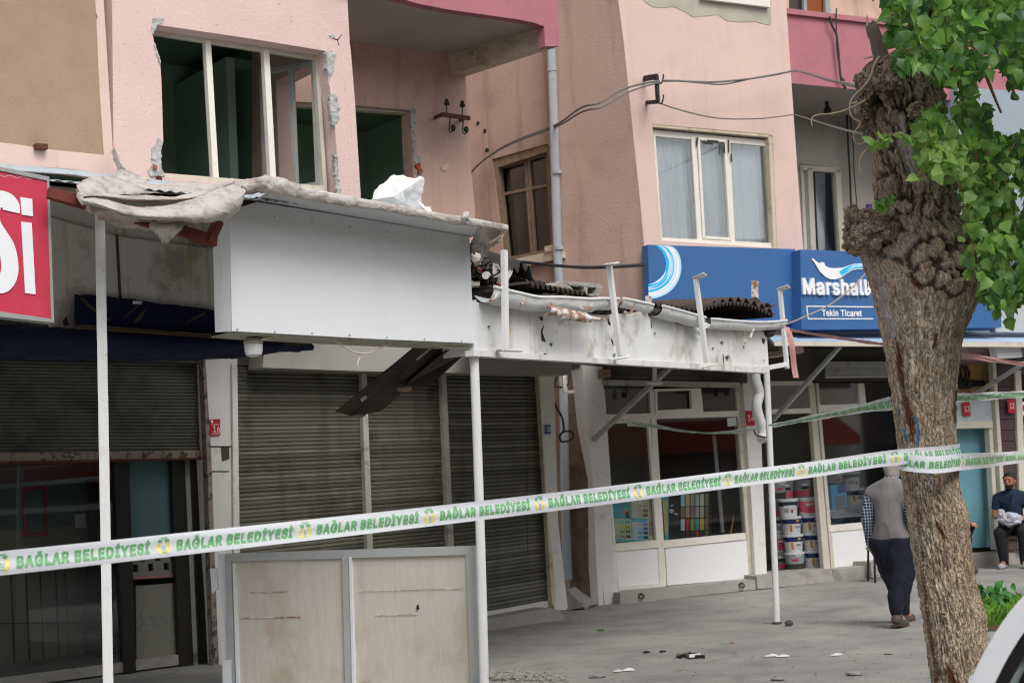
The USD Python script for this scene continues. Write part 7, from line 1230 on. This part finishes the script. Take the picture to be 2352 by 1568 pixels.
part(car, 'roof_skin', grid_mesh(np.array([[CP.w(a, z - .01, -k_) for a, z in list(sm_[::3]) + roof + fr_] for k_ in (.0, .5, 1.0, 1.5)]), .01), M['silver'], smooth=40)
part(car, 'far_side', ext(bodyp.difference(winpoly), .04, -1.5), M['silver'])
part(car, 'cabin_floor', CP.rect(sm_[0][0], s_e + 2.2, .3, .34, 1.4, -.04), M['cabin']); part(car, 'inner_pillar', ext(Polygon([tuple(p) for p in inward(.1)[:52]] + [tuple(p) for p in inward(.2)[:52]][::-1]).buffer(0), .05, -.06), M['cabin'])
for a in (s_e + .3, s_e + 1.2): part(car, 'seat', hull([CP.w(a + da, z, -k_) for da in (0, .14) for z in (.4, 1.0) for k_ in (.25, .7)]), M['cabin'])
for a in (sm_[0][0] + .45, s_e + 2.3):
    w_ = lathe([(.0, -.1), (.24, -.1), (.3, -.09), (.31, 0), (.3, .09), (.24, .1), (0, .1)], 32); w_.apply_translation([a, .19, -.02]); part(car, 'wheel', CP.put(w_), M['tyre'], smooth=40)
    w_ = lathe([(0, .0), (.18, .0), (.2, .015), (.2, .02), (0, .012)], 24); w_.apply_translation([a, .19, .085]); part(car, 'wheel_rim', CP.put(w_), M['chrome'], smooth=40)

# ================================================================ GREENERY AND LITTER
M['grass'] = mat('grass_blade', '#5f8a2e', .7, .3, 5); M['weed'] = mat('weed_leaf', '#3f7a34', .6, .25, 9)
gc = at_z(2310, 1425); gpts = [at_z(2240, 1412), at_z(2420, 1404), at_z(2420, 1446), at_z(2240, 1450)]
single('planting_bed', None, None, horizontal(gpts, .05, .1), M['earth'], kind='structure')
gv, gf = [], []; rg = np.random.default_rng(5)
for i in range(1700):
    u, v = rg.random(2); p = gpts[0] + (gpts[1] - gpts[0]) * u + (gpts[3] - gpts[0]) * v; h = rg.uniform(.06, .2); d_ = rg.normal(0, .5, 2) * h; w_ = rg.normal(0, 1, 2); w_ = w_ / np.linalg.norm(w_) * .006
    n0 = len(gv); gv += [p + [-w_[0], -w_[1], .05], p + [w_[0], w_[1], .05], p + [d_[0] * .4 + w_[0] * .6, d_[1] * .4 + w_[1] * .6, .05 + h * .7], p + [d_[0], d_[1], .05 + h]]; gf += [[n0, n0 + 1, n0 + 2], [n0, n0 + 2, n0 + 3]]
single('grass', 'bright green grass patch between the trunk and the silver car', 'grass', trimesh.Trimesh(np.array(gv), np.array(gf), process=False), M['grass'], kind='stuff')
def weed(x, y, h, n, label, seed):
    r_ = np.random.default_rng(seed); base = at_z(x, y, .05); t = thing('weed', label, 'weed', base); tips = []
    for i in range(n):
        tip = base + [r_.normal(0, .16), r_.normal(0, .12), h * r_.uniform(.5, 1)]; part(t, 'stem', tube(smooth_path([base, (base + tip) / 2 + [r_.normal(0, .02), 0, .05], tip], 10), [.006, .003], 5), M['weed']); Vs, Fs, o = [], [], 0
        for k_ in range(11):
            q = base + (tip - base) * r_.uniform(.25, 1.05) + r_.normal(0, .03, 3); v, f = place_leaf(q, r_.uniform(.05, .1), r_, .1); Vs.append(v); Fs.append(f + o); o += len(v)
        part(t, 'leaves', trimesh.Trimesh(np.vstack(Vs), np.vstack(Fs), process=False), M['weed'], smooth=True)
weed(2285, 1428, .2, 3, 'leafy weed growing beside the foot of the trunk', 3); weed(2318, 1420, .33, 3, 'taller weed with round leaves near the silver car', 4)
M['paper'] = mat('paper_scrap', '#d9d9d6', .8, .06, 9); M['stone'] = mat('grey_stone', '#8f8d89', .95, .2, 20, bump=.6); M['stone_pale'] = mat('pale_rubble', '#908e89', .95, .15, 20, bump=.8)
def rock(x, y, r, seed, sq=(1, 1, .6)): return blob(at_z(x, y, r * .3), r, 2, .45, 2.2, seed, sq)
for i, (x, y, w_, h_, lb) in enumerate(((1442, 1540, .06, .035, 'folded white paper scrap nearest the foreground rubble'), (1418, 1542, .035, .02, 'small flat white scrap left of the folded paper'), (1772, 1507, .06, .03, 'white paper strip on the open pavement'), (1798, 1508, .06, .03, 'white paper strip just right of its neighbour'), (1922, 1505, .05, .03, 'small white scrap in front of the walking man'))):
    p = at_z(x, y); G = np.array([[p + RIGHT * [1, 1, 0] * w_ * (u - .5) * 2 + np.array([0, .06 * (v - .5), .006 + .5 * h_ * max(0, 1 - abs(u - .6) * 2.2) * v]) for u in np.linspace(0, 1, 7)] for v in np.linspace(0, 1, 4)]); single('paper_scrap', lb, 'litter', grid_mesh(G, .002), M['paper'], group='white paper scraps on the pavement')
db = thing('bark_debris', 'dark heap of bark strips on the pavement', 'debris', at_z(1582, 1505)); rg = np.random.default_rng(2)
for i in range(9):
    p = at_z(1560 + i * 6 + rg.normal(0, 4), 1505 + rg.normal(0, 2), .02); d_ = unit([rg.normal(), rg.normal() * .5, rg.normal() * .15]) * rg.uniform(.03, .09); part(db, 'bark_strip', bar(p - d_, p + d_, .03, .012, (0, 0, 1)), M['iron' if i % 3 else 'tree_dark'])
part(db, 'pale_splinter', bar(at_z(1583, 1506, .03), at_z(1609, 1503, .03), .03, .012, (0, 0, 1)), M['paper'])
for i, (x, y, r_, lb) in enumerate(((1485, 1496, .026, 'dark flattened scrap left of the bark debris'), (1522, 1495, .026, 'dark flattened scrap nearest the bark debris'), (1380, 1446, .03, 'green leaf clump fallen near the shop step'), (1372, 1551, .05, 'grey stone at the edge of the rubble'), (1682, 1475, .016, 'red pebble on the joint of the pavement'), (2041, 1500, .03, 'pale stone left of the trunk foot'), (1962, 1545, .05, 'flat grey stone in the foreground'), (1787, 1558, .04, 'grey stone at the bottom edge of the picture'))):
    single('pebble', lb, 'pebble', rock(x, y, r_, i, (1.3, 1, .35)), M['weed' if 'green' in lb else 'brick_bit' if 'red' in lb else 'iron' if 'dark' in lb else 'stone'], smooth=True, group='pebbles and clods on the pavement')
rb_ = []; rg = np.random.default_rng(8)
for i in range(130):
    t = rg.random(); x = 1122 + 180 * t ** 1.3; y = 1546 + rg.normal(0, 6) + 14 * t; rb_.append(rock(x, y, rg.uniform(.01, .045) * (1.2 - .5 * t), i))
single('rubble', 'pale broken plaster rubble strewn near the foot of the round post', 'rubble', cat(rb_), M['stone_pale'], kind='stuff')
gr = []
for i in range(260):
    x, y = rg.uniform(1130, 2300), rg.uniform(1400, 1600); gr.append(rock(x, y, rg.uniform(.003, .011), i % 9))
single('grit', 'fine grit and specks scattered over the pavement', 'grit', cat(gr), M['stone_pale'], kind='stuff')
# ================================================================ ACROSS THE STREET (seen only as a reflection in the panes)
OP = PL((K0 + kn * 17.5)[:2] , YA)
ob = thing('opposite_building', 'plain beige building across the street, mirrored in the shop windows', 'building', OP.w(0, 0))
def opb(a0, a1, z0, z1, t, k_): m = cbox((a1 - a0, z1 - z0, t)); m.apply_translation([(a0 + a1) / 2, (z0 + z1) / 2, k_ + t / 2]); return OP.put(m)
part(ob, 'wall', opb(-30, 40, 0, 9.5, .4, 0), mat('beige_far_wall', '#b8ada0', .9, .08, .6)); part(ob, 'shop_band', opb(-30, 40, .2, 2.3, .06, -.06), M['concrete'])
for i in range(14): part(ob, 'window', opb(-28 + i * 4.8, -26 + i * 4.8, 4.4, 5.9, .06, -.06), M['black_frame']); part(ob, 'window', opb(-28 + i * 4.8, -26 + i * 4.8, 7.3, 8.8, .06, -.06), M['black_frame'])
ra = thing('red_awning', 'long red awning across the street, mirrored in the shop windows', 'awning', OP.w(5, 2.6))
G = np.array([[OP.w(a, 3.4 - .8 * t, -.1 - 1.7 * t) for a in np.linspace(-14, 26, 40)] for t in (0, .5, 1)]); M['red_cloth'] = mat('dull_red_cloth', '#8a2f2a', .9, .1, 2); part(ra, 'cloth', grid_mesh(G, .02), M['red_cloth']); part(ra, 'valance', opb(-14, 26, 2.3, 2.62, .02, -1.82), M['red_cloth'])
# ================================================================ PEOPLE
M['skin'] = mat('skin', '#b07e62', .55, .06, 9, dirt=('#94614a', .35, 7, .54, .15)); M['skin_dark'] = mat('tanned_skin', '#9a6a50', .55, .06, 9); M['grey_hair'] = mat('grey_hair', '#a39b93', .8, .15, 30, bump=.4, bscale=200); M['black_hair'] = mat('black_hair', '#191512', .6, .15, 30, bump=.5, bscale=200)
M['vest'] = mat('grey_knit_vest', '#7a7674', .95, .07, 8, bump=.5, bscale=180); M['navy_cloth'] = mat('navy_trousers', '#161925', .9, .12, 6, bump=.4, bscale=40); M['polo'] = mat('navy_polo', '#1c2a3f', .9, .1, 6, bump=.3, bscale=60); M['black_cloth'] = mat('black_trousers', '#1c1c1f', .9, .1, 6, bump=.3)
M['shoe_brown'] = mat('brown_shoe', '#54483e', .7, .12, 10, bump=.2); M['shoe_grey'] = mat('grey_trainer', '#a5a6ad', .7, .1, 12); M['sole'] = mat('dark_sole', '#4a3f36', .8, .1); M['eye'] = mat('eye', '#201815', .2); M['bag'] = mat('thin_white_bag', '#b3b3bd', .35, .06, 8, bump=.6, bscale=20)
M['plaid'] = usdkit.material(stage, '/World/Looks/plaid_shirt', {'g': ('geometry', {}), 'w1': ('wave_texture', {'bands_direction': 'z', 'scale': 10.0, 'distortion': 1.0}), 'w2': ('wave_texture', {'bands_direction': 'x', 'scale': 12.0, 'distortion': 1.0}), 'a': ('math', {'math_type': 'maximum'}), 'r': ('rgb_ramp', {'ramp': [(.0, lin('#1d2638')), (.8, lin('#222d42')), (.93, lin('#8d98a8')), (1.0, lin('#b5bdc6'))]}), 'p': ('principled_bsdf', {'roughness': .9})},
    [('g.position', 'w1.vector'), ('g.position', 'w2.vector'), ('w1.fac', 'a.value1'), ('w2.fac', 'a.value2'), ('a.value', 'r.fac'), ('r.color', 'p.base_color')], surface='p.BSDF')
MF = manifold3d.Manifold
def chain(J, segs, grow=0.0, scale=1.0):
    """Joins joints (point, radius) with tapered limbs into one solid."""
    sph = lambda j: MF.sphere(max((J[j][1]) * scale + grow, .003), 18).translate([float(v) for v in J[j][0]])
    out = [MF.batch_hull([sph(j) for j in s]) for s in segs]; return MF.batch_boolean(out, manifold3d.OpType.Add)
def soften(m, e=.02, it=6, wr=0.0, ws=9, seed=0):
    m = m.refine_to_length(e).to_mesh(); t = trimesh.Trimesh(np.array(m.vert_properties[:, :3]), np.array(m.tri_verts)); trimesh.smoothing.filter_taubin(t, iterations=it)
    if wr: t.vertices = t.vertices + t.vertex_normals * ((meshkit.fbm(t.vertices * [ws, ws, ws * .5], 3, seed) - .5) * 2 * wr)[:, None]
    return t
def hand(J, w, d, palm, sc=1.0):
    """Adds a palm and five fingers at wrist w, pointing along d with the palm facing 'palm'."""
    d, palm = unit(d), unit(palm); s_ = unit(np.cross(d, palm)); P = np.asarray(w, float); segs = []
    J['h0'] = (P + d * .02, .026 * sc); J['h1'] = (P + d * .075 + s_ * .026, .018 * sc); J['h2'] = (P + d * .078 - s_ * .026, .018 * sc); segs.append(['h0', 'h1', 'h2'])
    for i, (o, L) in enumerate(((.03, .07), (.011, .08), (-.010, .075), (-.029, .058))):
        a = P + d * .08 + s_ * o; b = a + d * L * .5 + palm * .012; c = b + d * L * .35 + palm * .03; J[f'f{i}a'], J[f'f{i}b'], J[f'f{i}c'] = (a, .0095), (b, .0088), (c, .0078); segs += [[f'f{i}a', f'f{i}b'], [f'f{i}b', f'f{i}c']]
    J['ta'], J['tb'], J['tc'] = (P + d * .03 + s_ * .03, .0125), (P + d * .06 + s_ * .055 + palm * .012, .0105), (P + d * .09 + s_ * .06 + palm * .026, .009); segs += [['ta', 'tb'], ['tb', 'tc']]; return segs
def head(J, c, face, up=(0, 0, 1)):
    """A head about 0.23 m tall with brow, nose, chin, mouth and ears."""
    f = unit(face); u = unit(np.asarray(up) - f * (np.asarray(up) @ f)); s_ = np.cross(f, u); c = np.asarray(c, float)
    J['sk'] = (c + u * .03 - f * .02, .088); J['sk2'] = (c + u * .035 + f * .02, .08); J['jw'] = (c - u * .06 + f * .045, .05); J['ch'] = (c - u * .088 + f * .066, .026); J['nk0'] = (c - u * .05 - f * .03, .06)
    J['ns0'], J['ns1'] = (c + u * .022 + f * .097, .011), (c - u * .022 + f * .113, .016); J['br1'], J['br2'] = (c + u * .035 + f * .085 + s_ * .035, .016), (c + u * .035 + f * .085 - s_ * .035, .016)
    J['e1a'], J['e1b'], J['e2a'], J['e2b'] = (c + s_ * .084 + u * .02 - f * .01, .014), (c + s_ * .08 - u * .025, .012), (c - s_ * .084 + u * .02 - f * .01, .014), (c - s_ * .08 - u * .025, .012); J['mo1'], J['mo2'] = (c - u * .052 + f * .088 + s_ * .018, .011), (c - u * .052 + f * .088 - s_ * .018, .011)
    return [['sk', 'sk2', 'jw'], ['jw', 'ch'], ['ns0', 'ns1'], ['br1', 'br2'], ['e1a', 'e1b'], ['e2a', 'e2b'], ['mo1', 'mo2'], ['sk', 'nk0']], (c, f, u, s_)
def eyes(t, fr):
    c, f, u, s_ = fr
    for k_ in (-1, 1): part(t, 'eye', blob(c + u * .012 + f * .086 + s_ * .032 * k_, .012, 2, 0), M['eye'], smooth=True)

# the old man walking away past the paint shop
o = at_z(2053, 1440); f = unit([.62, .78, 0]); l = np.cross([0, 0, 1], f); Z = np.array([0, 0, 1.0])
w = thing('person', 'person in grey vest, plaid shirt and baggy navy trousers walking away beside the trunk', 'person', o)
J = {}; pel = o + f * .12 + Z * .86
J['pe'] = (pel, .125); J['hL'] = (pel + l * .09 - Z * .02, .10); J['hR'] = (pel - l * .09 - Z * .02, .10); J['be'] = (pel + Z * .18 + f * .02, .135); J['cs'] = (pel + Z * .40 + f * .05, .145); J['c2'] = (pel + Z * .50 + f * .07, .115)
J['nk'] = (pel + Z * .60 + f * .11, .055); hc = pel + Z * .715 + f * .16; hs, fr = head(J, hc, unit(f * 1 - Z * .15))
J['sL'] = (pel + l * .185 + Z * .47 + f * .05, .065); J['sR'] = (pel - l * .185 + Z * .47 + f * .05, .065)
J['eL'] = (pel + l * .235 + Z * .20 - f * .02, .046); J['eR'] = (pel - l * .235 + Z * .20 + f * .0, .046); J['wL'] = (pel + l * .245 - Z * .035 + f * .05, .032); J['wR'] = (pel - l * .24 - Z * .03 + f * .1, .032)
J['kL'] = (o + f * .30 + l * .085 + Z * .46, .065); J['kR'] = (o + f * .10 - l * .085 + Z * .46, .065); J['aL'] = (o + f * .42 + l * .07 + Z * .09, .042); J['aR'] = (o - f * .04 - l * .07 + Z * .125, .042)
J['tL'] = (o + f * .6 + l * .07 + Z * .035, .03); J['tR'] = (o + f * .12 - l * .07 + Z * .03, .03); J['qL'] = (o + f * .40 + l * .07 + Z * .045, .036); J['qR'] = (o - f * .09 - l * .07 + Z * .085, .036)
JL, JR = dict(J), dict(J); hL = hand(JL, J['wL'][0], f * .15 - Z, -l); hR = hand(JR, J['wR'][0], f * .15 - Z, l)
torso = [['pe', 'hL', 'hR'], ['hL', 'hR', 'be'], ['be', 'cs'], ['cs', 'c2', 'sL'], ['cs', 'c2', 'sR'], ['c2', 'nk'], ['nk', 'nk0']]
arms = [['sL', 'eL'], ['eL', 'wL'], ['sR', 'eR'], ['eR', 'wR']]; legs = [['hL', 'kL'], ['kL', 'aL'], ['hR', 'kR'], ['kR', 'aR'], ['aL', 'qL', 'tL'], ['aR', 'qR', 'tR']]
bd = chain(J, torso + arms + legs + hs) + chain(JL, [['wL', 'h0']] + hL) + chain(JR, [['wR', 'h0']] + hR)
part(w, 'body', soften(bd, .012, 3), M['skin'], smooth=True); eyes(w, fr)
J['hm'] = (pel - Z * .1, .12)
vest = chain(J, [['hL', 'hR', 'be'], ['be', 'cs'], ['cs', 'c2', 'sL'], ['cs', 'c2', 'sR']], .024); vest = vest.trim_by_plane([0, 0, 1], float(pel[2] - .03)); part(w, 'vest', soften(vest, .016, 3, .012, 11, 1), M['vest'], smooth=True)
part(w, 'sleeve', soften(chain(J, [['sL', 'eL'], ['eL', 'wL']], .022), .016, 3, .008, 12, 2), M['plaid'], smooth=True); part(w, 'sleeve', soften(chain(J, [['sR', 'eR'], ['eR', 'wR']], .022), .016, 3, .008, 12, 3), M['plaid'], smooth=True)
part(w, 'collar', soften(chain(J, [['nk', 'nk0']], .018).trim_by_plane([0, 0, -1], -float(J['nk'][0][2] + .045)), .012, 3), M['plaid'], smooth=True)
Jt = dict(J); Jt['kL'] = (J['kL'][0] + Z * .06, .13); Jt['kR'] = (J['kR'][0] + Z * .06, .13); Jt['hL'] = (J['hL'][0], .14); Jt['hR'] = (J['hR'][0], .14); Jt['cr'] = (pel - Z * .34 + f * .02, .1); Jt['aL'] = (J['aL'][0] + Z * .03, .055); Jt['aR'] = (J['aR'][0] + Z * .03, .055); Jt['mL'] = (J['aL'][0] + Z * .17 - f * .03, .085); Jt['mR'] = (J['aR'][0] + Z * .17 + f * .02, .085)
tr = chain(Jt, [['hL', 'hR', 'pe'], ['hL', 'hR', 'cr'], ['hL', 'kL', 'cr'], ['hR', 'kR', 'cr'], ['kL', 'mL'], ['mL', 'aL'], ['kR', 'mR'], ['mR', 'aR']], .01).trim_by_plane([0, 0, -1], -float(pel[2] + .02)); part(w, 'trousers', soften(tr, .018, 3, .022, 11, 5), M['navy_cloth'], smooth=True)
for s_ in 'LR':
    part(w, 'shoe', soften(chain(J, [['q' + s_, 't' + s_], ['a' + s_, 'q' + s_]], .012).trim_by_plane([0, 0, -1], -float(J['q' + s_][0][2] + .055)), .012, 3), M['shoe_brown'], smooth=True)
    a, b = J['q' + s_][0] - Z * .05, J['t' + s_][0] - Z * .03; part(w, 'sole', bar(a - f * .04, b + f * .03, .085, .02, l, .006), M['sole'])
hr = chain(J, [['sk', 'sk2'], ['sk', 'nk0']], .006); c_, f_, u_, s2_ = fr; hr = hr.trim_by_plane([float(-v) for v in f_], float(-(c_ @ f_) + .0)).trim_by_plane([0, 0, -1], -float(c_[2] + .03)); part(w, 'hair', soften(hr, .012, 2, .004, 40, 1), M['grey_hair'], smooth=True)

# the man sitting on a stool at the right edge
o = at_z(2332, 1306) + np.array([.05, .15, 0]); f = unit([-.42, -.9, 0]); l = np.cross([0, 0, 1], f)
w = thing('person', 'seated person in navy polo holding a crumpled white bag on a stool', 'person', o)
seat = o - f * .38; J = {}; pel = seat + Z * .56
J['pe'] = (pel, .12); J['hL'] = (pel + l * .09, .095); J['hR'] = (pel - l * .09, .095); J['be'] = (pel + Z * .18 + f * .03, .125); J['cs'] = (pel + Z * .38 + f * .05, .135); J['c2'] = (pel + Z * .47 + f * .05, .105); J['nk'] = (pel + Z * .56 + f * .07, .055)
hs, fr = head(J, pel + Z * .70 + f * .10, unit(f + l * -.25)); J['sL'] = (pel + l * .19 + Z * .45 + f * .04, .065); J['sR'] = (pel - l * .19 + Z * .45 + f * .04, .065)
J['eL'] = (pel + l * .25 + Z * .2 + f * .1, .045); J['eR'] = (pel - l * .25 + Z * .2 + f * .1, .045); J['wL'] = (pel + l * .1 + Z * .13 + f * .32, .03); J['wR'] = (pel - l * .12 + Z * .13 + f * .3, .03)
J['kL'] = (o + f * .06 + l * .16 + Z * .52, .06); J['kR'] = (o + f * .06 - l * .17 + Z * .52, .06); J['aL'] = (o + f * .0 + l * .14 + Z * .09, .042); J['aR'] = (o - f * .02 - l * .15 + Z * .09, .042); J['qL'] = (o - f * .05 + l * .14 + Z * .045, .036); J['qR'] = (o - f * .06 - l * .15 + Z * .045, .036); J['tL'] = (o + f * .16 + l * .16 + Z * .035, .03); J['tR'] = (o + f * .16 - l * .18 + Z * .035, .03)
JL, JR = dict(J), dict(J); hL = hand(JL, J['wL'][0], f * .6 - l * .6 - Z * .2, -Z); hR = hand(JR, J['wR'][0], f * .6 + l * .6 - Z * .2, -Z)
legs = [['hL', 'kL'], ['kL', 'aL'], ['hR', 'kR'], ['kR', 'aR'], ['aL', 'qL', 'tL'], ['aR', 'qR', 'tR']]
bd = chain(J, torso + arms + legs + hs) + chain(JL, [['wL', 'h0']] + hL) + chain(JR, [['wR', 'h0']] + hR); part(w, 'body', soften(bd, .012, 3), M['skin_dark'], smooth=True); eyes(w, fr)
J['mL'] = ((J['sL'][0] + J['eL'][0]) / 2, .055); J['mR'] = ((J['sR'][0] + J['eR'][0]) / 2, .055)
sh = chain(J, [['hL', 'hR', 'be'], ['be', 'cs'], ['cs', 'c2', 'sL'], ['cs', 'c2', 'sR'], ['sL', 'mL'], ['sR', 'mR']], .02); part(w, 'polo_shirt', soften(sh, .016, 4, .006, 10, 1), M['polo'], smooth=True)
part(w, 'collar', soften(chain(J, [['c2', 'nk']], .014).trim_by_plane([0, 0, 1], float(J['nk'][0][2] - .05)), .012, 2), M['polo'], smooth=True)
part(w, 'trousers', soften(chain(J, [['hL', 'hR', 'pe'], ['hL', 'kL'], ['kL', 'aL'], ['hR', 'kR'], ['kR', 'aR']], .022), .016, 4, .006, 10, 3), M['black_cloth'], smooth=True)
for s_ in 'LR': part(w, 'shoe', soften(chain(J, [['q' + s_, 't' + s_], ['a' + s_, 'q' + s_]], .012).trim_by_plane([0, 0, -1], -float(J['q' + s_][0][2] + .06)), .012, 3), M['shoe_grey'], smooth=True); part(w, 'sole', bar(J['q' + s_][0] - Z * .045 - f * .04, J['t' + s_][0] - Z * .033 + f * .03, .085, .02, l, .006), M['sole'])
c_, f_, u_, s2_ = fr; hr = chain(J, [['sk', 'sk2'], ['sk', 'nk0']], .012).trim_by_plane([float(v) for v in unit(u_ * 1.0 - f_ * .75)], float(c_ @ unit(u_ * 1.0 - f_ * .75) + .015)); part(w, 'hair', soften(hr, .012, 2, .006, 40, 1), M['black_hair'], smooth=True)
be = chain(J, [['jw', 'ch'], ['jw', 'nk0']], .006).trim_by_plane([float(v) for v in f_], float(c_ @ f_ - .01)).trim_by_plane([0, 0, -1], -float(c_[2] - .045)); part(w, 'beard', soften(be, .012, 2, .003, 40, 2), M['black_hair'], smooth=True)
bgp = (J['wL'][0] + J['wR'][0]) / 2 + f * .08 + Z * .02
bg = single('crumpled_white_bag', 'crumpled thin white plastic bag held on the lap of the seated person', 'bag', cat([blob(bgp, .13, 4, .45, 2.6, 4, (1.25, .8, .8)), blob(bgp - l * .11 + Z * .05, .075, 3, .5, 3, 8, (.8, .8, 1.3))]), M['bag'], smooth=True)
def stool(p, label):
    t = thing('wooden_stool', label, 'stool', p); sd = unit([.9, -.42, 0]); q_ = np.cross(Z, sd)
    m = cbox((.34, .34, .035), .008); m.apply_transform(trimesh.transformations.rotation_matrix(math.atan2(sd[1], sd[0]), Z)); part(t, 'seat', m.apply_translation(p + Z * .44), M['wood_old'])
    for a in (-1, 1):
        for b in (-1, 1): part(t, 'leg', bar(p + sd * .13 * a + q_ * .13 * b + Z * .43, p + sd * .16 * a + q_ * .16 * b, .035, .035, sd), M['wood_old'])
        part(t, 'rung', bar(p + sd * .15 * a + q_ * .15 + Z * .18, p + sd * .15 * a - q_ * .15 + Z * .18, .02, .02, sd), M['wood_old']); part(t, 'rung', bar(p + sd * .15 + q_ * .15 * a + Z * .22, p - sd * .15 + q_ * .15 * a + Z * .22, .02, .02, q_), M['wood_old'])
stool(seat * [1, 1, 0], 'wooden stool under the seated person in the navy polo')
# a second sitter, almost wholly behind the trunk
o = at_z(2205, 1318); f = unit([.72, -.69, 0]); l = np.cross([0, 0, 1], f); seat = o - f * .4
w = thing('person', 'second seated person, mostly hidden by the trunk, hands clasped over the knees', 'person', o); J = {}; pel = seat + Z * .52
J['pe'] = (pel, .12); J['hL'] = (pel + l * .09, .095); J['hR'] = (pel - l * .09, .095); J['be'] = (pel + Z * .17 + f * .06, .12); J['cs'] = (pel + Z * .34 + f * .14, .13); J['c2'] = (pel + Z * .42 + f * .17, .1); J['nk'] = (pel + Z * .5 + f * .22, .055); hs, fr = head(J, pel + Z * .62 + f * .29, f)
J['sL'] = (pel + l * .18 + Z * .4 + f * .16, .06); J['sR'] = (pel - l * .18 + Z * .4 + f * .16, .06); J['eL'] = (o + f * .06 + l * .19 + Z * .54, .045); J['eR'] = (o + f * .06 - l * .19 + Z * .54, .045); J['wL'] = (o + f * .22 + l * .06 + Z * .69, .032); J['wR'] = (o + f * .22 - l * .06 + Z * .69, .032)
J['kL'] = (o + f * .06 + l * .16 + Z * .49, .06); J['kR'] = (o + f * .06 - l * .16 + Z * .49, .06); J['aL'] = (o + l * .14 + Z * .09, .042); J['aR'] = (o - l * .14 + Z * .09, .042); J['qL'] = (o - f * .05 + l * .14 + Z * .045, .036); J['qR'] = (o - f * .05 - l * .14 + Z * .045, .036); J['tL'] = (o + f * .16 + l * .15 + Z * .035, .03); J['tR'] = (o + f * .16 - l * .15 + Z * .035, .03)
JL, JR = dict(J), dict(J); hL = hand(JL, J['wL'][0], f * .5 - l * .5 + Z * .1, -f - Z); hR = hand(JR, J['wR'][0], f * .5 + l * .5 + Z * .1, -f - Z)
bd = chain(J, torso + arms + legs + hs) + chain(JL, [['wL', 'h0']] + hL) + chain(JR, [['wR', 'h0']] + hR); part(w, 'body', soften(bd, .012, 3), M['skin'], smooth=True); eyes(w, fr)
part(w, 'shirt', soften(chain(J, [['hL', 'hR', 'be'], ['be', 'cs'], ['cs', 'c2', 'sL'], ['cs', 'c2', 'sR'], ['sL', 'eL'], ['sR', 'eR'], ['eL', 'wL'], ['eR', 'wR']], .02), .016, 4, .006, 10, 1), M['black_cloth'], smooth=True)
part(w, 'trousers', soften(chain(J, [['hL', 'hR', 'pe'], ['hL', 'kL'], ['kL', 'aL'], ['hR', 'kR'], ['kR', 'aR']], .022), .016, 4, .006, 10, 3), M['black_cloth'], smooth=True)
for s_ in 'LR': part(w, 'shoe', soften(chain(J, [['q' + s_, 't' + s_], ['a' + s_, 'q' + s_]], .012), .012, 3), M['sole'], smooth=True)
c_, f_, u_, s2_ = fr; hr = chain(J, [['sk', 'sk2'], ['sk', 'nk0']], .012).trim_by_plane([float(v) for v in unit(u_ - f_ * .75)], float(c_ @ unit(u_ - f_ * .75) + .015)); part(w, 'hair', soften(hr, .012, 2, .006, 40, 1), M['black_hair'], smooth=True)
stool(seat * [1, 1, 0], 'wooden stool hidden behind the trunk under the second sitter')
